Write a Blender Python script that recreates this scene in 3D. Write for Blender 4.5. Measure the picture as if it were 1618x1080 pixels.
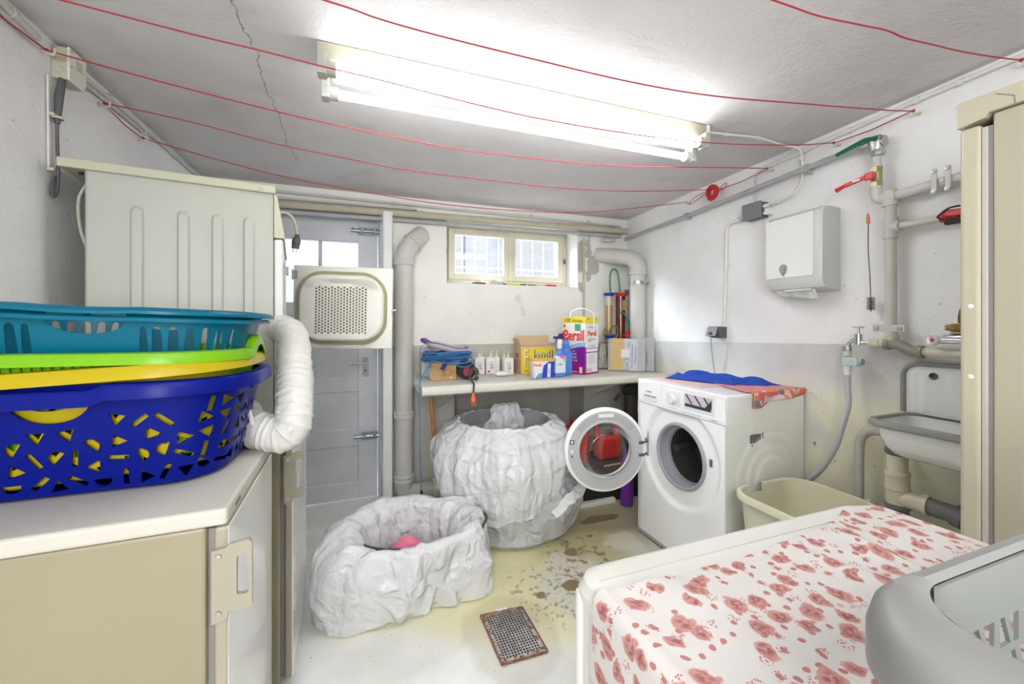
import bpy, bmesh, math, random
from mathutils import Vector, Matrix, Euler, geometry, noise
random.seed(7)
PI = math.pi
SC = bpy.context.scene
C = SC.collection
for o in list(bpy.data.objects): bpy.data.objects.remove(o)

# ---------------------------------------------------------------- camera, world, light, exposure
cd = bpy.data.cameras.new('camera'); cam = bpy.data.objects.new('camera', cd); C.objects.link(cam)
cd.sensor_width = 36; cd.lens = 36*640/1618; cd.shift_y = -32/1618; cd.clip_start = .02
cam.location = (0, 0, 1.2); cam.rotation_euler = (PI/2, 0, -math.radians(20.3))
SC.camera = cam
SC.view_settings.view_transform = 'Standard'; SC.view_settings.look = 'None'
SC.view_settings.gamma = 1; SC.view_settings.use_curve_mapping = False
SC.view_settings.exposure = 2.28
w = bpy.data.worlds.new('world'); SC.world = w; w.use_nodes = True
w.node_tree.nodes['Background'].inputs[0].default_value = (.86, .93, 1, 1)
w.node_tree.nodes['Background'].inputs[1].default_value = .21
def area(name, loc, rot, sx, sy, power, col=(1, 1, 1)):
    l = bpy.data.lights.new(name, 'AREA'); l.shape = 'RECTANGLE'; l.size = sx; l.size_y = sy
    l.energy = power; l.color = col
    o = bpy.data.objects.new(name, l); C.objects.link(o); o.location = loc; o.rotation_euler = rot
    return o
# two fill lights added behind the camera
area('rear_top_fill', (.3, -.75, 1.97), (0, 0, 0), 1.5, .5, 5, (.97, .98, 1))
area('rear_side_fill', (-.45, -1.4, 1.45), (PI/2, 0, math.radians(-34)), 1.2, .9, 11, (.95, .97, 1))
area('light_well_sky', (1.1, 4.1, 3.4), (math.radians(-34), 0, 0), 2.2, 1.0, 70, (.86, .92, 1))
area('door_step_sky', (-.3, 4.2, 2.9), (math.radians(-45), 0, 0), 1.2, 1.0, 130, (.80, .88, 1))
TUBE = 5.2

# ---------------------------------------------------------------- helpers
W = {}
def mat_world(o): return W.get(o.name, Matrix.Identity(4))
def tag(o, label=None, cat=None, group=None, kind=None):
    if label: o['label'] = label
    if cat: o['category'] = cat
    if group: o['group'] = group
    if kind: o['kind'] = kind
    return o
def thing(name, label, cat, loc=(0, 0, 0), rz=0, group=None):
    o = bpy.data.objects.new(name, None); C.objects.link(o)
    o.empty_display_size = .05
    o.location = loc; o.rotation_euler = (0, 0, rz)
    W[o.name] = Matrix.Translation(loc) @ Matrix.Rotation(rz, 4, 'Z')
    return tag(o, label, cat, group)
def obj(name, bm, mat, parent=None, smooth=False, world=False, solid=0, bevel=0, recenter=True, ang=35, bake=False):
    me = bpy.data.meshes.new(name)
    Mw = mat_world(parent) if parent else Matrix.Identity(4)
    if parent and world: bm.transform(Mw.inverted())
    loc = None
    if not parent and recenter and len(bm.verts):
        xs = [v.co.x for v in bm.verts]; ys = [v.co.y for v in bm.verts]; zs = [v.co.z for v in bm.verts]
        loc = Vector(((min(xs)+max(xs))/2, (min(ys)+max(ys))/2, min(zs)))
        bmesh.ops.translate(bm, vec=-loc, verts=bm.verts)
    if solid and bake:
        bmesh.ops.recalc_face_normals(bm, faces=bm.faces)
        bmesh.ops.solidify(bm, geom=list(bm.faces), thickness=solid); solid = 0
    bm.normal_update(); bm.to_mesh(me); bm.free()
    for m in (mat if isinstance(mat, (list, tuple)) else [mat]): me.materials.append(m)
    if smooth:
        for p in me.polygons: p.use_smooth = True
        if ang:
            try: me.set_sharp_from_angle(angle=math.radians(ang))
            except Exception: pass
    o = bpy.data.objects.new(name, me); C.objects.link(o)
    if parent: o.parent = parent; W[o.name] = Mw
    else:
        if loc is not None: o.location = loc
        W[o.name] = Matrix.Translation(loc) if loc is not None else Matrix.Identity(4)
    if solid:
        s = o.modifiers.new('solid', 'SOLIDIFY'); s.thickness = solid; s.offset = 0
    if bevel:
        s = o.modifiers.new('bevel', 'BEVEL'); s.width = bevel; s.segments = 2; s.limit_method = 'ANGLE'
    return o
def struct(name, bm, m, parent=None, **k):
    o = obj(name, bm, m, parent, recenter=False, **k)
    if not parent: o['kind'] = 'structure'
    return o
def NB(): return bmesh.new()
def box(x0, x1, y0, y1, z0, z1, bev=0, seg=2, bm=None, M=None):
    b = bmesh.new()
    r = bmesh.ops.create_cube(b, size=1)
    bmesh.ops.scale(b, vec=(abs(x1-x0), abs(y1-y0), abs(z1-z0)), verts=b.verts)
    bmesh.ops.translate(b, vec=((x0+x1)/2, (y0+y1)/2, (z0+z1)/2), verts=b.verts)
    if bev: bmesh.ops.bevel(b, geom=list(b.edges), offset=bev, segments=seg, affect='EDGES', profile=.5)
    if M is not None: b.transform(M)
    return merge(bm, b)
def merge(bm, b):
    if bm is None: return b
    me = bpy.data.meshes.new('t'); b.to_mesh(me); b.free(); bm.from_mesh(me); bpy.data.meshes.remove(me)
    return bm
def spline(pts, k=6):
    P = [Vector(p) for p in pts]
    if len(P) < 3: return P
    out = []
    for i in range(len(P)-1):
        p0 = P[max(i-1, 0)]; p1 = P[i]; p2 = P[i+1]; p3 = P[min(i+2, len(P)-1)]
        for j in range(k):
            t = j/k
            out.append(.5*((2*p1)+(-p0+p2)*t+(2*p0-5*p1+4*p2-p3)*t*t+(-p0+3*p1-3*p2+p3)*t**3))
    out.append(P[-1]); return out
def tube(pts, r, n=10, bm=None, closed=False, radii=None, cap=True):
    P = [Vector(p) for p in pts]; b = bmesh.new(); rings = []
    N = len(P); up = None
    for i, p in enumerate(P):
        if closed: d = P[(i+1) % N]-P[i-1]
        else: d = P[min(i+1, N-1)]-P[max(i-1, 0)]
        d.normalize()
        if up is None:
            up = d.orthogonal().normalized()
        else:
            up = up-d*up.dot(d)
            up = up.normalized() if up.length > 1e-6 else d.orthogonal().normalized()
        s = d.cross(up); rr = radii[i] if radii else r
        rings.append([b.verts.new(p+(up*math.cos(2*PI*j/n)+s*math.sin(2*PI*j/n))*rr) for j in range(n)])
    for i in range(N if closed else N-1):
        A, B = rings[i], rings[(i+1) % N]
        off = 0
        if closed and i == N-1:
            off = min(range(n), key=lambda q: sum((A[j].co-B[(j+q) % n].co).length for j in range(n)))
        for j in range(n):
            b.faces.new((A[j], A[(j+1) % n], B[(j+1+off) % n], B[(j+off) % n]))
    if cap and not closed:
        b.faces.new(rings[0][::-1]); b.faces.new(rings[-1])
    bmesh.ops.recalc_face_normals(b, faces=b.faces)
    return merge(bm, b)
def axis_mat(p, d):
    d = Vector(d).normalized(); q = Vector((0, 0, 1)).rotation_difference(d)
    return Matrix.Translation(p) @ q.to_matrix().to_4x4()
def lathe(prof, n=32, M=None, bm=None, sx=1, sy=1, cap=False):
    b = bmesh.new(); rings = []
    for r, z in prof:
        if r < 1e-6: rings.append([b.verts.new((0, 0, z))])
        else: rings.append([b.verts.new((r*math.cos(2*PI*j/n)*sx, r*math.sin(2*PI*j/n)*sy, z)) for j in range(n)])
    for A, B in zip(rings, rings[1:]):
        if len(A) == 1 and len(B) == 1: continue
        for j in range(n):
            k = (j+1) % n
            if len(A) == 1: b.faces.new((A[0], B[j], B[k]))
            elif len(B) == 1: b.faces.new((A[j], A[k], B[0]))
            else: b.faces.new((A[j], A[k], B[k], B[j]))
    if cap:
        if len(rings[0]) > 1: b.faces.new(rings[0][::-1])
        if len(rings[-1]) > 1: b.faces.new(rings[-1])
    bmesh.ops.recalc_face_normals(b, faces=b.faces)
    if M is not None: b.transform(M)
    return merge(bm, b)
def cyl(p0, p1, r, n=20, bm=None, r2=None):
    p0 = Vector(p0); p1 = Vector(p1)
    return lathe([(0, 0), (r, 0), (r if r2 is None else r2, (p1-p0).length), (0, (p1-p0).length)], n, axis_mat(p0, p1-p0), bm)
def prism(poly, d, M=None, bm=None):
    b = bmesh.new()
    A = [b.verts.new((x, y, 0)) for x, y in poly]; B = [b.verts.new((x, y, d)) for x, y in poly]
    b.faces.new(A[::-1]); b.faces.new(B)
    for i in range(len(poly)):
        j = (i+1) % len(poly); b.faces.new((A[i], A[j], B[j], B[i]))
    bmesh.ops.recalc_face_normals(b, faces=b.faces)
    if M is not None: b.transform(M)
    return merge(bm, b)
def grid(fn, nu, nv, cu=False, uv=None, bm=None):
    b = bmesh.new(); V = []
    for j in range(nv+1):
        V.append([b.verts.new(fn(i/nu, j/nv)) for i in range(nu if cu else nu+1)])
    L = b.loops.layers.uv.new('UVMap') if uv else None
    for j in range(nv):
        for i in range(nu):
            k = (i+1) % nu if cu else i+1
            f = b.faces.new((V[j][i], V[j][k], V[j+1][k], V[j+1][i]))
            if uv:
                for l, (a, c) in zip(f.loops, ((i, j), (i+1, j), (i+1, j+1), (i, j+1))): l[L].uv = uv(a/nu, c/nv)
    return merge(bm, b) if bm else b
def basis(o, x, y):
    x = Vector(x).normalized(); y = Vector(y); y = (y-x*y.dot(x)).normalized(); z = x.cross(y)
    m = Matrix.Identity(4)
    for i in range(3): m[i][0] = x[i]; m[i][1] = y[i]; m[i][2] = z[i]; m[i][3] = o[i]
    return m
def text(s, size, o, x, y, mat, parent, name='lettering', ext=.0004, sx=1, off=0, shear=0, world=True, align='CENTER'):
    cu = bpy.data.curves.new('t', 'FONT'); cu.body = s; cu.size = size; cu.extrude = ext; cu.offset = off; cu.shear = shear
    cu.align_x = align; cu.align_y = 'CENTER'; cu.resolution_u = 2
    t = bpy.data.objects.new('t', cu); C.objects.link(t)
    me = bpy.data.meshes.new_from_object(t); bpy.data.objects.remove(t)
    b = bmesh.new(); b.from_mesh(me); bpy.data.meshes.remove(me)
    b.transform(Matrix.Diagonal((sx, 1, 1, 1))); b.transform(basis(o, x, y))
    return obj(name, b, mat, parent, world=world)
def pip(x, y, P):
    c = False; j = len(P)-1
    for i in range(len(P)):
        xi, yi = P[i]; xj, yj = P[j]
        if (yi > y) != (yj > y) and x < (xj-xi)*(y-yi)/(yj-yi)+xi: c = not c
        j = i
    return c
def sheet(outline, holes, extra=()):
    vs = []; es = []
    for P in [outline]+list(holes):
        n0 = len(vs); vs += [Vector(p) for p in P]; es += [(n0+i, n0+(i+1) % len(P)) for i in range(len(P))]
    vs += [Vector(p) for p in extra]
    ov, oe, of, *_ = geometry.delaunay_2d_cdt(vs, es, [], 0, 1e-6)
    BB = [(min(p[0] for p in P), max(p[0] for p in P), min(p[1] for p in P), max(p[1] for p in P), P) for P in holes]
    keep = []
    for f in of:
        x = sum(ov[i].x for i in f)/3; y = sum(ov[i].y for i in f)/3
        if not pip(x, y, outline): continue
        if any(a <= x <= b and c <= y <= d and pip(x, y, P) for a, b, c, d, P in BB): continue
        keep.append(f)
    return ov, keep
def sheet_bm(ov, tris, fn):
    b = bmesh.new(); V = [b.verts.new(fn(p.x, p.y)) for p in ov]
    for f in tris:
        try: b.faces.new([V[i] for i in f])
        except ValueError: pass
    bmesh.ops.remove_doubles(b, verts=b.verts, dist=1e-5)
    loose = [v for v in b.verts if not v.link_faces]
    bmesh.ops.delete(b, geom=loose, context='VERTS')
    return b
def rrpoly(cx, cy, a, b, r, n=6):
    P = []
    for (sx, sy, a0) in ((1, 1, 0), (-1, 1, PI/2), (-1, -1, PI), (1, -1, 3*PI/2)):
        for i in range(n+1):
            t = a0+PI/2*i/n
            P.append((cx+sx*(a-r)+r*math.cos(t), cy+sy*(b-r)+r*math.sin(t)))
    return P
def circ(cx, cy, r, n=24, ry=None): return [(cx+r*math.cos(2*PI*i/n), cy+(ry or r)*math.sin(2*PI*i/n)) for i in range(n)]

# ---------------------------------------------------------------- materials
def mk(name):
    m = bpy.data.materials.new(name); m.use_nodes = True; nt = m.node_tree
    return m, nt, nt.nodes['Principled BSDF']
def nn(nt, t, **k):
    n = nt.nodes.new(t)
    for a, b in k.items():
        if a in n.inputs.keys() if hasattr(n.inputs, 'keys') else False: n.inputs[a].default_value = b
        else: setattr(n, a, b)
    return n
MC = {}
def M(name, col=(.8, .8, .8), rough=.5, metal=0, bump=0, bs=60, var=0, vs=6, trans=0, alpha=1, coat=0, emit=0, ior=1.45, dist=.002, spec=.5):
    if name in MC: return MC[name]
    m, nt, p = mk(name); MC[name] = m
    p.inputs['Base Color'].default_value = (*col, 1); p.inputs['Roughness'].default_value = rough
    p.inputs['Metallic'].default_value = metal; p.inputs['IOR'].default_value = ior
    p.inputs['Specular IOR Level'].default_value = spec
    if trans: p.inputs['Transmission Weight'].default_value = trans
    if alpha < 1: p.inputs['Alpha'].default_value = alpha
    if coat: p.inputs['Coat Weight'].default_value = coat
    if emit: p.inputs['Emission Color'].default_value = (*col, 1); p.inputs['Emission Strength'].default_value = emit
    tc = nn(nt, 'ShaderNodeTexCoord') if (bump or var) else None
    if bump:
        n = nn(nt, 'ShaderNodeTexNoise'); n.inputs['Scale'].default_value = bs; n.inputs['Detail'].default_value = 5
        nt.links.new(tc.outputs['Object'], n.inputs['Vector'])
        b = nn(nt, 'ShaderNodeBump'); b.inputs['Strength'].default_value = bump; b.inputs['Distance'].default_value = dist
        nt.links.new(n.outputs['Fac'], b.inputs['Height']); nt.links.new(b.outputs['Normal'], p.inputs['Normal'])
    if var:
        n = nn(nt, 'ShaderNodeTexNoise'); n.inputs['Scale'].default_value = vs; n.inputs['Detail'].default_value = 6
        nt.links.new(tc.outputs['Object'], n.inputs['Vector'])
        r = nn(nt, 'ShaderNodeMapRange'); r.inputs['From Min'].default_value = .3; r.inputs['From Max'].default_value = .7
        r.inputs['To Min'].default_value = 1-var; r.inputs['To Max'].default_value = 1+var*.5
        nt.links.new(n.outputs['Fac'], r.inputs['Value'])
        mx = nn(nt, 'ShaderNodeMix', data_type='RGBA', blend_type='MULTIPLY'); mx.inputs[0].default_value = 1
        mx.inputs[6].default_value = (*col, 1); nt.links.new(r.outputs[0], mx.inputs[7])
        nt.links.new(mx.outputs[2], p.inputs['Base Color'])
    return m
def mathn(nt, op, a, b=None, clamp=False):
    n = nt.nodes.new('ShaderNodeMath'); n.operation = op; n.use_clamp = clamp
    for i, v in enumerate((a, b)):
        if v is None: continue
        if isinstance(v, (int, float)): n.inputs[i].default_value = v
        else: nt.links.new(v, n.inputs[i])
    return n.outputs[0]
def mixc(nt, f, a, b):
    n = nt.nodes.new('ShaderNodeMix'); n.data_type = 'RGBA'
    if isinstance(f, (int, float)): n.inputs[0].default_value = f
    else: nt.links.new(f, n.inputs[0])
    for i, v in ((6, a), (7, b)):
        if isinstance(v, tuple): n.inputs[i].default_value = (*v, 1)
        else: nt.links.new(v, n.inputs[i])
    return n.outputs[2]
def noisef(nt, vec, scale, detail=5, lo=None, hi=None, rough=.5):
    n = nt.nodes.new('ShaderNodeTexNoise'); n.inputs['Scale'].default_value = scale; n.inputs['Detail'].default_value = detail
    n.inputs['Roughness'].default_value = rough
    nt.links.new(vec, n.inputs['Vector'])
    if lo is None: return n.outputs['Fac']
    return ramp(nt, n.outputs['Fac'], lo, hi)
def ramp(nt, v, lo, hi, a=0, b=1):
    r = nt.nodes.new('ShaderNodeMapRange'); r.inputs[1].default_value = lo; r.inputs[2].default_value = hi
    r.inputs[3].default_value = a; r.inputs[4].default_value = b; r.interpolation_type = 'SMOOTHSTEP'
    nt.links.new(v, r.inputs[0]); return r.outputs[0]
def near(nt, vec, p, r, soft=.03, nz=None, amp=.05, sc=(1, 1, 1)):
    "1 inside radius r of p, ragged by noise"
    s = nt.nodes.new('ShaderNodeVectorMath'); s.operation = 'SUBTRACT'; nt.links.new(vec, s.inputs[0]); s.inputs[1].default_value = p
    k = nt.nodes.new('ShaderNodeVectorMath'); k.operation = 'MULTIPLY'; nt.links.new(s.outputs[0], k.inputs[0]); k.inputs[1].default_value = sc
    l = nt.nodes.new('ShaderNodeVectorMath'); l.operation = 'LENGTH'; nt.links.new(k.outputs[0], l.inputs[0])
    d = l.outputs['Value']
    if nz is not None: d = mathn(nt, 'ADD', d, mathn(nt, 'MULTIPLY', mathn(nt, 'SUBTRACT', nz, .5), amp))
    return ramp(nt, d, r-soft, r+soft, 1, 0)
def setup_pos(nt):
    g = nt.nodes.new('ShaderNodeNewGeometry'); s = nt.nodes.new('ShaderNodeSeparateXYZ'); nt.links.new(g.outputs['Position'], s.inputs[0])
    return g.outputs['Position'], s.outputs
def bumpn(nt, p, h, st, dist):
    b = nt.nodes.new('ShaderNodeBump'); b.inputs['Strength'].default_value = st; b.inputs['Distance'].default_value = dist
    nt.links.new(h, b.inputs['Height']); nt.links.new(b.outputs['Normal'], p.inputs['Normal'])

WHITE = (.80, .79, .775)
def plaster(name, band=None, lower=(.50, .49, .455), tint=WHITE, blots=(), stain=None):
    m, nt, p = mk(name); P, xyz = setup_pos(nt)
    n1 = noisef(nt, P, 3.2, 6, .35, .7); n2 = noisef(nt, P, 22, 5)
    c = mixc(nt, n1, tint, tuple(v*.93 for v in tint))
    if band:
        z0, slope, y0 = band      # z of the paint line = z0 + slope*(y0-y)
        zl = mathn(nt, 'ADD', z0, mathn(nt, 'MULTIPLY', mathn(nt, 'SUBTRACT', y0, xyz[1]), slope))
        d = mathn(nt, 'SUBTRACT', zl, xyz[2]); d = mathn(nt, 'ADD', d, mathn(nt, 'MULTIPLY', mathn(nt, 'SUBTRACT', n2, .5), .006))
        f = ramp(nt, d, -.002, .002)
        lo = mixc(nt, noisef(nt, P, 4, 6, .4, .65), lower, tuple(v*.88 for v in lower))
        if stain:
            st = noisef(nt, P, 2.6, 7, .28, .5)
            st = mathn(nt, 'MULTIPLY', st, ramp(nt, xyz[2], .98, .78, 0, 1))
            lo = mixc(nt, mathn(nt, 'MULTIPLY', st, .95), lo, stain)
            sp = noisef(nt, P, 34, 3, .70, .73); sp = mathn(nt, 'MULTIPLY', sp, ramp(nt, xyz[2], .8, .6, 0, .8))
            lo = mixc(nt, sp, lo, (.10, .09, .07))
        c = mixc(nt, f, c, lo)
    for q, r, col, sc in blots:
        c = mixc(nt, near(nt, P, q, r, .006, noisef(nt, P, 16, 4), .09, sc), c, col)
    sp = noisef(nt, P, 55, 2, .735, .75)
    c = mixc(nt, mathn(nt, 'MULTIPLY', sp, .45), c, (.25, .22, .19))
    nt.links.new(c, p.inputs['Base Color']); p.inputs['Roughness'].default_value = .75
    h = mathn(nt, 'ADD', noisef(nt, P, 9, 4), mathn(nt, 'MULTIPLY', noisef(nt, P, 70, 4), .35))
    bumpn(nt, p, h, .35, .012)
    return m
pk = (.47, .45, .40)
m_back = plaster('painted plaster back', (1.037, 0, 0), (.55, .53, .46), (.87, .855, .80),
    [((1.715, 2.85, 1.79), .028, pk, (1, 1, .35)), ((1.748, 2.85, 1.655), .055, pk, (1, 1, .8)), ((1.71, 2.85, 1.57), .03, pk, (1.2, 1, .7)),
     ((1.64, 2.85, 1.75), .022, pk, (1, 1, .25)), ((1.64, 2.85, 1.62), .02, pk, (1, 1, .3)), ((1.635, 2.85, 1.47), .02, pk, (1, 1, .6)),
     ((1.10, 2.85, 1.36), .006, (.74, .72, .66), (.6, 1, .25)), ((1.14, 2.85, 1.30), .01, (.74, .72, .66), (1, 1, .5))])
m_right = plaster('painted plaster right', (1.05, .036, 2.6), (.66, .655, .63), (.88, .875, .865), [((1.95, 1.1, 1.30), .012, (.8, .5, .38), (1, .7, 1)), ], (.76, .73, .55))
m_left = plaster('painted plaster left', None, tint=(.87, .86, .855))
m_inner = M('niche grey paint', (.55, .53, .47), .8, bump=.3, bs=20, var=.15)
m_reveal = M('reveal white paint', (.85, .85, .84), .6, bump=.3, bs=25, dist=.006)
def ceiling_mat():
    m, nt, p = mk('stucco ceiling'); P, xyz = setup_pos(nt)
    c = mixc(nt, noisef(nt, P, 1.6, 6, .35, .7), (.70, .672, .67), (.63, .602, .595))
    st = mathn(nt, 'MULTIPLY', noisef(nt, P, 5, 6, .55, .75), .35); c = mixc(nt, st, c, (.50, .46, .42))
    # hairline crack running away from the camera
    wob = mathn(nt, 'MULTIPLY', mathn(nt, 'SUBTRACT', noisef(nt, P, 7, 6, rough=.7), .5), .085)
    d = mathn(nt, 'ABSOLUTE', mathn(nt, 'ADD', mathn(nt, 'ADD', xyz[0], .325), wob))
    cr = mathn(nt, 'MULTIPLY', ramp(nt, d, .0008, .0028, 1, 0), ramp(nt, xyz[1], 2.2, 2.6, 1, 0))
    c = mixc(nt, mathn(nt, 'MULTIPLY', cr, .75), c, (.20, .18, .16))
    nt.links.new(c, p.inputs['Base Color']); p.inputs['Roughness'].default_value = .9
    fine = noisef(nt, P, 85, 5, rough=.6); mid = noisef(nt, P, 16, 5)
    nearm = ramp(nt, xyz[1], .9, 1.7, 1, .35)
    h = mathn(nt, 'MULTIPLY', mathn(nt, 'ADD', mathn(nt, 'MULTIPLY', fine, .6), mid), nearm)
    h = mathn(nt, 'SUBTRACT', h, mathn(nt, 'MULTIPLY', cr, .6))
    bumpn(nt, p, h, .55, .011)
    return m
def floor_mat():
    m, nt, p = mk('painted concrete floor'); P, xyz = setup_pos(nt)
    n = noisef(nt, P, 3, 6); nf = noisef(nt, P, 9, 5)
    c = mixc(nt, noisef(nt, P, 5, 6, .35, .7), (.78, .775, .74), (.70, .695, .65))
    ye = near(nt, P, (.78, 1.98, 0), .62, .16, n, .5, (1, 1, 1))
    ye2 = near(nt, P, (.14, 1.80, 0), .22, .09, n, .4, (.8, 1.3, 1))
    c = mixc(nt, mathn(nt, 'MULTIPLY', ye, .9), c, mixc(nt, nf, (.76, .72, .40), (.66, .62, .32)))
    c = mixc(nt, mathn(nt, 'MULTIPLY', ye2, .75), c, (.74, .70, .42))
    ol = near(nt, P, (1.3, 2.2, 0), .5, .2, n, .5); c = mixc(nt, mathn(nt, 'MULTIPLY', ol, .75), c, (.36, .32, .17))
    wh = near(nt, P, (.95, 1.63, 0), .20, .06, nf, .3, (1, .9, 1)); c = mixc(nt, mathn(nt, 'MULTIPLY', wh, .85), c, (.66, .64, .56))
    wh2 = near(nt, P, (1.33, 1.86, 0), .10, .03, nf, .2, (1, 1, 1)); c = mixc(nt, mathn(nt, 'MULTIPLY', wh2, .7), c, (.68, .66, .56))
    brn = (.25, .185, .10)
    sp = mathn(nt, 'MULTIPLY', noisef(nt, P, 17, 5, .545, .57, .65), near(nt, P, (1.04, 1.80, 0), .19, .06, nf, .2, (1, .8, 1)))
    c = mixc(nt, mathn(nt, 'MULTIPLY', sp, .9), c, brn)
    sg = mathn(nt, 'MULTIPLY', noisef(nt, P, 30, 5, .56, .58, .6), near(nt, P, (.80, 1.62, 0), .20, .05, nf, .2, (1, .9, 1)))
    c = mixc(nt, mathn(nt, 'MULTIPLY', sg, .8), c, (.30, .27, .22))
    for q, r, sc in (((.90, 1.63, 0), .03, (.5, 1, 1)), ((.735, 1.63, 0), .018, (1, 1, 1)), ((1.36, 2.13, 0), .06, (.45, 1.6, 1)), ((1.02, 1.87, 0), .035, (1, 1, 1)), ((1.2, 1.98, 0), .012, (1, 1, 1))):
        c = mixc(nt, near(nt, P, q, r, .004, noisef(nt, P, 14, 4), .06, sc), c, brn)
    dr = near(nt, P, (.54, 1.46, 0), .185, .02, nf, .08, (1, .85, 1)); c = mixc(nt, mathn(nt, 'MULTIPLY', dr, .35), c, (.42, .36, .25))
    deb = mathn(nt, 'MULTIPLY', noisef(nt, P, 62, 2, .70, .715), ramp(nt, noisef(nt, P, 3, 3), .45, .6)); c = mixc(nt, mathn(nt, 'MULTIPLY', deb, .8), c, (.12, .09, .06))
    nt.links.new(c, p.inputs['Base Color']); p.inputs['Roughness'].default_value = .42
    h = mathn(nt, 'SUBTRACT', mathn(nt, 'ADD', noisef(nt, P, 6, 4), mathn(nt, 'MULTIPLY', noisef(nt, P, 60, 3), .25)), mathn(nt, 'MULTIPLY', mathn(nt, 'ADD', sp, sg), .25))
    bumpn(nt, p, h, .3, .008)
    return m

m_cream = M('cream pipe paint', (.60, .57, .46), .45, bump=.15, bs=80, var=.08)
m_white = M('white enamel', (.82, .82, .81), .22, coat=.3)
m_whitep = M('white plastic', (.80, .80, .79), .35)
m_offw = M('off-white plastic', (.76, .75, .68), .38)
m_grey = M('grey plastic', (.42, .42, .42), .4)
m_dgrey = M('dark grey plastic', (.10, .10, .105), .45)
m_black = M('black rubber', (.02, .02, .02), .6)
m_chrome = M('chrome', (.75, .75, .76), .12, 1)
m_steel = M('dull steel', (.45, .45, .45), .4, .9)
m_gpipe = M('grey conduit', (.45, .45, .46), .45, var=.1, vs=20)
m_wpipe = M('white painted pipe', (.60, .59, .545), .45, bump=.2, bs=60, var=.06)
m_red = M('red plastic', (.62, .03, .03), .35)
m_cord = M('red cord', (.42, .025, .04), .6)
m_ltred = M('print red', (.80, .05, .04), .5)
m_blue = M('blue plastic', (.02, .07, .45), .35)
m_ink = M('dark ink', (.04, .04, .06), .6)
m_paper = M('paper white', (.80, .79, .76), .7)
m_rust = M('rusty brown metal', (.20, .10, .06), .6, .3, bump=.3, bs=90, var=.3, vs=30)
m_glass, _nt, _p = mk('window glass')
_t = _nt.nodes.new('ShaderNodeBsdfTransparent'); _g = _nt.nodes.new('ShaderNodeBsdfGlossy'); _g.inputs['Roughness'].default_value = .03
_x = _nt.nodes.new('ShaderNodeMixShader'); _x.inputs[0].default_value = .08
_nt.links.new(_t.outputs[0], _x.inputs[1]); _nt.links.new(_g.outputs[0], _x.inputs[2]); _nt.links.new(_x.outputs[0], _nt.nodes['Material Output'].inputs[0])
# ---------------------------------------------------------------- the room
def wx(y): return 2.08-(2.85-y)*.0653          # the right wall is not quite square to the back wall
def RWp(y, off=0): return Vector((wx(y)-off, y, 0))
b = NB()
for a in ((-1.05, -.68, 0, 2.05), (-.68, .12, 1.93, 2.05), (.12, .56, 0, 2.05), (.56, .617, 0, 1.475), (.56, .617, 1.95, 2.05),
          (.617, 1.613, .775, 1.475), (.617, 1.613, 1.95, 2.05), (1.613, 1.67, .775, 2.05), (1.67, 2.4, 0, 2.05)):
    b = box(a[0], a[1], 2.85, 3.15, a[2], a[3], bm=b)
struct('wall_back', b, m_back)
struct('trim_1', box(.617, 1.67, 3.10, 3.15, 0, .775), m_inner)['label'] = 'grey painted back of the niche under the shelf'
b = prism([(wx(-1.6), -1.6), (wx(2.85), 2.85), (2.5, 2.85), (2.5, -1.6)], 2.05); struct('wall_right', b, m_right)
struct('wall_left', box(-1.05, -.88, -1.6, 2.85, 0, 2.05), m_left)
struct('wall_front', box(-1.05, 2.5, -1.75, -1.6, 0, 2.05), m_left)
struct('ceiling', box(-1.05, 2.5, -1.75, 3.15, 2.05, 2.2), ceiling_mat())
struct('floor', box(-1.05, 2.5, -1.75, 3.4, -.15, 0), floor_mat())

# window: frame, two sashes, glass, bars and light well outside
wf = bpy.data.objects.new('window_1', None); C.objects.link(wf); wf.location = (1.09, 3.04, 1.475); wf['kind'] = 'structure'
W[wf.name] = Matrix.Translation((1.09, 3.04, 1.475))
m_wf = M('cream window paint', (.63, .59, .47), .5, bump=.2, bs=50, var=.1)
def frame(x0, x1, z0, z1, y0, y1, t, bm=None, tb=None):
    tb = tb or t
    bm = box(x0, x0+t, y0, y1, z0, z1, .003, 1, bm); bm = box(x1-t, x1, y0, y1, z0, z1, .003, 1, bm)
    bm = box(x0+t, x1-t, y0, y1, z0, z0+tb, .003, 1, bm); return box(x0+t, x1-t, y0, y1, z1-t, z1, .003, 1, bm)
obj('window_frame', frame(.565, 1.608, 1.478, 1.945, 3.03, 3.10, .04), m_wf, wf, world=True)
for x0, x1 in ((.607, 1.094), (1.098, 1.566)):
    s = obj('sash', frame(x0, x1, 1.52, 1.905, 3.01, 3.05, .046), m_wf, wf, world=True)
    obj('pane', box(x0+.046, x1-.046, 3.028, 3.032, 1.566, 1.86), m_glass, s, world=True)
    obj('bead', frame(x0+.044, x1-.044, 1.564, 1.861, 3.008, 3.022, .008), m_reveal, s, world=True)
obj('mullion_strip', box(1.083, 1.109, 2.998, 3.012, 1.52, 1.905, .003), m_wf, wf, world=True)
b = box(1.06, 1.13, 2.988, 2.998, 1.72, 1.728, bm=NB()); b = box(1.108, 1.124, 2.985, 2.995, 1.695, 1.728, bm=b)
obj('latch', b, m_wf, wf, world=True)
for x, z in ((.59, 1.73), (1.585, 1.70)):
    b = cyl((x, 3.02, z-.02), (x, 3.02, z+.02), .006, 10); b = cyl((x, 3.015, z+.006), (x-.02, 2.985, z+.006), .004, 8, bm=b)
    obj('hinge', b, m_rust, wf, world=True)
b = box(.86, .94, 2.99, 3.0, 1.915, 1.925, .002); b = cyl((.905, 3.0, 1.915), (.905, 2.985, 1.90), .004, 8, bm=b); obj('stay_hook', b, m_wf, wf, world=True)
b = NB()
for x in (.62, 1.60): pass
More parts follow.
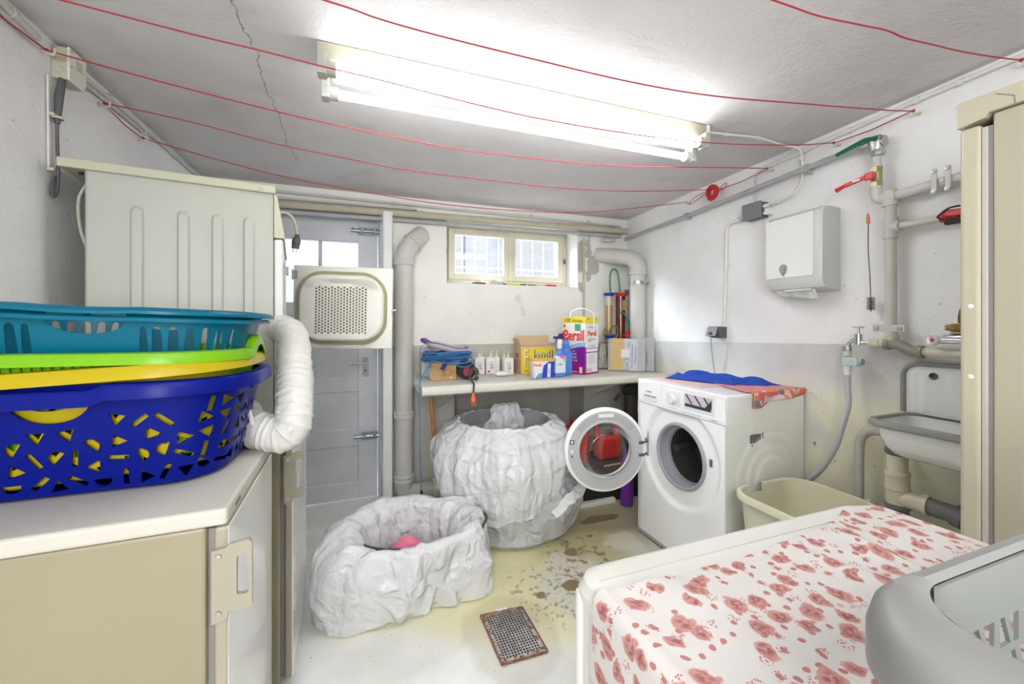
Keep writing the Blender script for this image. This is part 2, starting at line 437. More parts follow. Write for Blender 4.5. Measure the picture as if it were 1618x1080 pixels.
struct('trim_2', box(1.6085, 1.613, 2.8495, 3.03, 1.476, 1.949), m_reveal)['label'] = 'bright white right reveal of the window recess'
m_bar = M('white bars', (.82, .82, .84), .5)
gr = thing('window_grille', 'white vertical bars outside the small basement window', 'window grille', (1.09, 3.125, 1.476))
for x in (.64, .74, .84, .94, 1.04, 1.14, 1.24, 1.34, 1.44, 1.54): obj('bar', cyl((x, 3.125, 1.476), (x, 3.125, 1.949), .0055, 8), m_bar, gr, world=True)
for z in (1.4825, 1.63, 1.94): obj('rail', box(.561, 1.612, 3.118, 3.132, z-.006, z+.006), m_bar, gr, world=True)
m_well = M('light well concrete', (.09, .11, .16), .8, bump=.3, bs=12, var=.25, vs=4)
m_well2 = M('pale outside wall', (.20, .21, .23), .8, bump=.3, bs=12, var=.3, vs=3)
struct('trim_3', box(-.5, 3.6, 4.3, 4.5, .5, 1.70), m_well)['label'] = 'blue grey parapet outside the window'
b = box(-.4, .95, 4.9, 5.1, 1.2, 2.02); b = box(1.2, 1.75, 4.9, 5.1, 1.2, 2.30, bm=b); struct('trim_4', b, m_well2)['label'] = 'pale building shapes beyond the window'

# door
m_door = M('grey door paint', (.66, .67, .70), .5, bump=.2, bs=30, var=.1, vs=5, dist=.004)
dr = bpy.data.objects.new('door_1', None); C.objects.link(dr); dr.location = (-.25, 2.93, 0); dr['kind'] = 'structure'; W[dr.name] = Matrix.Translation((-.25, 2.93, 0))
y0, y1 = 2.93, 2.965
def dbx(n, *a, y=(y0, y1), m=m_door, p=dr, bev=.003): return obj(n, box(a[0], a[1], y[0], y[1], a[2], a[3], bev, 1), m, p, world=True)
dbx('stile', -.62, -.49, .008, 1.915); dbx('stile', -.025, .10, .008, 1.915)
for z0, z1 in ((1.735, 1.915), (1.24, 1.33), (.728, .825), (.363, .479), (.008, .12)): dbx('door_rail', -.49, -.025, z0, z1)
dbx('glazing_bar', -.269, -.247, 1.33, 1.735)
for z0, z1 in ((.825, 1.24), (.479, .728), (.12, .363)): dbx('door_panel', -.49, -.025, z0, z1, y=(y0+.012, y1-.01), bev=0)
m_frost = M('frosted white pane', (.90, .93, .97), .35, trans=.75)
for x0, x1 in ((-.49, -.269), (-.247, -.025)): dbx('pane', x0, x1, 1.33, 1.735, y=(y0+.014, y0+.018), m=m_frost, bev=0)
b = box(-.03+.035, .04, 2.921, 2.93, .83, .96, .002); obj('lock_plate', b, M('lock plate paint', (.42, .42, .43), .4), dr, world=True)
b = cyl((.022, 2.922, .925), (.022, 2.88, .925), .009, 14); b = tube([(.03, 2.882, .925), (0, 2.88, .926), (-.05, 2.88, .922), (-.075, 2.882, .92)], .008, 10, b)
obj('handle', b, m_steel, dr, world=True)
obj('keyhole', box(.018, .026, 2.9195, 2.9215, .862, .878), m_black, dr, world=True)
m_bolt = M('worn blue grey bolt', (.27, .32, .37), .45, .5, bump=.3, bs=60, var=.2)
for z, x0, x1 in ((.428, -.005, .10), (1.812, -.02, .10)):
    q = obj('bolt', box(x0, x1, 2.916, 2.930, z-.026, z+.026, .002), m_bolt, dr, world=True)
    b = cyl((x0-.05, 2.908, z), (x1+.025, 2.908, z), .012, 12); b = cyl((x0-.035, 2.912, z), (x0-.035, 2.895, z+.012), .005, 8, bm=b); obj('slide', b, m_steel, q, world=True)
    b = NB()
    for x in (x0+.02, x1-.02): b = box(x-.010, x+.010, 2.894, 2.920, z-.019, z+.019, .003, bm=b)
    obj('keeper', b, m_bolt, q, world=True)
b = box(-.67, -.622, 2.92, 3.0, 0, 1.925); b = box(.102, .118, 2.94, 3.0, 0, 1.925, bm=b); b = box(-.622, .102, 2.94, 3.0, 1.917, 1.929, bm=b)
obj('door_frame', b, m_door, dr, world=True)
# ragged white reveal at the right of the doorway
b = grid(lambda u, v: Vector((.117-.006*noise.noise((u*3, v*30, 1)), 2.845+u*.095, v*1.93)), 6, 90)
b2 = NB()
for v in b.verts: pass
struct('trim_5', b, m_reveal, solid=.004)['label'] = 'chipped white edge of the doorway'
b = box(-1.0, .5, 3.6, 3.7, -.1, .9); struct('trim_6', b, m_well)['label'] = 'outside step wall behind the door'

# ---------------------------------------------------------------- ceiling lamp
lp = thing('fluorescent_ceiling_lamp', 'long twin tube fluorescent batten lamp lit on the ceiling', 'lamp', (.64, 1.40, 2.05))
m_lamp = M('aged lamp housing', (.42, .40, .31), .45, var=.05)
obj('housing', box(-.13, 1.405, 1.345, 1.475, 1.992, 2.0495, .006), m_lamp, lp, world=True)
obj('end_cap', box(1.392, 1.41, 1.342, 1.473, 1.982, 2.049, .004), m_offw, lp, world=True)
m_tube = M('lit tube', (.95, .975, 1), .3, emit=TUBE)
m_sock = M('clear grey socket', (.42, .43, .38), .2, coat=.5)
for y, z, x0, x1 in ((1.333, 1.958, -.085, 1.34), (1.455, 1.950, -.085, 1.385)):
    t = obj('light_tube', cyl((x0, y, z), (x1, y, z), .0145, 20), m_tube, lp, world=True, smooth=True)
    for x, s in ((x0, -1), (x1, 1)):
        b = cyl((x-.012*s, y, z), (x+.012*s, y, z), .0215, 20)
        b = cyl((x+.012*s, y, z), (x+.026*s, y, z), .0245, 20, bm=b)
        b = box(x+.014*s, x+.04*s, y-.022, y+.022, z-.024, z+.04, .004, bm=b)
        obj('socket', b, m_sock, lp, world=True)

# ---------------------------------------------------------------- pipes and conduits
def clampring(p, d, r, mat, parent, n='clamp'):
    p = Vector(p); d = Vector(d).normalized()
    return obj(n, lathe([(r+.0005, -.007), (r+.004, -.007), (r+.004, .007), (r+.0005, .007)], 20, axis_mat(p, d)), mat, parent, world=True)
# big white drain pipe left
pl = thing('drain_pipe', 'thick white drainpipe with elbow between door and shelf', 'pipe', (.262, 2.775, 0))
px, py = .262, 2.775
el = spline([(px, py, 1.60), (px+.006, py, 1.655), (px+.038, py+.006, 1.71), (px+.085, py+.03, 1.765), (px+.12, py+.07, 1.80)], 6)
obj('pipe_run', tube([(px, py, .10), (px, py, 1.60)], .058, 28), m_wpipe, pl, world=True, smooth=True)
obj('elbow', tube(el, .062, 28), m_wpipe, pl, world=True, smooth=True)
for z in (1.60, .585, .165):
    obj('pipe_collar', lathe([(.058, -.028), (.066, -.026), (.069, -.012), (.0655, -.006), (.0655, .006), (.069, .012), (.066, .026), (.058, .028)], 28, Matrix.Translation((px, py, z))), m_wpipe, pl, world=True, smooth=True)
obj('collar', lathe([(.062, -.01), (.067, -.008), (.067, .008), (.062, .01)], 28, axis_mat(el[14], el[15]-el[13])), m_wpipe, pl, world=True, smooth=True)
obj('floor_elbow', tube(spline([(px, py, .17), (px+.002, py, .10), (px+.03, py, .066), (px+.09, py, .062), (px+.2, py, .062)], 6), .06, 24), m_wpipe, pl, world=True, smooth=True)
obj('pipe_collar', lathe([(.06, -.02), (.066, -.018), (.066, .018), (.06, .02)], 28, axis_mat((px+.205, py, .066), (1, 0, 0))), m_offw, pl, world=True, smooth=True)
# boxed riser in the corner of the doorway
b = box(.125, .19, 2.775, 2.85, 0, .0+1.93, .015, 3); struct('trim_7', b, m_reveal)['label'] = 'rounded white plaster corner beside the door'
# right corner drain pipe
pr = thing('drain_pipe', 'thick white vent pipe with strap clamp in the right corner', 'pipe', (1.998, 2.6, 0))
px, py = 1.998, 2.6
obj('pipe_run', tube([(px, py, .35), (px, py, 1.60)], .058, 28), m_wpipe, pr, world=True, smooth=True)
obj('elbow', tube(spline([(px, py, 1.58), (px, py, 1.63), (px-.028, py+.04, 1.69), (px-.075, py+.11, 1.715), (px-.19, py+.27, 1.745)], 7), .061, 28), m_wpipe, pr, world=True, smooth=True)
for z in (1.585, ): obj('pipe_collar', lathe([(.058, -.025), (.067, -.022), (.067, .0), (.063, .004), (.063, .025), (.058, .028)], 28, Matrix.Translation((px, py, z))), m_wpipe, pr, world=True, smooth=True)
b = lathe([(.06, -.014), (.064, -.014), (.064, .014), (.06, .014)], 28, Matrix.Translation((px, py, 1.50)))
b = box(px-.01, px+.02, py-.085, py-.055, 1.485, 1.515, .003, bm=b); b = cyl((px-.03, py-.072, 1.5), (px+.045, py-.072, 1.5), .005, 8, bm=b)
obj('strap_clamp', b, m_steel, pr, world=True)
m_dk = M('dark drain plastic', (.05, .045, .04), .5)
b = tube(spline([(px, py, .40), (px-.01, py, .33), (px-.05, py-.02, .27), (px-.07, py-.03, .16), (px-.07, py-.03, .0)], 5), .05, 20)
obj('lower_bend', b, m_dk, pr, world=True, smooth=True)
b = tube([(px-.02, py-.02, .70), (px-.11, py-.06, .66)], .065, 24); b = tube([(px-.09, py-.05, .668), (px-.10, py-.055, .664)], .075, 24, b)
b = tube([(px-.11, py-.06, .66), (px-.11, py-.06, .52), (px-.02, py-.01, .42)], .05, 20, b); b = cyl((px-.2, py-.05, .66), (px-.24, py-.05, .62), .012, 10, bm=b)
obj('branch_fitting', b, m_dk, pr, world=True, smooth=True)
# pipes along the top of the back wall
def run(name, label, pts, r, mat, clamps=(), sm=False, n=14, cat='pipe', group=None, ring=None):
    t = thing(name, label, cat, (pts[0][0], pts[0][1], pts[0][2]), group=group)
    P = spline(pts, 6) if sm else [Vector(p) for p in pts]
    obj('pipe_run', tube(P, r, n), mat, t, world=True, smooth=True)
    for p, d in clamps: clampring(p, d, r, ring or mat, t)
    return t
m_beige = M('beige pipe paint', (.52, .48, .36), .5, bump=.2, bs=50, var=.12, vs=12)
run('heating_pipe', 'thick beige pipe high along the back wall', [(-.86, 2.81, 1.915), (2.05, 2.81, 1.945)], .024, m_beige, [((.38, 2.81, 1.928), (1, 0, 0)), ((1.9, 2.81, 1.943), (1, 0, 0))])
run('gas_pipe', 'thin grey pipe directly under the beige pipe on the back wall', [(-.86, 2.822, 1.872), (2.0, 2.822, 1.903)], .014, m_gpipe)
run('cable_conduit', 'thin white conduit tight under the ceiling at the back wall', [(-.86, 2.825, 2.000), (.3, 2.825, 1.995), (1.2, 2.825, 1.990), (2.0, 2.825, 1.985)], .008, m_wpipe,
    [((x, 2.825, 1.995), (1, 0, 0)) for x in (.2, .7, 1.2, 1.7)])
run('cable_conduit', 'second white conduit above the door, just below the beige pipe', [(-.86, 2.828, 1.958), (.35, 2.828, 1.968)], .008, m_wpipe)
run('cable_conduit', 'vertical beige conduit right of the window down to the shelf', [(1.662, 2.84, 1.87), (1.664, 2.84, .83)], .0085, m_beige, [((1.663, 2.84, z), (0, 0, 1)) for z in (1.78, 1.61, 1.32)])
run('pipe_stub', 'short off-white pipe stub under the beige pipe in the corner', [(1.80, 2.80, 1.855), (1.93, 2.80, 1.862)], .013, m_wpipe, [((1.84, 2.80, 1.857), (1, 0, 0)), ((1.90, 2.80, 1.861), (1, 0, 0))])
# grey water pipe along the right wall + valves
t = thing('water_pipe', 'grey pipe with green lever valve rising along the right wall', 'pipe', (wx(1)-.05, 1.003, 1.9))
gp = [(wx(2.82)-.035, 2.82, 1.885), (wx(2.08)-.035, 2.08, 1.893), (wx(1.268)-.045, 1.268, 1.912), (wx(1.02)-.05, 1.02, 1.915)]
obj('pipe_run', tube(gp, .0125, 14), m_gpipe, t, world=True, smooth=True)
for y, z in ((2.09, 1.893), (1.29, 1.911)):
    b = lathe([(.0125, -.012), (.018, -.012), (.018, .012), (.0125, .012)], 18, axis_mat((wx(y)-.042, y, z), (0, 1, 0))); b = box(wx(y)-.034, wx(y), y-.004, y+.004, z-.022, z+.022, .002, bm=b); obj('pipe_clamp', b, m_gpipe, t, world=True)
vx = 1.909
b = lathe([(0, .03), (.018, .028), (.027, .018), (.029, 0), (.022, -.03), (.017, -.05), (0, -.05)], 22, Matrix.Translation((vx, 1.003, 1.905)))
b = tube([(vx, 1.05, 1.912), (vx, .975, 1.905)], .021, 16, b); b = lathe([(.0, -.01), (.021, -.01), (.023, 0), (.021, .01), (0, .01)], 8, Matrix.Translation((vx-.012, .99, 1.862)), b)
obj('valve_body', b, m_steel, t, world=True, smooth=True)
m_green = M('green lever', (.0, .14, .08), .35)
b = tube(spline([(vx-.03, .985, 1.912), (vx-.035, 1.02, 1.921), (vx-.036, 1.06, 1.914), (vx-.036, 1.10, 1.905), (vx-.036, 1.125, 1.90)], 4), .008, 10); b.transform(Matrix.Translation((0, 0, 0)))
obj('lever', b, m_green, t, world=True, smooth=True)
t2 = thing('water_pipe', 'off-white riser with red lever valve, tees and clamps on right wall', 'pipe', (1.907, .957, 1.12))
b = tube([(vx, 1.003, 1.86), (vx, 1.003, 1.80)], .016, 14)
obj('upper_stub', b, m_wpipe, t2, world=True, smooth=True)
m_brass = M('tarnished brass', (.38, .33, .18), .4, .7, bump=.2, bs=60)
b = cyl((vx, 1.003, 1.81), (vx, 1.003, 1.79), .021, 6); b = cyl((vx, 1.003, 1.79), (vx, 1.003, 1.755), .018, 18, bm=b); b = cyl((vx, 1.003, 1.755), (vx, 1.003, 1.735), .021, 6, bm=b); b = cyl((vx, 1.003, 1.773), (vx-.035, 1.003, 1.773), .009, 12, bm=b)
obj('valve_body', b, m_brass, t2, world=True)
b = box(vx-.044, vx-.034, .99, 1.022, 1.757, 1.787, .004); b = box(-.005, .005, 0, .075, -.0085, .0085, .003, bm=b, M=Matrix.Translation((vx-.039, 1.02, 1.772)) @ Matrix.Rotation(-.16, 4, 'X'))
b = tube([(vx-.039, 1.09, 1.761), (vx-.039, 1.125, 1.75)], .0095, 10, b, radii=[.007, .0095])
obj('lever', b, m_red, t2, world=True)
obj('lever_label', box(vx-.046, vx-.0442, 1.035, 1.062, 1.764, 1.772), m_paper, t2, world=True)
b = tube(spline([(vx, 1.003, 1.735), (vx, 1.003, 1.70), (vx-.002, .990, 1.682), (vx-.002, .955, 1.678)], 5), .019, 16)
obj('elbow', b, m_wpipe, t2, world=True, smooth=True)
b = tube([(vx-.002, .985, 1.678), (vx-.014, .50, 1.70), (vx-.028, .3, 1.71)], .019, 16); obj('upper_branch', b, m_wpipe, t2, world=True, smooth=True)
b = tube([(vx-.002, .978, 1.679), (vx-.003, .935, 1.681)], .024, 18); b = tube([(vx-.003, .957, 1.70), (vx-.003, .957, 1.645)], .023, 18, b); obj('tee', b, m_wpipe, t2, world=True, smooth=True)
b = tube([(vx-.003, .957, 1.68), (vx-.003, .954, 1.11)], .0185, 18); obj('riser', b, m_wpipe, t2, world=True, smooth=True)
b = tube([(vx-.003, .956, 1.60), (vx-.003, .956, 1.52)], .0225, 18); b = tube([(vx-.003, .956, 1.562), (vx-.004, .925, 1.562)], .021, 18, b); obj('tee', b, m_wpipe, t2, world=True, smooth=True)
obj('side_branch', tube([(vx-.004, .94, 1.562), (vx-.012, .79, 1.561)], .0135, 14), m_wpipe, t2, world=True, smooth=True)
def saddle(y, z, par, vert):
    x = wx(y)-.055
    if vert: b = box(x-.012, x-.008, y-.05, y+.05, z-.014, z+.014, .003); cs = [(y-.036, z), (y+.036, z)]
    else: b = box(x-.014, x-.010, y-.026, y-.010, z-.045, z+.045, .003); b = box(x-.014, x-.010, y+.010, y+.026, z-.045, z+.045, .003, bm=b); cs = [(y-.018, z-.035), (y+.018, z-.035), (y-.018, z+.035), (y+.018, z+.035)]
    b = box(x-.01, wx(y), y-.006, y+.006, z-.006, z+.006, bm=b)
    q = obj('pipe_clamp', b, m_wpipe, par, world=True)
    for cy, cz in cs: obj('screw', lathe([(0, -.004), (.007, -.004), (.007, .002), (0, .003)], 10, axis_mat((x-.016, cy, cz), (-1, 0, 0))), m_steel, q, world=True)
saddle(.955, 1.175, t2, True); saddle(.80, 1.69, t2, False)
b = tube([(vx-.003, .954, 1.15), (vx-.003, .954, 1.125)], .023, 18); b = tube([(vx-.003, .995, 1.115), (vx-.003, .94, 1.115)], .019, 18, b); obj('bottom_tee', b, m_cream, t2, world=True, smooth=True)
# red stop valve at the side branch
t = thing('stop_valve', 'red handled stop valve with black grip beside the tall fridge', 'valve', (1.885, .775, 1.56))
obj('valve_body', tube([(1.893, .805, 1.561), (1.893, .75, 1.562)], .017, 14), m_red, t, world=True, smooth=True)
b = box(-.006, .006, -.06, 0, -.012, .012, .004, M=Matrix.Translation((1.865, .79, 1.57)) @ Matrix.Rotation(.12, 4, 'X')); obj('lever', b, m_red, t, world=True)
b = tube(spline([(1.856, .80, 1.56), (1.856, .77, 1.583), (1.856, .73, 1.58), (1.856, .74, 1.553), (1.856, .78, 1.545), (1.856, .80, 1.56)], 4), .003, 8); obj('wire_loop', b, m_black, t, world=True)
b = box(1.855, 1.875, .725, .785, 1.528, 1.542, .006); obj('grip', b, m_black, t, world=True)
# tap and the pipe to the sink
t = thing('garden_tap', 'chrome wall tap with crossbar handle feeding the washing machine hose', 'tap', (1.89, 1.055, 1.09))
obj('supply_stub', tube([(1.906, .99, 1.115), (1.892, 1.0, 1.114)], .015, 14), m_cream, t, world=True, smooth=True)
obj('supply_pipe', tube([(1.9, .992, 1.115), (1.893, 1.018, 1.114)], .0165, 14), m_cream, t, world=True, smooth=True)
b = tube(spline([(1.893, 1.018, 1.114), (1.892, 1.045, 1.114), (1.891, 1.055, 1.118)], 3), .009, 14); b = cyl((1.891, 1.055, 1.108), (1.891, 1.055, 1.15), .0135, 16, bm=b)
b = tube(spline([(1.889, 1.06, 1.13), (1.886, 1.073, 1.122), (1.884, 1.086, 1.108), (1.884, 1.092, 1.10)], 4), .008, 14, b); obj('spout', b, m_chrome, t, world=True, smooth=True)
b = cyl((1.891, 1.055, 1.15), (1.891, 1.055, 1.178), .005, 10, bm=NB()); b = cyl((1.891, 1.035, 1.178), (1.891, 1.075, 1.178), .0035, 10, bm=b); obj('handle', b, m_chrome, t, world=True, smooth=True)
b = lathe([(.009, .0), (.0155, -.003), (.016, -.02), (.010, -.022)], 14, Matrix.Translation((1.884, 1.092, 1.102))); obj('hose_nut', b, m_steel, t, world=True)
b = lathe([(.0, .0), (.016, 0), (.016, -.02), (.013, -.022), (0, -.022)], 18, Matrix.Translation((1.884, 1.092, 1.080))); obj('adapter', b, m_cream, t, world=True, smooth=True)
t = thing('inlet_hose', 'grey water inlet hose with pale blue stop block under the tap', 'hose', (1.87, 1.085, .85))
m_aqua = M('milky blue plastic', (.50, .60, .62), .25, coat=.4)
obj('safety_block', box(1.862, 1.905, 1.045, 1.105, 1.018, 1.054, .008), m_aqua, t, world=True)
obj('block_tail', tube([(1.883, 1.062, 1.037), (1.883, 1.035, 1.04)], .016, 14, radii=[.017, .013]), M('olive clear cap', (.40, .42, .36), .3), t, world=True, smooth=True)
obj('strain_relief', tube([(1.883, 1.09, 1.02), (1.881, 1.09, .975)], .011, 14, radii=[.014, .010]), m_whitep, t, world=True, smooth=True)
hp = spline([(1.881, 1.09, .98), (1.875, 1.085, .92), (1.87, 1.08, .86), (1.868, 1.10, .77), (1.873, 1.13, .67), (1.885, 1.19, .56), (1.905, 1.265, .46), (1.92, 1.295, .30), (1.92, 1.295, .02)], 6)
obj('hose', tube(hp, .0115, 12), M('light grey hose', (.48, .48, .50), .45), t, world=True, smooth=True)
t = run('supply_pipe', 'pale yellow water pipe with grey bends above the sink', [(1.89, .86, 1.092), (1.872, .70, 1.092), (1.86, .45, 1.092)], .0165, m_cream)
m_dkf = M('aged grey fitting', (.27, .27, .23), .4, bump=.3, bs=60, var=.2)
obj('double_bend', tube(spline([(1.9, .965, 1.115), (1.897, .94, 1.115), (1.895, .92, 1.112), (1.893, .90, 1.10), (1.89, .885, 1.092), (1.888, .86, 1.090)], 5), .0195, 16), m_dkf, t, world=True, smooth=True)
clampring((1.888, .857, 1.091), (0, 1, 0), .019, m_dkf, t, 'collar'); clampring((1.9, .962, 1.115), (0, 1, 0), .0195, m_dkf, t, 'collar')
# mixer tap right of it, shelf board, rope sponge, copper elbow
t = thing('mixer_tap', 'chrome mixer tap with red dot on clear knob above sink', 'tap', (1.85, .79, 1.12))
kb = lathe([(0, -.012), (.012, -.012), (.018, -.006), (.020, .0), (.017, .008), (0, .009)], 8, axis_mat((1.835, .80, 1.136), (-1, .12, .1)))
m_clear = M('clear faceted acrylic', (.78, .78, .80), .05, coat=1, metal=.4)
obj('knob', kb, m_clear, t, world=True); obj('red_dot', lathe([(0, 0), (.0065, 0), (.005, .002), (0, .002)], 12, axis_mat((1.8262, .801, 1.137), (-1, .12, .1))), m_red, t, world=True)
b = tube([(1.845, .80, 1.137), (1.858, .70, 1.137), (1.855, .5, 1.137)], .0125, 14, radii=[.012, .0135, .0135]); b = tube([(1.872, .785, 1.14), (1.87, .74, 1.145)], .017, 12, b); obj('body', b, m_chrome, t, world=True, smooth=True)
tag(obj('small_board', box(1.852, wx(.6), .45, .765, 1.160, 1.166), M('stained wood board', (.42, .30, .17), .6, var=.2, vs=20)), 'narrow stained board above the mixer tap', 'board')
b = NB()
for k in range(5):
    P = [(1.875+.012*math.cos(a*2.2+k*1.26), .785-.30*a/12, 1.180+.010*math.sin(a*2.2+k*1.26)) for a in range(0, 13)]
    b = tube(spline(P, 3), .0065, 8, b, radii=[min(.0065, .0015+.004*i) for i in range(37)])
tag(obj('rope', b, M('yellow brown fibre', (.36, .24, .06), .8, bump=.8, bs=200, var=.4, vs=60), smooth=True), 'twisted yellow brown rope lying on board beside the fridge', 'rope')
tag(obj('copper_elbow', tube(spline([(1.875, .745, 1.195), (1.875, .744, 1.225), (1.874, .735, 1.243), (1.872, .70, 1.247), (1.865, .5, 1.25)], 5), .0105, 12), m_rust, smooth=True), 'rusty brown pipe elbow above the rope beside fridge', 'pipe')
# chimney brush hanging from the red valve
t = thing('bottle_brush', 'long thin wire brush with orange handle hanging from red lever valve', 'brush', (1.921, 1.033, 1.25))
obj('loop_thread', tube([(vx-.03, 1.02, 1.757), (1.905, 1.033, 1.69), (1.915, 1.035, 1.635)], .0012, 6), m_paper, t, world=True)
obj('grip', tube([(1.915, 1.035, 1.637), (1.916, 1.035, 1.62), (1.918, 1.035, 1.596)], .005, 10, radii=[.0028, .006, .0065]), M('orange plastic', (.65, .24, .10), .4), t, world=True, smooth=True)
obj('wire', tube(spline([(1.918, 1.035, 1.597), (1.92, 1.037, 1.5), (1.92, 1.031, 1.38), (1.921, 1.028, 1.24)], 4), .0018, 8), m_dgrey, t, world=True)
b = NB(); random.seed(3)
for i in range(190):
    z = 1.248+.05*i/190; a = i*2.4; r = .0125+.002*random.random()
    b = tube([(1.921, 1.028, z), (1.921+r*math.cos(a), 1.028+r*math.sin(a), z+.003*math.sin(i))], .0007, 3, b, cap=False)
tag(obj('bristles', b, M('brown bristle', (.26, .21, .12), .8), t, world=True), kind='stuff')
# electrics on the right wall
run('cable_conduit', 'off-white conduit under the ceiling along the right wall', [(wx(1.55)-.015, 1.55, 2.003), (wx(1.2)-.015, 1.2, 2.015), (wx(.9)-.015, .9, 2.024), (wx(.3)-.015, .3, 2.026)], .008, m_offw,
    [((wx(y)-.015, y, z), (0, 1, 0)) for y, z in ((1.53, 2.004), (1.31, 2.011), (1.12, 2.017), (.89, 2.024), (.77, 2.0245))])
run('lamp_cable', 'grey cable from the ceiling lamp down to the grey junction box', [(1.41, 1.38, 2.036), (1.53, 1.37, 2.040), (1.7, 1.348, 2.041), (1.88, 1.36, 2.04), (1.945, 1.33, 2.02), (1.955, 1.323, 1.96), (1.955, 1.325, 1.87), (1.955, 1.36, 1.82), (1.962, 1.44, 1.805), (1.97, 1.53, 1.808)], .0055, m_offw,
    [((1.53, 1.37, 2.040), (1, 0, 0)), ((1.7, 1.348, 2.041), (1, 0, 0)), ((1.953, 1.323, 1.97), (0, 0, 1)), ((1.963, 1.44, 1.805), (0, 1, 0))], sm=True, cat='cable')
t = thing('junction_box', 'square grey junction box on the right wall left of towel dispenser', 'junction box', (1.96, 1.575, 1.745))
obj('box_body', box(1.945, wx(1.58), 1.522, 1.625, 1.745, 1.826, .004), m_dgrey, t, world=True); m_mg = M('mid grey plastic', (.20, .205, .21), .4)
obj('box_cover', box(1.93, 1.945, 1.519, 1.628, 1.742, 1.829, .004), m_mg, t, world=True)
for y, z in ((1.508, 1.80), (1.505, 1.765)): obj('gland', cyl((1.962, y+.02, z), (1.962, y-.008, z), .010, 12), m_paper, t, world=True)
b = box(1.95, wx(1.49), 1.492, 1.514, 1.752, 1.786, .003); obj('bell_plate', b, m_paper, t, world=True)
run('cable_conduit', 'black and white cable from the ceiling conduit down behind pipe to junction box', [(wx(1.52)-.01, 1.52, 2.0), (wx(1.58)-.01, 1.585, 1.985), (wx(1.59)-.01, 1.59, 1.91), (wx(1.6)-.01, 1.60, 1.83)], .0045, m_wpipe, sm=True, cat='cable')
run('socket_conduit', 'off-white bent conduit from junction box down to the grey socket', [(1.985, 1.628, 1.777), (1.99, 1.70, 1.772), (1.993, 1.755, 1.766), (1.995, 1.778, 1.745), (1.995, 1.782, 1.70), (1.996, 1.79, 1.45), (1.996, 1.80, 1.17)], .0075, m_offw,
    [((1.988, 1.69, 1.773), (0, 1, 0)), ((1.995, 1.783, 1.665), (0, 0, 1)), ((1.996, 1.787, 1.52), (0, 0, 1)), ((1.996, 1.793, 1.34), (0, 0, 1))], sm=True)
t = thing('wall_socket', 'dark grey wall socket with flap lid above the washing machine', 'socket', (1.99, 1.83, 1.11))
obj('socket_body', box(1.965, wx(1.84), 1.795, 1.875, 1.105, 1.172, .005), m_dgrey, t, world=True)
obj('flap_lid', box(-.004, .004, -.036, .036, -.03, .03, .003, M=Matrix.Translation((1.955, 1.852, 1.142)) @ Matrix.Rotation(.35, 4, 'Y')), m_mg, t, world=True)
obj('plug', cyl((1.965, 1.852, 1.13), (1.945, 1.852, 1.12), .016, 16), m_dgrey, t, world=True)
obj('cord', tube(spline([(1.95, 1.852, 1.12), (1.95, 1.853, 1.08), (1.965, 1.855, .98), (1.985, 1.855, .86), (1.99, 1.855, .70)], 4), .004, 8), m_grey, t, world=True, smooth=True)
# electrics on the left wall
t = thing('fuse_box', 'beige junction box high on the left wall with black cable below', 'junction box', (-.84, 1.59, 1.9))
m_fb = M('beige bakelite', (.55, .52, .40), .45, var=.1)
obj('box_body', box(-.88, -.842, 1.626, 1.704, 1.938, 2.035, .004), m_fb, t, world=True); obj('box_cover', box(-.842, -.836, 1.624, 1.706, 1.936, 2.037, .002), m_offw, t, world=True)
for y, z in ((1.632, 1.98), (1.698, 1.944), (1.632, 2.028)): obj('screw', lathe([(0, 0), (.004, 0), (.003, .003), (0, .003)], 10, axis_mat((-.836, y, z), (1, 0, 0))), m_steel, t, world=True)
obj('rating_plate', box(-.8365, -.8345, 1.655, 1.685, 1.985, 2.015), m_cream, t, world=True)
obj('cap', lathe([(0, 0), (.012, 0), (.010, .004), (0, .004)], 14, axis_mat((-.862, 1.626, 1.965), (0, -1, 0)), None), m_fb, t, world=True)
t = thing('black_cable', 'short black cable hanging below the beige junction box', 'cable', (-.865, 1.6, 1.6))
obj('thick_cable', tube([(-.858, 1.635, 1.94), (-.862, 1.628, 1.88), (-.866, 1.628, 1.80)], .010, 12, radii=[.009, .011, .007]), m_dgrey, t, world=True, smooth=True)
obj('cable_tail', tube(spline([(-.866, 1.628, 1.81), (-.868, 1.632, 1.74), (-.866, 1.632, 1.65), (-.866, 1.628, 1.60), (-.868, 1.616, 1.575), (-.87, 1.612, 1.60), (-.871, 1.628, 1.64)], 4), .0045, 8), m_dgrey, t, world=True, smooth=True)
obj('tie', lathe([(.0115, -.003), (.0145, -.003), (.0145, .003), (.0115, .003)], 14, Matrix.Translation((-.864, 1.626, 1.815))), m_cream, t, world=True)
for z in (1.82, 1.655): obj('wall_clip', box(-.879, -.862, 1.606, 1.642, z-.005, z+.005, .002), m_cream, t, world=True)
obj('white_wire', tube([(-.874, 1.603, 1.93), (-.874, 1.606, 1.66)], .0025, 6), m_offw, t, world=True)
run('cable_conduit', 'pair of white conduits on the left wall in front of the beige box', [(-.868, .6, 2.022), (-.868, 1.30, 2.022), (-.866, 1.545, 2.005)], .011, m_wpipe, [((-.868, 1.3, 2.022), (0, 1, 0)), ((-.868, 1.46, 2.012), (0, 1, 0))])
run('cable_conduit', 'lower white conduit on left wall just below the ceiling pair', [(-.87, .6, 1.994), (-.87, 1.44, 1.994), (-.87, 1.55, 1.99)], .007, m_wpipe)
run('cable_conduit', 'upper white conduit between beige box and the ceiling corner at back', [(-.868, 1.66, 2.005), (-.868, 1.9, 2.018), (-.868, 2.2, 2.022), (-.868, 2.8, 2.02)], .009, m_wpipe, [((-.868, y, 2.02), (0, 1, 0)) for y in (1.9, 2.2, 2.45)])
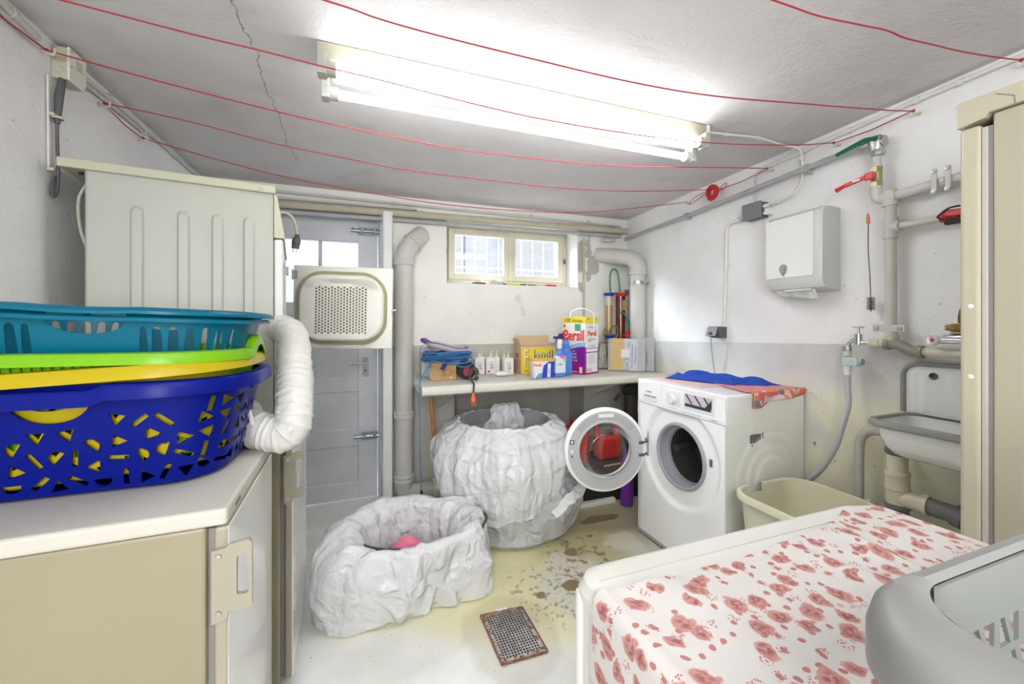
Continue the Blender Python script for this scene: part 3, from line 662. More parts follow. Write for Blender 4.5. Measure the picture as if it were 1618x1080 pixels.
run('cable_conduit', 'lower white conduit between beige box and the third hook', [(-.87, 1.70, 1.992), (-.87, 1.9, 2.0), (-.87, 2.18, 2.004)], .007, m_wpipe, [((-.87, 2.16, 2.004), (0, 1, 0))])

# ---------------------------------------------------------------- clothes lines
LH = {'A': (-.872, 1.03, 1.985), 'B': (-.872, 1.30, 1.985), 'C': (-.872, 1.582, 1.994), 'D': (-.872, 1.857, 1.977), 'E': (-.872, 2.129, 1.968)}
RH = {'A': (.891, 1.98), 'B': (1.171, 1.98), 'C': (1.495, 1.986), 'E': (2.10, 1.985), 'F': (.621, 2.0)}
m_hook = M('painted hook', (.60, .57, .48), .5, .2)
def hook(p, s, label):
    x, y, z = p
    b = tube(spline([(x, y, z-.004), (x-.014*s, y, z-.006), (x-.028*s, y, z-.012), (x-.034*s, y, z-.004), (x-.034*s, y, z+.008)], 4), .0035, 8)
    b = cyl((x, y, z-.004), (x-.006*s, y, z-.005), .007, 10, bm=b)
    tag(obj('wall_hook', b, m_hook, smooth=True), label, 'hook', 'hooks holding the clothes lines')
for (k, p), s in zip(LH.items(), ('nearest', 'second nearest', 'beside the beige junction box', 'fourth nearest', 'farthest')):
    hook((-.88, p[1], p[2]), -1, 'painted wall hook on the left wall, %s of five' % s if 'beside' not in s else 'painted wall hook on the left wall beside the beige junction box')
for k, s in (('A', 'second from the tall fridge'), ('B', 'above the green lever valve'), ('C', 'above the grey junction box'), ('E', 'farthest, left of the red cord coil'), ('F', 'nearest, above the tall fridge')):
    y, z = RH[k]; hook((wx(y), y, z), 1, 'painted wall hook on the right wall, %s' % s)
m_knot = m_cord
def line(pts, label):
    t = thing('clothes_line', label, 'clothes line', pts[0], group='red clothes lines under the ceiling')
    obj('cord', tube(spline(pts, 5), .0021, 6), m_cord, t, world=True, smooth=True)
    for p in (pts[0], pts[-1]): obj('knot', lathe([(0, -.006), (.005, -.003), (.005, .003), (0, .006)], 8, Matrix.Translation(p)), m_cord, t, world=True, smooth=True)
line([(-.87, 1.03, 1.985), (-.5, 1.01, 1.945), (-.08, .99, 1.915), (.038, .984, 1.899), (.183, .977, 1.889), (.429, .965, 1.88), (.714, .951, 1.873), (1.002, .936, 1.882), (1.393, .916, 1.92), (1.764, .898, 1.959), (1.915, .891, 1.98)], 'red clothes line crossing the ceiling in front of the lamp')
line([(-.865, 1.30, 1.99), (-.64, 1.289, 1.970), (-.42, 1.279, 1.949), (-.262, 1.272, 1.938), (-.116, 1.265, 1.925), (.049, 1.258, 1.914), (.215, 1.25, 1.899), (.526, 1.235, 1.877), (.915, 1.217, 1.875), (1.284, 1.2, 1.892), (1.68, 1.182, 1.937), (1.928, 1.171, 1.98)], 'red clothes line passing right under the lit tubes')
line([(-.865, 1.582, 1.993), (-.599, 1.574, 1.953), (-.266, 1.563, 1.911), (-.091, 1.558, 1.895), (.307, 1.546, 1.869), (.593, 1.537, 1.872), (.918, 1.527, 1.881), (1.203, 1.518, 1.905), (1.731, 1.502, 1.963), (1.949, 1.495, 1.986)], 'red clothes line starting at the beige junction box, just behind the lamp')
line([(-.861, 1.857, 1.978), (-.61, 1.856, 1.955), (-.316, 1.855, 1.913), (-.054, 1.854, 1.891), (.179, 1.853, 1.874), (.572, 1.851, 1.874), (.945, 1.849, 1.88), (1.371, 1.848, 1.911), (1.863, 1.845, 1.973), (1.935, 1.845, 1.984)], 'red clothes line ending at the red cord coil')
line([(-.862, 2.129, 1.969), (-.63, 2.127, 1.921), (-.362, 2.124, 1.874), (.002, 2.12, 1.838), (.421, 2.116, 1.815), (.899, 2.111, 1.823), (1.267, 2.107, 1.853), (1.666, 2.103, 1.921), (1.999, 2.1, 1.985)], 'farthest red clothes line, near the pipes of the back wall')
line([(-.87, .75, 1.99), (.3, .69, 1.945), (.89, .668, 1.942), (1.027, .661, 1.938), (1.172, .654, 1.948), (1.278, .649, 1.956), (1.35, .646, 1.952), (1.469, .64, 1.958), (1.604, .634, 1.966), (1.771, .626, 1.983), (1.889, .621, 1.999)], 'nearest red clothes line, at the top right above the fridge')
for a, c, l in (((-.862, 1.31, 1.98), (-.862, 1.575, 1.99), 'red cord link along left wall up to the beige box'), ((-.862, 1.865, 1.972), (-.862, 2.12, 1.966), 'red cord link along left wall between the two farthest hooks'),
                ((1.918, .90, 1.982), (1.930, 1.165, 1.978), 'red cord link along right wall above the green lever valve'), ((1.949, 1.50, 1.982), (1.962, 1.80, 1.973), 'red cord link along right wall from coil to hook')):
    tag(obj('cord_link', tube([a, ((a[0]+c[0])/2, (a[1]+c[1])/2, (a[2]+c[2])/2-.008), c], .0021, 6), m_cord), l, 'cord')
t = thing('cord_coil', 'bundled coil of red cord hanging on the right wall above the grey pipe', 'cord coil', (1.96, 1.85, 1.93))
random.seed(11); b = NB()
for k in range(16):
    c0 = Vector((1.958+random.uniform(-.012, .010), 1.848+random.uniform(-.008, .008), 1.968+random.uniform(-.006, .006)))
    r = random.uniform(.018, .040); P = []
    tl = random.uniform(-.35, .35)
    for i in range(20):
        a = 2*PI*i/20; P.append(c0+Vector((tl*r*math.cos(a)*.6, r*math.cos(a), r*1.1*math.sin(a))))
    b = tube(P, .0034, 6, b, closed=True)
obj('windings', b, m_red, t, world=True, smooth=True)
b = tube(spline([(1.95, 1.90, 1.985), (1.962, 1.97, 1.985), (1.97, 2.03, 1.972), (1.975, 2.05, 1.955), (1.97, 2.0, 1.958), (1.958, 1.93, 1.972), (1.955, 1.88, 1.978)], 5), .002, 6)
b = tube(spline([(1.955, 1.81, 1.965), (1.955, 1.78, 1.985), (1.957, 1.755, 1.995), (1.957, 1.75, 1.98), (1.955, 1.77, 1.965), (1.955, 1.81, 1.96)], 4), .002, 6, b)
obj('loose_loops', b, m_cord, t, world=True)
# ---------------------------------------------------------------- left: freezers, dryer, hose
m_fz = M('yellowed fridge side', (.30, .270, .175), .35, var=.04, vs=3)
m_fzl = M('fridge lid', (.54, .515, .45), .4)
m_fze = M('beige door edge', (.34, .315, .235), .4); m_fzd = M('glossy white door', (.86, .855, .82), .12, coat=.6)
m_gask = M('grey gasket', (.22, .21, .19), .6)
def fridge(name, label, cx, y0, wd, h, depth, rz, door_w=.022, gap=.013, lidon=True):
    "front right near corner of the door at (cx, y0); the front faces +x"
    t = thing(name, label, 'freezer', (cx, y0, 0), rz)
    xb = -door_w-gap
    obj('body', box(-depth, xb, 0, wd, .02, h-.033, .006), m_fz, t)
    obj('gasket', box(xb, -door_w, .012, wd-.012, .05, h-.04), m_gask, t)
    fd_ = obj('door', box(-door_w, 0, .0, wd, .045, h-.036, .005), [m_fzd, m_fze], t)
    for p_ in fd_.data.polygons:
        if p_.normal.x < .5: p_.material_index = 1
    if lidon: obj('worktop', box(-depth, .0, -.006, wd+.004, h-.032, h, .007, 3), m_fzl, t)
    else: obj('top_panel', box(-depth, -.01, 0, wd, h-.032, h, .004), m_fzl, t)
    b = NB()
    for x in (-depth+.05, -.08):
        for y in (.05, wd-.05): b = cyl((x, y, 0), (x, y, .022), .016, 12, bm=b)
    obj('feet', b, m_black, t)
    return t
def doorhandle(t, z0, z1, x0=-.024, x1=.040):
    zc = (z0+z1)/2; xm = (x0+x1)/2
    out = rrpoly(xm, zc, (x1-x0)/2, (z1-z0)/2, .012, 4)
    o = []
    # plate along the door edge, wider loop at the front
    ol = [(x0, z0-.012), (x0+.024, z0-.008), (x0+.026, z0+.006), (x1-.008, z0+.004), (x1, z0+.012), (x1, z1-.008), (x1-.006, z1), (x0+.028, z1-.004), (x0+.022, z1-.010), (x0, z1-.012)]
    hole = rrpoly(x1-.015, zc+.004, .0095, (z1-z0)/2-.030, .005, 3)
    ov, tr = sheet(ol, [hole])
    b = sheet_bm(ov, tr, lambda x, z: Vector((x, -.006, z)))
    q = obj('handle', b, m_fze, t, solid=.010)
    for z in (z0+.006, z1-.024): obj('screw', lathe([(0, 0), (.0055, 0), (.0045, .0025), (0, .003)], 10, axis_mat((x0+.011, -.011, z), (0, -1, 0))), m_steel, q)
f1 = fridge('undercounter_freezer', 'near white undercounter freezer carrying the stack of laundry baskets', -.236, .90, .462, .852, .60, .027)
doorhandle(f1, .655, .79)
b = NB()
for k in range(7): b = box(.0, .001, .05+.006*k, .0545+.006*k, .832, .838+.001*(k % 3), bm=b)
obj('faded_badge', b, m_mg, f1)
f2 = fridge('undercounter_freezer', 'second white freezer beneath the tumble dryer', -.212, 1.482, .47, .862, .62, .03, lidon=False)
doorhandle(f2, .625, .78, -.024, .034)
# tumble dryer on top of the second freezer
DR = math.radians(8)
t = thing('tumble_dryer', 'beige tumble dryer with ribbed side and open porthole door, stacked on a freezer', 'tumble dryer', (-.297, 1.65, .864), DR)
m_dry = M('beige grey enamel', (.44, .445, .385), .38, var=.03, vs=3); m_dryl = M('beige dryer lid', (.50, .49, .36), .4)
L, Wd, Hh = .487, .58, .79
ribs = [-.073-.0, -.162, -.253, -.368]
def rib_h(x, z):
    h = 0
    for rx in ribs:
        d = max(abs(x-rx)-0, 0)
        zz = z-(Hh-.11) if z > Hh-.11 else (0 if z > .08 else .08-z)
        r = math.hypot(d, max(zz, 0)); k = (.0165-r)/.004
        h = max(h, min(1, max(0, k)))
    return h*.0075
b = grid(lambda u, v: Vector((-L+L*u, -rib_h(-L+L*u, Hh*(1-(1-v)**2)), Hh*(1-(1-v)**2))), 300, 110)
obj('ribbed_side', b, m_dry, t, smooth=True, ang=0)
b = box(-L, -L+.004, .0, Wd, 0, Hh); b = box(-L, 0, Wd-.004, Wd, 0, Hh, bm=b); b = box(-L, 0, .004, Wd, 0, .01, bm=b); b = box(-.02, -.016, .004, Wd, .1, .12, bm=b)
obj('body_shell', b, m_dry, t)
obj('lid', box(-.545, .006, -.012, Wd+.01, Hh, Hh+.028, .004), m_dryl, t)
obj('lid_screw', lathe([(0, 0), (.006, 0), (.006, .01), (0, .01)], 10, Matrix.Translation((-.505, .03, Hh-.006))), m_black, t)
obj('lid_clip', box(-.045, -.03, -.0145, -.012, Hh+.008, Hh+.016, .001), m_dry, t)
# control fascia, bulging forward
P = [(.002, Hh), (.012, Hh-.008), (.034, Hh-.14), (.034, Hh-.155), (.002, Hh-.155)]
b = NB(); A = [[b.verts.new((x, y, z)) for x, z in P] for y in (-.004, Wd+.004)]
for i in range(5): b.faces.new((A[0][i], A[0][(i+1) % 5], A[1][(i+1) % 5], A[1][i]))
b.faces.new(A[0][::-1]); b.faces.new(A[1]); bmesh.ops.recalc_face_normals(b, faces=b.faces)
obj('control_fascia', b, m_dryl, t)
m_dfr = M('dryer front white', (.70, .70, .66), .3)
b = box(.0015, .030, -.002, .07, .0, Hh-.158, .008, 3); b = box(.0015, .030, Wd-.07, Wd+.002, .0, Hh-.158, .008, 3, b); b = box(.0015, .030, .07, Wd-.07, .0, .12, .004, bm=b); b = box(.0015, .028, .07, Wd-.07, Hh-.20, Hh-.158, .004, bm=b)
obj('front_frame', b, m_dfr, t)
b = lathe([(.235, 0), (.22, -.06), (.21, -.30), (0, -.30)], 40, axis_mat((.0, Wd/2, .42), (1, 0, 0))); obj('drum', b, m_steel, t, smooth=True)
b = NB(); b = box(.030, .038, Wd-.02, Wd+.006, .565, .60, .002, bm=b); b = cyl((.038, Wd+.004, .56), (.038, Wd+.004, .605), .004, 8, bm=b); obj('door_hinge', b, m_steel, t)
# open door (world space): hinge edge at (-.323, 2.25), free edge at (.141, 2.155)
m_dd = M('dryer door white', (.74, .73, .66), .28, coat=.3)
hx = Vector((-.323, 2.25, 1.068)); ex = Vector((.979, -.200, -.014)).normalized(); ez = Vector((.014, 0, 1)); en = Vector((ex.y, -ex.x, 0)).normalized()  # en faces the camera side
DM = basis(hx, ex, ez)     # local x along door, y up, z = ex x ez (towards the camera)
def loc(x, y, z): return DM @ Vector((x, y, z))
wd_, hd_ = .474, .412
b = box(0, wd_, 0, hd_, -.026, 0, .006, 3, M=DM); dd = obj('door', b, m_dd, t, world=True)
cx_, cy_ = .232, .203; ga, gb = .216, .180
def ringstrip(a1, b1, r1, z1, a2, b2, r2, z2, b=None, n=10):
    P1 = rrpoly(cx_, cy_, a1, b1, r1, n); P2 = rrpoly(cx_, cy_, a2, b2, r2, n); b = b or bmesh.new()
    A = [b.verts.new(loc(x, y, z1)) for x, y in P1]; B = [b.verts.new(loc(x, y, z2)) for x, y in P2]
    for i in range(len(A)):
        j = (i+1) % len(A)
        try: b.faces.new((A[i], A[j], B[j], B[i]))
        except ValueError: pass
    return b
b = ringstrip(ga, gb, .125, 0, ga+.002, gb+.002, .127, .012); b = ringstrip(ga+.002, gb+.002, .127, .012, ga-.004, gb-.004, .121, .024, b); b = ringstrip(ga-.004, gb-.004, .121, .024, ga-.016, gb-.016, .109, .018, b)
bmesh.ops.remove_doubles(b, verts=b.verts, dist=1e-5); bmesh.ops.recalc_face_normals(b, faces=b.faces)
cx_ += .007
obj('door_gasket', b, M('olive beige rubber', (.38, .36, .22), .5), t, world=True, smooth=True)
a0_, b0_ = ga-.016, gb-.016
b = ringstrip(a0_, b0_, .109, .004, a0_-.002, b0_-.002, .107, .045); b = ringstrip(a0_-.002, b0_-.002, .107, .045, a0_-.012, b0_-.012, .097, .056, b)
obj('inner_rim', b, m_dd, dd, world=True, smooth=True)
holes = []
nx, ny = 17, 16
for j in range(ny):
    for i in range(nx):
        hx_ = cx_-.115+.230*(i)/(nx-1); hy_ = cy_-.122+.214*(j+(.5 if i % 2 else 0))/(ny-1)
        if hy_ < cy_+.100: holes.append(circ(hx_, hy_, .0056, 7))
out = rrpoly(cx_, cy_, a0_-.012, b0_-.012, .097, 10)
ov, tr = sheet(out, holes, [(cx_-.18+.02*i, cy_-.14+.02*j) for i in range(19) for j in range(15) if pip(cx_-.18+.02*i, cy_-.14+.02*j, rrpoly(cx_, cy_, a0_-.016, b0_-.016, .09, 6)) and (abs(.02*i-.18) > .124 or .02*j-.14 > .11 or .02*j-.14 < -.13)])
def dface(x, y):
    q = (y-cy_-.108-.014*(1-((x-cx_)/.15)**2))/.010   # step of the moulding above the grille
    return loc(x, y, .056+.018*max(0, min(1, q))*max(0, min(1, (.178-abs(x-cx_))/.02)))
obj('perforated_cover', sheet_bm(ov, tr, dface), m_dd, dd, world=True, smooth=True)
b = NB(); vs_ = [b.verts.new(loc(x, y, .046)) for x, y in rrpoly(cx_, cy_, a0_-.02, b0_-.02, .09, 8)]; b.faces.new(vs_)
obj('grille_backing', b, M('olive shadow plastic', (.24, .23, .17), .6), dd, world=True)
b = cyl(loc(wd_-.006, .195, -.004), loc(wd_+.012, .195, -.004), .007, 12); b = cyl(loc(wd_+.010, .195, -.004), loc(wd_+.016, .199, .006), .004, 8, bm=b); obj('door_catch', b, m_steel, dd, world=True)
b = box(.0, .018, .345, .385, 0, .004, M=DM); b = cyl(loc(-.004, .34, 0), loc(-.004, .39, 0), .0045, 8, bm=b); obj('hinge_leaf', b, m_steel, dd, world=True)
# power cable with plug, hanging behind the dryer top
t = thing('power_plug', 'black power plug on cream cable hanging from the dryer top', 'plug', (-.30, 2.26, 1.60))
obj('cord', tube(spline([(-.40, 2.235, 1.72), (-.355, 2.25, 1.735), (-.325, 2.262, 1.715), (-.31, 2.27, 1.67), (-.307, 2.27, 1.635)], 5), .0075, 10), m_cream, t, world=True, smooth=True)
b = lathe([(0, .025), (.009, .025), (.011, .02), (.0125, .008), (.019, .004), (.020, -.02), (.017, -.03), (.018, -.045), (0, -.046)], 16, Matrix.Translation((-.307, 2.27, 1.61)) @ Matrix.Rotation(.15, 4, 'Y')); obj('plug_body', b, m_dgrey, t, world=True)
b = NB()
for s in (-1, 1): b = cyl((-.314+.008*s, 2.27, 1.566), (-.317+.008*s, 2.27, 1.545), .0025, 8, bm=b)
obj('pin', b, m_chrome, t, world=True)
tag(obj('dryer_cable', tube(spline([(-.785, 1.605, 1.62), (-.80, 1.6, 1.578), (-.803, 1.6, 1.53), (-.797, 1.6, 1.474), (-.785, 1.61, 1.40), (-.78, 1.63, 1.2)], 5), .0045, 8), M('beige cable', (.42, .40, .31), .5), smooth=True), 'cream cable looping behind the left edge of the dryer', 'cable')
# flexible exhaust hose
HP = spline([(-.345, 1.470, .912), (-.33, 1.40, .910), (-.277, 1.300, .903), (-.232, 1.272, .894), (-.202, 1.260, .892), (-.180, 1.259, .915), (-.178, 1.278, .958), (-.183, 1.325, 1.012), (-.196, 1.40, 1.075), (-.212, 1.50, 1.130), (-.240, 1.60, 1.165), (-.295, 1.70, 1.180)], 18)
random.seed(5)
b = bmesh.new(); rings = []; n = 40; up = Vector((0, .2, 1)); s_len = 0
for i, p in enumerate(HP):
    d = (HP[min(i+1, len(HP)-1)]-HP[max(i-1, 0)]).normalized(); up = (up-d*up.dot(d)).normalized(); sd = d.cross(up)
    if i: s_len += (p-HP[i-1]).length
    ph = s_len/.0205; k = math.cos(2*PI*ph)
    row = []
    for j in range(n):
        a = 2*PI*j/n
        ripple = noise.noise(Vector((math.cos(a)*4, math.sin(a)*4, s_len*55)))*.0035 + noise.noise(Vector((math.cos(a)*9, math.sin(a)*9, s_len*110)))*.0022
        r = .0475+.0042*max(0, k)**4-.0012+ripple*(1-.7*max(0, k))
        row.append(b.verts.new(p+(up*math.cos(a)+sd*math.sin(a))*r))
    rings.append(row)
for i in range(len(rings)-1):
    for j in range(n): b.faces.new((rings[i][j], rings[i][(j+1) % n], rings[i+1][(j+1) % n], rings[i+1][j]))
b.faces.new(rings[0][::-1]); b.faces.new(rings[-1]); bmesh.ops.recalc_face_normals(b, faces=b.faces)
m_hose = M('white foil hose', (.64, .63, .585), .35, bump=.25, bs=120)
t = thing('exhaust_hose', 'white ribbed flexible exhaust hose bending in front of the dryer', 'hose', (-.2, 1.55, .82))
obj('hose', b, m_hose, t, world=True, smooth=True, ang=60)
b = box(-.005, .005, -.004, .004, -.0, .045, .0035, 3, M=Matrix.Translation((-.272, 1.245, .925)) @ Matrix.Rotation(-.2, 4, 'Y')); obj('cable_tie', b, m_paper, t, world=True)

# ---------------------------------------------------------------- laundry baskets
def rrc(s, a, b_, r):
    "point and outward normal on a rounded rectangle at arc length s, from the front centre anticlockwise"
    Ls = [a-r, PI*r/2, 2*(b_-r), PI*r/2, 2*(a-r), PI*r/2, 2*(b_-r), PI*r/2, a-r]
    T = sum(Ls); s = s % T
    st = [(0, -b_), None, (a, -(b_-r)), None, (a-r, b_), None, (-a, b_-r), None, (-(a-r), -b_)]
    dr_ = [(1, 0), None, (0, 1), None, (-1, 0), None, (0, -1), None, (1, 0)]
    cs = {1: (a-r, -(b_-r), -PI/2), 3: (a-r, b_-r, 0), 5: (-(a-r), b_-r, PI/2), 7: (-(a-r), -(b_-r), PI)}
    for i, l in enumerate(Ls):
        if s <= l or i == 8:
            if i in cs:
                cx, cy, a0 = cs[i]; t = a0+s/r
                return (cx+r*math.cos(t), cy+r*math.sin(t)), (math.cos(t), math.sin(t))
            d = dr_[i]; p = st[i]; return (p[0]+d[0]*s, p[1]+d[1]*s), (d[1], -d[0])
        s -= l
def rrT(a, b_, r): return 4*(a-r)+4*(b_-r)+2*PI*r
def hb(cx, cy, kind, rot, s=1.0):
    if kind == 'bar': P = [(-.0165, -.0045), (.0165, -.0045), (.0165, .0045), (-.0165, .0045)]
    elif kind == 'tri': P = [(-.0135, .011), (0, -.0135), (.0135, .011)]
    else: P = [(.0145*math.cos(PI*i/8), .0165*math.sin(PI*i/8)-.007) for i in range(9)]
    c, n = math.cos(math.radians(rot)), math.sin(math.radians(rot))
    return [(cx+(x*c-y*n)*s, cy+(x*n+y*c)*s) for x, y in P]
def basket(name, label, loc_, rz, tilt, a, b_, r, h, taper, mat, holes, rimprof, rimdip=None, grp=None, v0=.012, wall_top=None, n_rim=128, du=.012, extra=None, seg_v=10, rimscale=None):
    "a, b_, r: half sizes and corner radius at the bottom; taper: how far the wall leans out at the top"
    t = thing(name, label, 'laundry basket', loc_, rz, grp); t.rotation_euler = (tilt[0], tilt[1], rz)
    T = rrT(a, b_, r); vt = wall_top or h
    def P(s, off, z):
        (x, y), (nx, ny) = rrc(s, a, b_, r); return Vector((x+nx*off, y+ny*off, z))
    u0 = -.17; hh_ = []
    for Q in holes:
        cu = sum(p[0] for p in Q)/len(Q); k_ = 0
        while cu+k_*T < u0: k_ += 1
        while cu+k_*T > u0+T: k_ -= 1
        Q = [(p[0]+k_*T, p[1]) for p in Q]
        if min(p[0] for p in Q) > u0+.002 and max(p[0] for p in Q) < u0+T-.002: hh_.append(Q)
    holes = hh_
    def offz(z): return taper*(z/h) if z > .02 else taper*(z/h)-.010*(1-z/.02)**2
    ex_ = [(u0+i*du, v0+(vt-v0)*j/seg_v) for i in range(1, int(T/du)) for j in range(1, seg_v)]
    nb = int(T/du)
    outl = [(u0+T*i/nb, v0) for i in range(nb+1)]+[(u0+T, v0+(vt-v0)*j/seg_v) for j in range(1, seg_v)]+[(u0+T*i/nb, vt) for i in range(nb, -1, -1)]+[(u0, v0+(vt-v0)*j/seg_v) for j in range(seg_v-1, 0, -1)]
    ov, tr = sheet(outl, holes, ex_)
    obj('basket_wall', sheet_bm(ov, tr, lambda u, v: P(u, offz(v), v)), mat, t, smooth=True, solid=.0025, ang=40, bake=True)
    b = bmesh.new(); R = [[b.verts.new(P(T*i/96, o, z)) for i in range(96)] for o, z in ((offz(v0), v0), (offz(0)+.0, .003), (-.022, 0), (-.06, 0))]
    for A, B in zip(R, R[1:]):
        for i in range(96): b.faces.new((A[i], A[(i+1) % 96], B[(i+1) % 96], B[i]))
    b.faces.new(R[-1]); bmesh.ops.recalc_face_normals(b, faces=b.faces)
    obj('basket_base', b, mat, t, smooth=True, solid=.002)
    b = bmesh.new(); R = []
    for i in range(n_rim):
        s = T*i/n_rim; dz = rimdip(s, T) if rimdip else 0
        rs = rimscale(rrc(s, a, b_, r)[1]) if rimscale else 1
        R.append([b.verts.new(P(s, taper*vt/h+o*rs, vt+z+dz)) for o, z in rimprof])
    m_ = len(rimprof)
    for i in range(n_rim):
        A, B = R[i], R[(i+1) % n_rim]
        for k in range(m_): b.faces.new((A[k], B[k], B[(k+1) % m_], A[(k+1) % m_]))
    bmesh.ops.recalc_face_normals(b, faces=b.faces)
    obj('rim', b, mat, t, smooth=True, ang=40)
    if extra: extra(t, P, T, offz)
    return t
# pattern read off the near long side: metres from the centre of that side, height above the base
pat = [(-0.066,0.144,'bar',45),(-0.061,0.107,'half',60),(-0.026,0.124,'tri',0),(0.019,0.126,'tri',12),(0.066,0.14,'bar',-35),(0.095,0.152,'tri',-14),(0.132,0.148,'bar',40),(0.167,0.146,'bar',-50),(0.19,0.147,'half',-25),(0.151,0.118,'tri',80),(0.097,0.108,'tri',85),(0.056,0.105,'half',-50),(-0.032,0.08,'bar',-60),(-0.002,0.085,'half',50),(0.027,0.079,'bar',84),(0.057,0.061,'tri',150),(0.093,0.074,'bar',-5),(0.133,0.076,'half',-75),(0.163,0.084,'half',75),(0.195,0.103,'tri',90),(0.194,0.068,'bar',-30),(-0.062,0.065,'tri',200),(-0.028,0.034,'bar',45),(0.028,0.033,'bar',-35),(0.066,0.025,'half',180),(0.102,0.032,'bar',90),(0.133,0.03,'tri',205),(0.165,0.033,'bar',68),(0.198,0.028,'tri',0),(-0.001,0.026,'tri',185),(-0.069,0.028,'half',180),(-0.1,0.085,'bar',-20),(-0.1,0.045,'tri',30),(-0.1,0.125,'tri',160),(-0.13,0.15,'half',20),(-0.135,0.07,'bar',80),(-0.14,0.11,'bar',30),(-0.17,0.13,'tri',100),(-0.17,0.09,'half',10),(-0.14,0.03,'half',180),(-0.175,0.05,'tri',200),(-0.2,0.14,'bar',-40),(-0.2,0.08,'bar',60),(-0.2,0.035,'tri',20)]
def pattern(a, b_, r, h, zk=1.0, handles=True, lens=None, seed=1):
    T = rrT(a, b_, r); H = []
    for u, v, k, ro in pat: H.append(hb(u, v*zk, k, ro))
    # the same on the far side
    for u, v, k, ro in pat: H.append(hb(T/2+u, v*zk, k, ro))
    rnd = random.Random(seed); sc = T/4
    for c in (a-r+PI*r/4+(b_-r)+PI*r/4, T/2+(a-r)+PI*r/4+(b_-r)+PI*r/4):
        for i in range(-4, 5):
            for j in range(5):
                if abs(i) <= 1 and j >= 4: continue
                k = ('bar', 'tri', 'half', 'tri', 'bar')[(i*2+j*3) % 5]; uu = c+i*.034+rnd.uniform(-.004, .004); vv = (.035+j*.034+rnd.uniform(-.003, .003))*zk
                if abs((uu+T/2) % T-T/2) > .215 and abs(uu-T/2) > .215: H.append(hb(uu % T, vv, k, rnd.uniform(0, 180), 1.0))
    if handles:
        for c in (T/4, 3*T/4): H.append([(c+.042*math.cos(PI*i/10), .222*zk-.045*math.sin(PI*i/10)) for i in range(11)])
    out = []
    hs = [[(c+.060*math.cos(PI*i/12), .198-.046*math.sin(PI*i/12)) for i in range(13)] for c in (0, T/2)]
    for P_ in H:
        cu = sum(p[0] for p in P_)/len(P_); cv = sum(p[1] for p in P_)/len(P_)
        if any(abs(((cu-c+T/2) % T)-T/2) < .078 and cv > .132 for c in (0, T/2)): continue
        if any(math.hypot((cu-sum(p[0] for p in Q)/len(Q)+T/2) % T-T/2, cv-sum(p[1] for p in Q)/len(Q)) < .0245 for Q in out): continue
        out.append(P_)
    return out+hs
def dipf(depth, half, dz0=0):
    def f(s, T):
        v = 0
        for c in (0, T/2, T):
            d = abs(s-c); v = max(v, min(1, max(0, (half+.012-d)/.012)))
        return -depth*v+dz0
    return f
BX, BY, BZ = -.552, 1.205, .854
m_bb = M('royal blue plastic', (.001, .007, .18), .30, spec=.16)
m_yb = M('yellow basket plastic', (.44, .34, .004), .28, spec=.3)
m_gb = M('lime green plastic', (.17, .42, .006), .28, spec=.3)
m_tb = M('teal plastic', (.0, .12, .19), .30, spec=.25)
rimb = [(0, 0), (.012, .003), (.020, 0), (.023, -.006), (.024, -.030), (.022, -.030), (.020, -.008), (.012, -.002), (.002, -.004)]
A_, B_, R_ = .255, .155, .105
basket('laundry_basket', 'royal blue basket with cut-out shapes, bottom of the stack on freezer', (BX, BY, BZ), 0, (0, 0), A_, B_, R_, .226, .040, m_bb, pattern(A_, B_, R_, .226, 1), rimb, dipf(.010, .075))
rimy = [(0, 0), (.010, .004), (.018, .002), (.023, -.006), (.026, -.024), (.0235, -.024), (.019, -.008), (.010, -.001), (.002, -.004)]
ty = math.radians(-2.8)
basket('laundry_basket', 'yellow plastic basket nested in the royal blue one, rim tilted', (BX+.003, BY, BZ+.023), 0, (0, ty), A_-.004, B_-.004, R_, .228, .036, m_yb, pattern(A_-.004, B_-.004, R_, .228, .9, seed=4), rimy)
def sticker(t, P, T, offz): pass
rimg = [(0, 0), (.010, .003), (.018, .0), (.021, -.008), (.022, -.022), (.020, -.022), (.017, -.008), (.010, -.001), (.002, -.004)]
def greendip(s, T):
    v = 0
    for c in (T/4, 3*T/4):
        d = abs(s-c); v = max(v, max(0, 1-(d/.055)**2))
    return .030*v
def arches(a, b_, r, n, z0, z1, w, skip=None):
    T = rrT(a, b_, r); H = []
    for i in range(n):
        c = T*(i+.5)/n
        if skip and skip(c, T): continue
        H.append([(c-w/2, z0), (c+w/2, z0), (c+w/2, (z0+z1)/2), (c+w*.36, z1-.006), (c+w*.16, z1-.001), (c-w*.16, z1-.001), (c-w*.36, z1-.006), (c-w/2, (z0+z1)/2)])
    return H
def ribs_(t, P, T, offz):
    b = bmesh.new(); n = 96; b2 = None
    for i in range(n):
        s = T*(i+.5)/n; b2 = tube([P(s, offz(.18)+.002, .18), P(s, offz(.222)+.005, .222)], .003, 6, b2)
    obj('wall_ribs', b2, m_gb, t)
basket('laundry_basket', 'lime green basket between the yellow and teal ones', (BX+.002, BY, BZ+.056), 0, (0, math.radians(.5)), A_-.008, B_-.008, R_-.002, .228, .034, m_gb, arches(A_-.008, B_-.008, R_-.002, 60, .03, .17, .011), rimg, greendip, extra=ribs_)
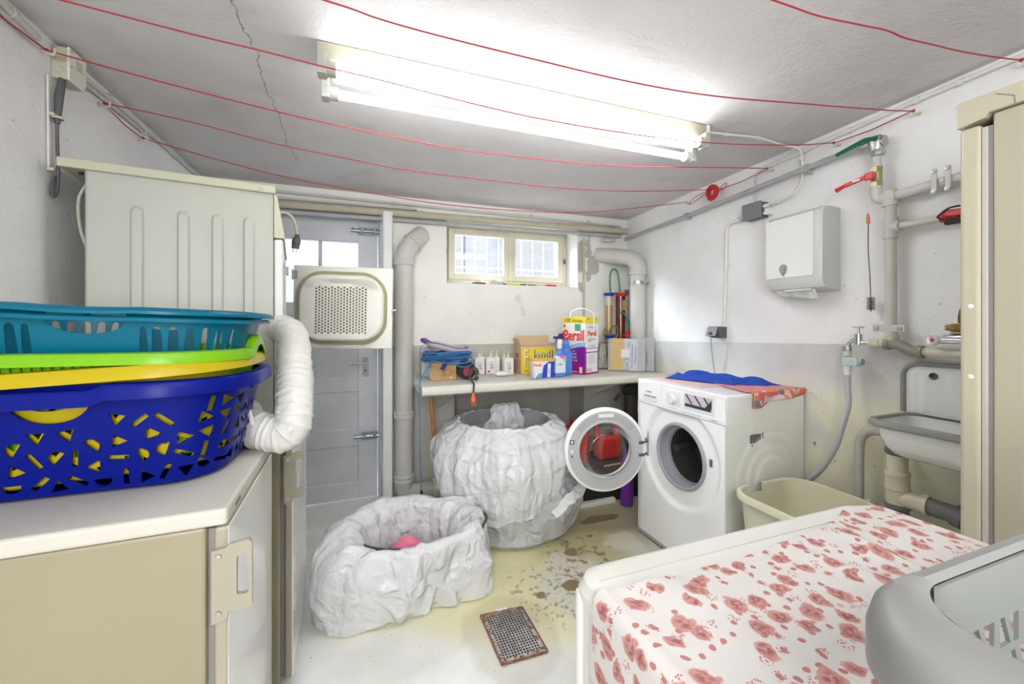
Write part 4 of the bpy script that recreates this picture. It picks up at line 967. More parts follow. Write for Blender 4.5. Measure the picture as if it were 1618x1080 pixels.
# teal basket: two beads at the rim, arched slots, lens shaped grip holes
a_, b2_, r_ = A_-.052, B_-.02, .10
Tt = rrT(a_, b2_, r_)
def skipf(c, T): return any(abs(((c-q+T/2) % T)-T/2) < .085 for q in (0, T/2)) or any(abs(((c-q+T/2) % T)-T/2) < .085 for q in (T/4, 3*T/4)) or False
Ht = arches(a_, b2_, r_, 60, .120, .199, .0135, skipf)
lens_ = lambda c: [(c+.060*math.cos(PI*i/10), .2065-.026*math.sin(PI*i/10)) for i in range(11)]
Ht += [lens_(Tt/2), lens_(0)]
rimt = [(0, 0), (.016, -.001), (.021, -.004), (.023, -.011), (.020, -.011), (.016, -.006), (.003, -.005)]
def gripdip(s, T):
    v = 0
    for c in (0, T/2, T):
        d = abs(s-c); v = max(v, max(0, 1-(d/.085)**4) if d < .085 else 0)
    return -.0015*v
def teal_extra(t, P, T, offz):
    b = bmesh.new(); n = 128; R = []
    for i in range(n):
        s = T*i/n; d = min(abs(s), abs(s-T), abs(s-T/2)); g = max(0, 1-(d/.085)**2) if d < .085 else 0
        e = min(abs(s-T/4), abs(s-3*T/4)); eg = max(0, 1-(e/.07)**2) if e < .07 else 0
        z = .2245-.003*g; o0 = offz(.2195)
        R.append([b.verts.new(P(s, o0+o+eg*.014, z+zz-eg*.003)) for o, zz in ((.002, .009), (.010, .0125), (.018, .010), (.023, .005), (.023, -.001), (.019, .002), (.010, .006), (.003, .004))])
    for i in range(n):
        A, B = R[i], R[(i+1) % n]
        for k in range(8): b.faces.new((A[k], B[k], B[(k+1) % 8], A[(k+1) % 8]))
    bmesh.ops.recalc_face_normals(b, faces=b.faces)
    obj('upper_rim', b, m_tb, t, smooth=True, ang=40)
    b = bmesh.new(); R = []
    for i in range(n):
        s = T*i/n; d = min(abs(s), abs(s-T), abs(s-T/2))
        R.append([b.verts.new(P(s, offz(.2195)+.002, .2185)), b.verts.new(P(s, offz(.2195)+.004, .230-(.003*max(0, 1-(d/.085)**2) if d < .085 else 0)))])
    for i in range(n):
        A, B = R[i], R[(i+1) % n]
        d = min(abs(T*i/n), abs(T*i/n-T), abs(T*i/n-T/2))
        if 0 < d < .062: continue
        b.faces.new((A[0], B[0], B[1], A[1]))
    obj('rim_web', b, m_tb, t, smooth=True, solid=.002)
basket('laundry_basket', 'teal basket with arched slots on top of the stack', (BX+.040, BY-.002, BZ+.142), 0, (0, math.radians(2.2)), a_, b2_, r_, .2195, .046, m_tb, Ht, rimt, gripdip, extra=teal_extra)
# ---------------------------------------------------------------- shelf on the back wall
m_shelf = M('cream shelf laminate', (.70, .68, .60), .35, var=.05, vs=8)
xa = .318
b = bmesh.new()
prof = [(2.32, .80), (2.322, .815), (2.330, .826), (2.345, .83), (2.845, .83), (2.845, .775), (2.335, .775), (2.322, .785)]
A = [b.verts.new((xa, y, z)) for y, z in prof]; B = [b.verts.new((wx(y)-.004, y, z)) for y, z in prof]
b.faces.new(A); b.faces.new(B[::-1])
for i in range(len(prof)): j = (i+1) % len(prof); b.faces.new((A[j], A[i], B[i], B[j]))
bmesh.ops.recalc_face_normals(b, faces=b.faces)
sh = thing('wall_shelf', 'long cream worktop shelf across the back wall under the window', 'shelf', (1.2, 2.58, .775))
obj('shelf_board', b, m_shelf, sh, world=True)
for x in (.50, 1.70):
    b = bmesh.new(); P = [(2.845, .775), (2.40, .775), (2.845, .60)]
    A = [b.verts.new((x, y, z)) for y, z in P]; B = [b.verts.new((x+.015, y, z)) for y, z in P]; b.faces.new(A); b.faces.new(B[::-1])
    for i in range(3): j = (i+1) % 3; b.faces.new((A[j], A[i], B[i], B[j]))
    bmesh.ops.recalc_face_normals(b, faces=b.faces); obj('bracket', b, m_offw, sh, world=True)
SZ = .831
# card box, bottle, blue cable, purple and grey pad, reel with plug
m_card = M('brown cardboard', (.55, .34, .15), .75, var=.06)
t = thing('cardboard_box', 'small brown cardboard box with printed pattern under blue cable coil', 'box', (.48, 2.60, SZ))
obj('carton', box(.408, .562, 2.54, 2.68, SZ, SZ+.115, .003), m_card, t, world=True); obj('side_label', box(.4065, .408, 2.55, 2.67, SZ+.005, SZ+.11), m_paper, t, world=True)
b = NB(); random.seed(2)
for i in range(26):
    a = i*.5; x = .505+.035*math.cos(a)*(.5+.5*random.random())+.01*math.cos(i); z = SZ+.05+.028*math.sin(a)*(.5+.5*random.random())
    b = box(-.006, .006, -.0006, 0, -.0012, .0012, bm=b, M=Matrix.Translation((x, 2.54, z)) @ Matrix.Rotation(a+1, 4, 'Y'))
obj('printed_pattern', b, M('brown print', (.20, .10, .04), .8), t, world=True)
obj('printed_oval', lathe([(0, 0), (.012, 0), (.011, .0008), (0, .0008)], 16, basis((.528, 2.5396, SZ+.018), (1, 0, 0), (0, 0, 1)), sy=.5), M('pale print', (.75, .55, .30), .7), t, world=True)
text('Mega', .016, (.52, 2.5394, SZ+.10), (1, 0, 0), (0, 0, 1), m_ink, t)
m_pbl = M('pale blue grey plastic', (.55, .60, .62), .4)
t = thing('detergent_jug', 'pale blue grey jug behind the cable coil at shelf left end', 'jug', (.40, 2.76, SZ))
obj('jug_body', box(.365, .445, 2.71, 2.80, SZ, SZ+.20, .015, 3), m_pbl, t, world=True); obj('jug_cap', lathe([(.018, 0), (.018, .028), (0, .03)], 16, Matrix.Translation((.405, 2.755, SZ+.20))), m_paper, t, world=True)
t = thing('cleaning_pad', 'grey pad with purple edge lying on top of the blue cable coil', 'pad', (.50, 2.62, 1.0))
def padf(u, v):
    x = .385+.27*u; hw = .075*math.sqrt(max(0, 1-(2*u-1)**4)); y = 2.62+hw*(2*v-1)
    return Vector((x, y, 1.033+.018*math.cos(u*4.0)-.0+.016*(1-(2*v-1)**2)*(1-(2*u-1)**4)-.008*u))
obj('pad_sole', grid(padf, 24, 10), M('lilac grey fabric', (.50, .47, .52), .8, bump=.3, bs=200), t, world=True, smooth=True, solid=.034, ang=0)
pe = [padf(i/24, 0)+Vector((0, 0, .019)) for i in range(25)]+[padf(1-i/24, 1)+Vector((0, 0, .019)) for i in range(25)]
obj('purple_edge', tube(pe, .0045, 8, closed=True), M('dark purple', (.11, .05, .14), .5), t, world=True, smooth=True)
obj('purple_tip', tube(spline([(.352, 2.60, 1.082), (.368, 2.61, 1.082), (.395, 2.615, 1.068), (.42, 2.62, 1.055)], 4), .012, 10, radii=[.006]*1+[.014]*3+[.017]*3+[.015]*3+[.012]*3), M('purple plastic', (.19, .06, .26), .4), t, world=True, smooth=True)
obj('round_button', lathe([(0, -.004), (.014, -.002), (.016, .006), (0, .010)], 16, Matrix.Translation((.652, 2.575, 1.01))), m_pbl, t, world=True, smooth=True)
t = thing('cable_coil', 'large bundle of blue cable coiled on the cardboard box', 'cable', (.50, 2.60, .95))
m_bc = M('blue cable sheath', (.055, .19, .42), .35); random.seed(21)
b = NB()
for k in range(26):
    cx = .513+random.uniform(-.012, .012); cy = 2.60+random.uniform(-.02, .02); cz = .975+random.uniform(-.022, .022)
    rx = random.uniform(.125, .163); ry = random.uniform(.07, .12); tx = random.uniform(-.10, .10); ty_ = random.uniform(-.35, .35); ph = random.random()*6
    P = []
    for i in range(28):
        a = 2*PI*i/28; P.append((cx+rx*math.cos(a), cy+ry*math.sin(a), cz+tx*rx*math.cos(a)+ty_*ry*math.sin(a)*.5+.006*math.sin(2*a+ph)))
    b = tube(P, .0034, 7, b, closed=True)
b = tube(spline([(.37, 2.55, 1.0), (.40, 2.50, .965), (.50, 2.46, .945), (.60, 2.465, .945), (.665, 2.52, .955)], 6), .0036, 7, b)
b = tube(spline([(.53, 2.49, .955), (.56, 2.47, .925), (.60, 2.47, .918), (.655, 2.50, .93), (.68, 2.54, .96)], 6), .0036, 7, b)
obj('coils', b, m_bc, t, world=True, smooth=True)
obj('hanging_end', tube(spline([(.40, 2.48, .955), (.36, 2.42, .925), (.315, 2.35, .87), (.302, 2.31, .80), (.303, 2.305, .62), (.305, 2.306, .45), (.312, 2.31, .24)], 6), .0033, 7), m_bc, t, world=True, smooth=True)
obj('connector', tube([(.312, 2.31, .255), (.312, 2.31, .215)], .008, 8, radii=[.006, .009]), m_black, t, world=True)
obj('fabric_strap', box(-.012, .012, -.003, .003, -.035, .035, .002, M=Matrix.Translation((.475, 2.475, .935)) @ Matrix.Rotation(.6, 4, 'Y')), M('navy velcro', (.02, .03, .22), .8), t, world=True)
obj('plug_tab', box(-.005, .005, -.004, .004, -.012, .012, .002, M=Matrix.Translation((.377, 2.44, .935)) @ Matrix.Rotation(.5, 4, 'Y')), m_dgrey, t, world=True)
t = thing('cable_reel', 'black and red cable reel with dark lead and orange plug dangling over edge', 'cable reel', (.62, 2.56, SZ))
M_r = axis_mat((.625, 2.55, SZ+.058), (0, 1, 0)); b = lathe([(0, -.03), (.058, -.03), (.058, -.024), (.03, -.022), (.03, .022), (.058, .024), (.058, .03), (0, .03)], 28, M_r)
obj('drum', b, m_black, t, world=True, smooth=True)
obj('drum_center', lathe([(0, -.002), (.032, 0), (.030, .004), (0, .005)], 20, axis_mat((.632, 2.519, SZ+.052), (0, -1, 0))), M('crimson plastic', (.40, .05, .10), .4), t, world=True, smooth=True)
b = NB()
for k in range(3): b = tube([(.650+.006*k+.022*math.cos(a*.5)*(1+.15*k), 2.475, .862+.045*math.sin(a*.5)+.003*k) for a in range(0, 13)], .0045, 8, b)
b = tube(spline([(.64, 2.50, .905), (.655, 2.47, .905), (.675, 2.455, .88), (.66, 2.45, .85), (.635, 2.42, .845), (.622, 2.36, .838), (.618, 2.315, .833), (.612, 2.298, .81), (.608, 2.295, .785)], 5), .0055, 8, b)
obj('lead', b, M('dark olive lead', (.07, .075, .06), .5), t, world=True, smooth=True)
m_or = M('neon orange plug', (.85, .14, .07), .35)
b = lathe([(0, .035), (.007, .034), (.0085, .015), (.014, .005), (.0145, -.012), (.020, -.014), (.020, -.018), (.012, -.026), (0, -.026)], 14, Matrix.Translation((.608, 2.295, .752)))
obj('plug_body', b, m_or, t, world=True, smooth=True)
b = NB()
for s in (-1, 1): b = cyl((.608+.007*s, 2.295, .727), (.611+.010*s, 2.295, .705), .0022, 8, bm=b)
obj('pin', b, M('brass pin', (.7, .55, .25), .3, .8), t, world=True)
# glue bottles with nozzles
m_glue = M('glue bottle white', (.80, .78, .72), .4)
m_lr = M('label red', (.65, .08, .10), .6); m_lb = M('label blue', (.08, .22, .55), .6)
def glue_bottle(first, x, y, rz, label):
    if first is None:
        t = thing('glue_bottle', label, 'glue bottle', (x, y, SZ), rz, 'white nozzle glue bottles on the shelf')
        obj('bottle_body', box(-.036, .036, -.02, .02, 0, .118, .008, 3), m_glue, t)
        obj('nozzle', lathe([(.013, .116), (.013, .126), (.009, .130), (.004, .145), (.0022, .168), (0, .168)], 14), M('nozzle cream', (.72, .69, .50), .4), t, smooth=True)
        b = box(-.030, .030, -.0208, -.0198, .008, .108); l = obj('front_label', b, m_paper, t)
        text('LaCon', .014, (0, -.0212, .084), (1, 0, 0), (0, 0, 1), m_lr, l, world=False); text('DB', .017, (0, -.0212, .066), (1, 0, 0), (0, 0, 1), m_lb, l, world=False, off=.0005)
        text('108', .020, (0, -.0212, .046), (1, 0, 0), (0, 0, 1), m_lr, l, world=False, off=.0005); text('D3', .009, (0, -.0212, .030), (1, 0, 0), (0, 0, 1), m_lb, l, world=False)
        obj('round_mark', lathe([(0, 0), (.0085, 0), (.0085, .0006), (0, .0006)], 16, axis_mat((-.018, -.0209, .020), (0, -1, 0))), m_lr, l)
        return t
    r = first.copy(); C.objects.link(r); r.location = (x, y, SZ); r.rotation_euler = (0, 0, rz); r['label'] = label
    for ch in list(first.children):
        c = ch.copy(); C.objects.link(c); c.parent = r
        for g in ch.children: d = g.copy(); C.objects.link(d); d.parent = c
    return r
g0 = glue_bottle(None, .765, 2.73, 0, 'white glue bottle with nozzle, leftmost, half behind the blue cable')
for x, y, rz, l in ((.85, 2.735, 0, 'white glue bottle second from left, label facing front'), (.905, 2.765, 1.4, 'white glue bottle turned sideways just right of the second one'), (.952, 2.735, 1.4, 'white glue bottle turned sideways beside the rightmost one'),
                    (.955, 2.66, 0, 'white glue bottle at the right end, nearest the front, behind the soap'), (.80, 2.80, .1, 'white glue bottle in the back row behind the leftmost ones'), (.885, 2.815, -.1, 'white glue bottle in the back row behind the middle gap')): glue_bottle(g0, x, y, rz, l)
b = grid(lambda u, v: Vector((.888+(.062+.006*math.sin(5*u*2*PI))*math.cos(2*PI*u)*math.sin(PI*v), 2.60+(.034+.003*math.sin(4*u*2*PI))*math.sin(2*PI*u)*math.sin(PI*v), SZ+.018-.018*math.cos(PI*v)+.003*noise.noise(Vector((u*9, v*7, 0)))*math.sin(PI*v))), 40, 16, True)
bmesh.ops.remove_doubles(b, verts=b.verts, dist=1e-4)
tag(obj('wrapped_soap', b, m_paper, smooth=True, ang=0), 'crumpled white wrapped lump in front of the right glue bottle', 'wrapped soap')
t = thing('tin_can', 'small cream green tin between glue bottles and yellow carton', 'tin', (1.04, 2.79, SZ))
obj('tin_body', lathe([(0, 0), (.040, 0), (.042, .002), (.045, .085), (.048, .087), (.048, .092), (0, .092)], 24, Matrix.Translation((1.015, 2.80, SZ))), M('pale green tin', (.46, .45, .28), .4), t, world=True, smooth=True)
tag(obj('metal_offcut', box(-.055, .055, -.02, .02, 0, .0015, M=Matrix.Translation((1.06, 2.40, SZ)) @ Matrix.Rotation(.25, 4, 'Z')), m_steel), 'thin flat grey metal offcut lying at the shelf edge below tub', 'metal offcut')
# yellow carton
m_yel = M('yellow print', (.82, .66, .03), .45)
t = thing('glue_carton', 'yellow and brown carton with large dark lettering and open top flaps', 'carton', (1.17, 2.68, SZ), .0)
M_f = Matrix.Translation((1.04, 2.63, SZ)); fw, fd, fh = .27, .115, .195
obj('carton', box(0, fw, 0, fd, 0, fh, .002, M=M_f), M('tan carton', (.62, .47, .28), .7), t, world=True)
obj('front_print', box(.003, fw-.003, -.0012, 0, .004, fh-.012, M=M_f), m_yel, t, world=True)
b = box(0, .002, 0, .0015, 0, .075, M=M_f @ Matrix.Translation((0, fd, fh)) @ Matrix.Rotation(.5, 4, 'X')); b = box(0, fw, 0, .002, 0, .075, bm=b, M=M_f @ Matrix.Translation((0, fd, fh)) @ Matrix.Rotation(-.1, 4, 'X'))
b = box(-.0, .002, 0, fd, 0, .06, bm=b, M=M_f @ Matrix.Translation((0, 0, fh)) @ Matrix.Rotation(-.35, 4, 'Y'))
obj('open_flaps', b, M('tan carton', ), t, world=True)
m_navy = M('navy print', (.03, .05, .18), .5)
yy = 2.63-.0015
text('F', .165, (1.083, yy-.001, SZ+.108), (1, 0, 0), (0, 0, 1), m_card, t, sx=.5, off=.004); text('F', .165, (1.076, yy-.0022, SZ+.112), (1, 0, 0), (0, 0, 1), M('cream print', (.85, .74, .48), .5), t, sx=.5)
text('lamil', .105, (1.208, yy-.0005, SZ+.125), (1, 0, 0), (0, 0, 1), m_navy, t, sx=.80, off=.004); text('lamil', .105, (1.204, yy-.0012, SZ+.127), (1, 0, 0), (0, 0, 1), MC['cream print'], t, sx=.80, off=-.0005)
text('im Ganzen', .024, (1.12, yy, SZ+.024), (1, 0, 0), (0, 0, 1), m_ink, t)
obj('red_square', box(-.0012, 0, .045, .095, .115, .145, M=M_f), m_lr, t, world=True)
for k in range(4): text('NATUR-OEL'[k:k+6], .016, (1.0385, 2.70, SZ+.095-.018*k), (0, -1, 0), (0, 0, 1), m_lr, t)
# tub
t = thing('detergent_tub', 'small blue and white washing powder tub with orange lid', 'tub', (1.12, 2.46, SZ), -.05)
def tubf(z, k=1): return .070+.010*z/.115
b = bmesh.new(); R = []
for z in (0, .04, .08, .112):
    R.append([b.verts.new((x, y, z)) for x, y in rrpoly(0, 0, tubf(z), tubf(z)*.62, .022, 5)])
for A, B in zip(R, R[1:]):
    for i in range(len(A)): b.faces.new((A[i], A[(i+1) % len(A)], B[(i+1) % len(A)], B[i]))
b.faces.new(R[0][::-1]); b.faces.new(R[-1]); bmesh.ops.recalc_face_normals(b, faces=b.faces)
obj('tub_body', b, m_paper, t, smooth=True)
b = bmesh.new(); A = [b.verts.new((x, y, .112)) for x, y in rrpoly(0, 0, .084, .054, .026, 5)]; B = [b.verts.new((x, y, .124)) for x, y in rrpoly(0, 0, .084, .054, .026, 5)]
b.faces.new(B); b.faces.new(A[::-1])
for i in range(len(A)): b.faces.new((A[i], A[(i+1) % len(A)], B[(i+1) % len(A)], B[i]))
obj('lid', b, M('orange lid', (.80, .42, .05), .35), t)
def tface(pts, off): # polygon on the sloping front face
    b = bmesh.new(); b.faces.new([b.verts.new((x, -.62*tubf(z)-off, z)) for x, z in pts]); bmesh.ops.recalc_face_normals(b, faces=b.faces); return b
m_tubb = M('tub blue', (.02, .06, .50), .35)
obj('blue_print', tface([(-.015, .002), (.068, .002), (.072, .108), (.030, .108), (-.005, .082), (-.012, .04)], .0006), m_tubb, t)
obj('blue_wave', tface([(-.06, .002), (-.015, .002), (-.012, .03), (-.03, .035), (-.05, .02)], .0006), M('sky blue print', (.15, .40, .70), .4), t)
obj('info_strip', tface([(.022, .006), (.044, .006), (.046, .095), (.024, .095)], .0012), m_paper, t)
text('Persil', .024, (-.048, -.0485, .086), (1, 0, 0), (0, 0, 1), m_ltred, t, world=False, off=.0008)
text('DISCS', .016, (.034, -.0478, .05), (0, 0, 1), (-1, 0, 0), m_lb, t, world=False)
# spray bottle and blue bottle
t = thing('spray_bottle', 'clear spray cleaner bottle with bright label and navy trigger head', 'spray bottle', (1.245, 2.44, SZ))
m_sky = M('sky blue plastic', (.08, .24, .75), .25, coat=.3)
b = box(-.037, .037, -.022, .022, 0, .155, .012, 3, M=Matrix.Translation((1.243, 2.44, SZ))); b = lathe([(.030, .15), (.020, .172), (.014, .185), (.014, .20)], 18, Matrix.Translation((1.243, 2.44, SZ)), b)
obj('bottle_body', b, m_sky, t, world=True, smooth=True)
obj('shrink_label', box(-.0385, .0385, -.0235, .0235, .022, .150, .012, 3, M=Matrix.Translation((1.243, 2.44, SZ))), M('milky label', (.68, .76, .82), .35), t, world=True)
b = bmesh.new(); b.faces.new([b.verts.new((1.243+x, 2.4155, SZ+z)) for x, z in ((-.026, .146), (.034, .146), (.026, .130), (.006, .122))]); bmesh.ops.recalc_face_normals(b, faces=b.faces); obj('pink_print', b, M('pink print', (.80, .12, .45), .5), t, world=True)
obj('green_print', lathe([(0, 0), (.014, 0), (.014, .0006), (0, .0006)], 14, axis_mat((1.268, 2.4162, SZ+.115), (0, -1, 0))), M('green print', (.30, .70, .20), .5), t, world=True)
text('Clin', .022, (1.235, 2.4155, SZ+.085), (1, 0, 0), (0, 0, 1), m_navy, t)
obj('neck_collar', lathe([(.0165, 0), (.0165, .03), (.02, .034), (.02, .06), (.012, .064), (0, .064)], 18, Matrix.Translation((1.243, 2.44, SZ+.19))), m_paper, t, world=True, smooth=True)
b = box(-.045, .03, -.009, .009, .255, .272, .004, M=Matrix.Translation((1.243, 2.44, SZ))); b = box(-.008, .022, -.012, .012, .248, .290, .005, bm=b, M=Matrix.Translation((1.243, 2.44, SZ))); b = tube([(1.222, 2.44, SZ+.257), (1.214, 2.44, SZ+.225)], .005, 8, b)
obj('trigger_head', b, M('navy plastic', (.015, .03, .14), .35), t, world=True)
t = thing('softener_bottle', 'plain blue bottle with stepped neck behind the spray cleaner', 'bottle', (1.325, 2.50, SZ))
b = box(-.042, .042, -.03, .03, 0, .17, .016, 3, M=Matrix.Translation((1.325, 2.51, SZ)))
b = lathe([(.036, .16), (.030, .18), (.026, .185), (.030, .195), (.026, .203), (.029, .212), (.025, .222), (.022, .24), (.0, .24)], 22, Matrix.Translation((1.325, 2.51, SZ)), b)
obj('bottle_body', b, m_sky, t, world=True, smooth=True); obj('cap', lathe([(.02, .24), (.02, .262), (0, .264)], 18, Matrix.Translation((1.325, 2.51, SZ))), m_red, t, world=True, smooth=True)
# large washing powder box
t = thing('washing_powder_box', 'tall purple and white washing powder box with big red lettering and arched handle', 'box', (1.48, 2.56, SZ))
c0 = Vector((1.457, 2.467, SZ)); Lx = Vector((1.372, 2.66, SZ))-c0; Lx = Lx.normalized(); Rx = Vector((1.615, 2.535, SZ))-c0; Rx = Rx.normalized(); hh = .405
wl, wr = .205, .155; Z3 = Vector((0, 0, 1))
b = bmesh.new(); q = [c0, c0+Rx*wr, c0+Rx*wr+Lx*wl, c0+Lx*wl]
A = [b.verts.new(p) for p in q]; B = [b.verts.new(p+Z3*hh) for p in q]; b.faces.new(A[::-1]); b.faces.new(B)
for i in range(4): j = (i+1) % 4; b.faces.new((A[i], A[j], B[j], B[i]))
obj('carton', b, m_paper, t, world=True)
nL = Lx.cross(Z3).normalized()
if nL.dot(Vector((-1, -1, 0))) < 0: nL = -nL
nR = Rx.cross(Z3).normalized()
if nR.dot(Vector((0, -1, 0))) < 0: nR = -nR
def onL(pts, off, name, mt, par=t):   # x measured from the far left edge towards the near corner
    b = bmesh.new(); b.faces.new([b.verts.new(c0+Lx*(wl-x)+Z3*z+nL*off) for x, z in pts]); bmesh.ops.recalc_face_normals(b, faces=b.faces); return obj(name, b, mt, par, world=True)
def onR(pts, off, name, mt, par=t):
    b = bmesh.new(); b.faces.new([b.verts.new(c0+Rx*x+Z3*z+nR*off) for x, z in pts]); bmesh.ops.recalc_face_normals(b, faces=b.faces); return obj(name, b, mt, par, world=True)
m_pur = M('purple print', (.22, .02, .30), .35); m_mag = M('magenta print', (.42, .01, .20), .35); m_lblu = M('light blue print', (.30, .50, .80), .4)
rect = lambda x0, x1, z0, z1: [(x0, z0), (x1, z0), (x1, z1), (x0, z1)]
onL(rect(0, wl, hh-.048, hh-.002), .0006, 'yellow_band', m_yel); onR(rect(0, wr, hh-.048, hh-.002), .0006, 'yellow_band', m_yel)
onL([(0, 0), (wl, 0), (wl, .195)]+[(wl-.205*math.sin(PI/2*i/8), .195-.115*(1-math.cos(PI/2*i/8))) for i in range(1, 8)]+[(0, .06)], .0005, 'purple_ground', m_pur)
onL([(wl, .195), (wl, .225)]+[(wl-.205*math.sin(PI/2*i/8), .225-.115*(1-math.cos(PI/2*i/8))) for i in range(1, 9)]+[(wl-.205*math.sin(PI/2*i/8), .195-.115*(1-math.cos(PI/2*i/8))) for i in range(8, 0, -1)], .0008, 'blue_swoosh', m_lblu)
onL([(0, 0), (wl, 0), (wl, .06), (.12, .085), (.06, .05)], .0008, 'magenta_ground', m_mag)
for i, cl in enumerate(((.85, .65, .05), (.85, .35, .03), (.60, .75, .10), (.90, .85, .35), (.80, .12, .05))):
    a = .6+.42*i; onL([(.045+.014*math.cos(a-.25), .075+.02*math.sin(a-.25)-.02), (.045+.062*math.cos(a), .055+.075*math.sin(a)), (.045+.014*math.cos(a+.25), .055+.02*math.sin(a+.25))], .0012, 'splash', M('splash %d' % i, cl, .5))
onR(rect(0, wr, 0, .185), .0005, 'purple_ground', m_pur); onR(rect(0, wr, 0, .03), .0008, 'magenta_ground', m_mag)
onR(rect(.010, wr-.012, .012, .150), .0014, 'text_panel', m_paper); onR(rect(.010, wr-.012, .157, .180), .0014, 'text_panel', m_paper)
onL(rect(.115, .165, hh-.10, hh-.052), .0010, 'green_mark', M('green mark', (.04, .38, .22), .5))
onL(rect(.012, .03, hh-.075, hh-.055), .0010, 'red_mark', m_ltred)
text('Persil', .105, c0+Lx*(wl-.105)+Z3*.268+nL*.0012, -Lx, Z3, m_ltred, t, sx=.80, off=.003, ext=.0003)
onL([(.0, .232), (.022, .236), (.03, .27), (.022, .300), (.0, .295)], .0009, 'red_bubble', m_ltred)
text('Persil', .05, c0+Rx*.08+Z3*.285+nR*.0012, Rx, Z3, m_ltred, t, sx=.95, off=.0015, ext=.0003)
text('100', .042, c0+Lx*(wl-.045)+Z3*(hh-.026)+nL*.0012, -Lx, Z3, m_ink, t, sx=.9, shear=.2); text('Kitchen', .030, c0+Lx*(wl-.135)+Z3*(hh-.030)+nL*.0012, -Lx, Z3, m_ink, t, sx=.95, shear=.2)
text('1000', .014, c0+Rx*.035+Z3*(hh-.018)+nR*.0012, Rx, Z3, m_green, t); text('Waschen', .012, c0+Rx*.11+Z3*(hh-.018)+nR*.0012, Rx, Z3, m_lr, t)
text('144', .022, c0+Rx*.05+Z3*.232+nR*.0012, Rx, Z3, m_mg, t, sx=.8)
for z in (.20, .245, .33): text('Color Waschmittel', .011, c0+Rx*.075+Z3*z+nR*.0012, Rx, Z3, m_mg, t)
for k, s in enumerate(('3x', 'KRAFT', 'FARBE', 'COLOR')): text(s, .018, c0+Lx*(wl-.105)+Z3*(.160-.022*k)+nL*.0014, -Lx, Z3, m_paper, t)
text('SUPER WASCHEN', .013, c0+Lx*(wl-.085)+Z3*.014+nL*.0016, -Lx, Z3, m_paper, t); onL(rect(.155, .18, .008, .05), .0016, 'scoop_mark', m_paper)
for k in range(5): text('Inhalt und Dosierung', .0085, c0+Rx*.075+Z3*(.135-.014*k)+nR*.0019, Rx, Z3, m_grey, t)
b = NB()
for k in range(14):
    x = .016+k*.0042; v = [c0+Rx*(x+a)+Z3*z+nR*.0022 for a, z in ((0, .02), (.0012+.0012*(k % 3 == 0), .02), (.0012+.0012*(k % 3 == 0), .042), (0, .042))]; b.faces.new([b.verts.new(p) for p in v])
obj('barcode', b, m_mg, t, world=True)
hm = c0+Lx*wl/2+Rx*wr/2+Z3*hh
pa = c0+Lx*(wl*.62)+Z3*(hh-.006)+nL*.003; pb_ = c0+Rx*(wr*.62)+Z3*(hh-.085)+nR*.003
hp = [pa, pa+Z3*.045+Rx*.02, (pa+pb_)/2+Z3*.105, pb_+Z3*.115-Rx*.01, pb_+Z3*.06+Rx*.004, pb_]
obj('carry_handle', tube(spline(hp, 7), .0055, 8), m_paper, t, world=True, smooth=True)
# bag beside it
b = grid(lambda u, v: Vector((1.775+(.055+.03*noise.noise(Vector((math.cos(2*PI*u)*2, math.sin(2*PI*u)*2, v*4)))-.03*v)*math.cos(2*PI*u)*(1 if v > 0 else 0)*(1 if v < 1 else .05), 2.76+(.05+.02*noise.noise(Vector((math.cos(2*PI*u)*2+7, math.sin(2*PI*u)*2, v*4)))-.02*v)*math.sin(2*PI*u)*(1 if v > 0 else 0)*(1 if v < 1 else .05), SZ+.20*v)), 36, 24, True)
bmesh.ops.remove_doubles(b, verts=b.verts, dist=1e-4)
tag(obj('clear_plastic_bag', b, M('grey clear film', (.55, .52, .48), .15, alpha=.8, coat=.6), smooth=True, ang=0), 'crumpled clear plastic bag between powder box and wrapped boards', 'bag')
# wrapped sanding boards
def board(name, label, c, ex, ez_, w_, h_, th, inner=True):
    M_b = basis(c, ex, ez_); t = thing(name, label, 'board', c); W[t.name] = Matrix.Translation(c)
    obj('board_core', box(0, w_, 0, h_, -th, 0, .002, M=M_b), M('grey board film', (.45, .45, .46), .15, coat=.8), t, world=True)
    if inner:
        for nm, x0, x1, mt in (('tan_face', .018, w_*.44, M('tan face', (.66, .46, .20), .4)), ('pale_face', w_*.44+.001, w_*.80, M('pale lilac face', (.60, .60, .68), .4))):
            obj(nm, box(x0, x1, .006, h_-.004, 0, .001, M=M_b), mt, t, world=True)
        obj('paper_label', box(w_*.36, w_*.58, h_*.40, h_*.66, .001, .0022, M=M_b), m_paper, t, world=True)
        o_ = M_b.to_3x3()
        for s_, sz, x, y in (('DICE', .045, w_*.53, h_*.22), ('dies', .030, w_*.56, h_*.82), ('Premium Abdeckplatte', .019, w_*.66, h_*.45), ('Schleifen Streichen', .017, w_*.75, h_*.5)):
            text(s_, sz, M_b @ Vector((x, y, .0024)), M_b.to_3x3() @ Vector((0, 1, 0)), M_b.to_3x3() @ Vector((-1, 0, 0)), m_mg, t)
    return t
eb = Vector((.215, -.225, 0)).normalized(); up_ = Vector((.22, .05, 1))
board('wrapped_board', 'film wrapped tan and grey board leaning in the corner of shelf', (1.745, 2.63, SZ+.003), eb, up_, .27, .245, .018)
b2nd = board('wrapped_board', 'narrow second wrapped board behind the tan one at shelf right end', (1.955, 2.50, SZ+.003), Vector((.06, -.06, 0)), up_, .09, .25, .02, False)
text('Abdeckplatte', .018, (1.985, 2.475, SZ+.10), (0, .1, 1), (-.7, .7, 0), m_mg, b2nd)
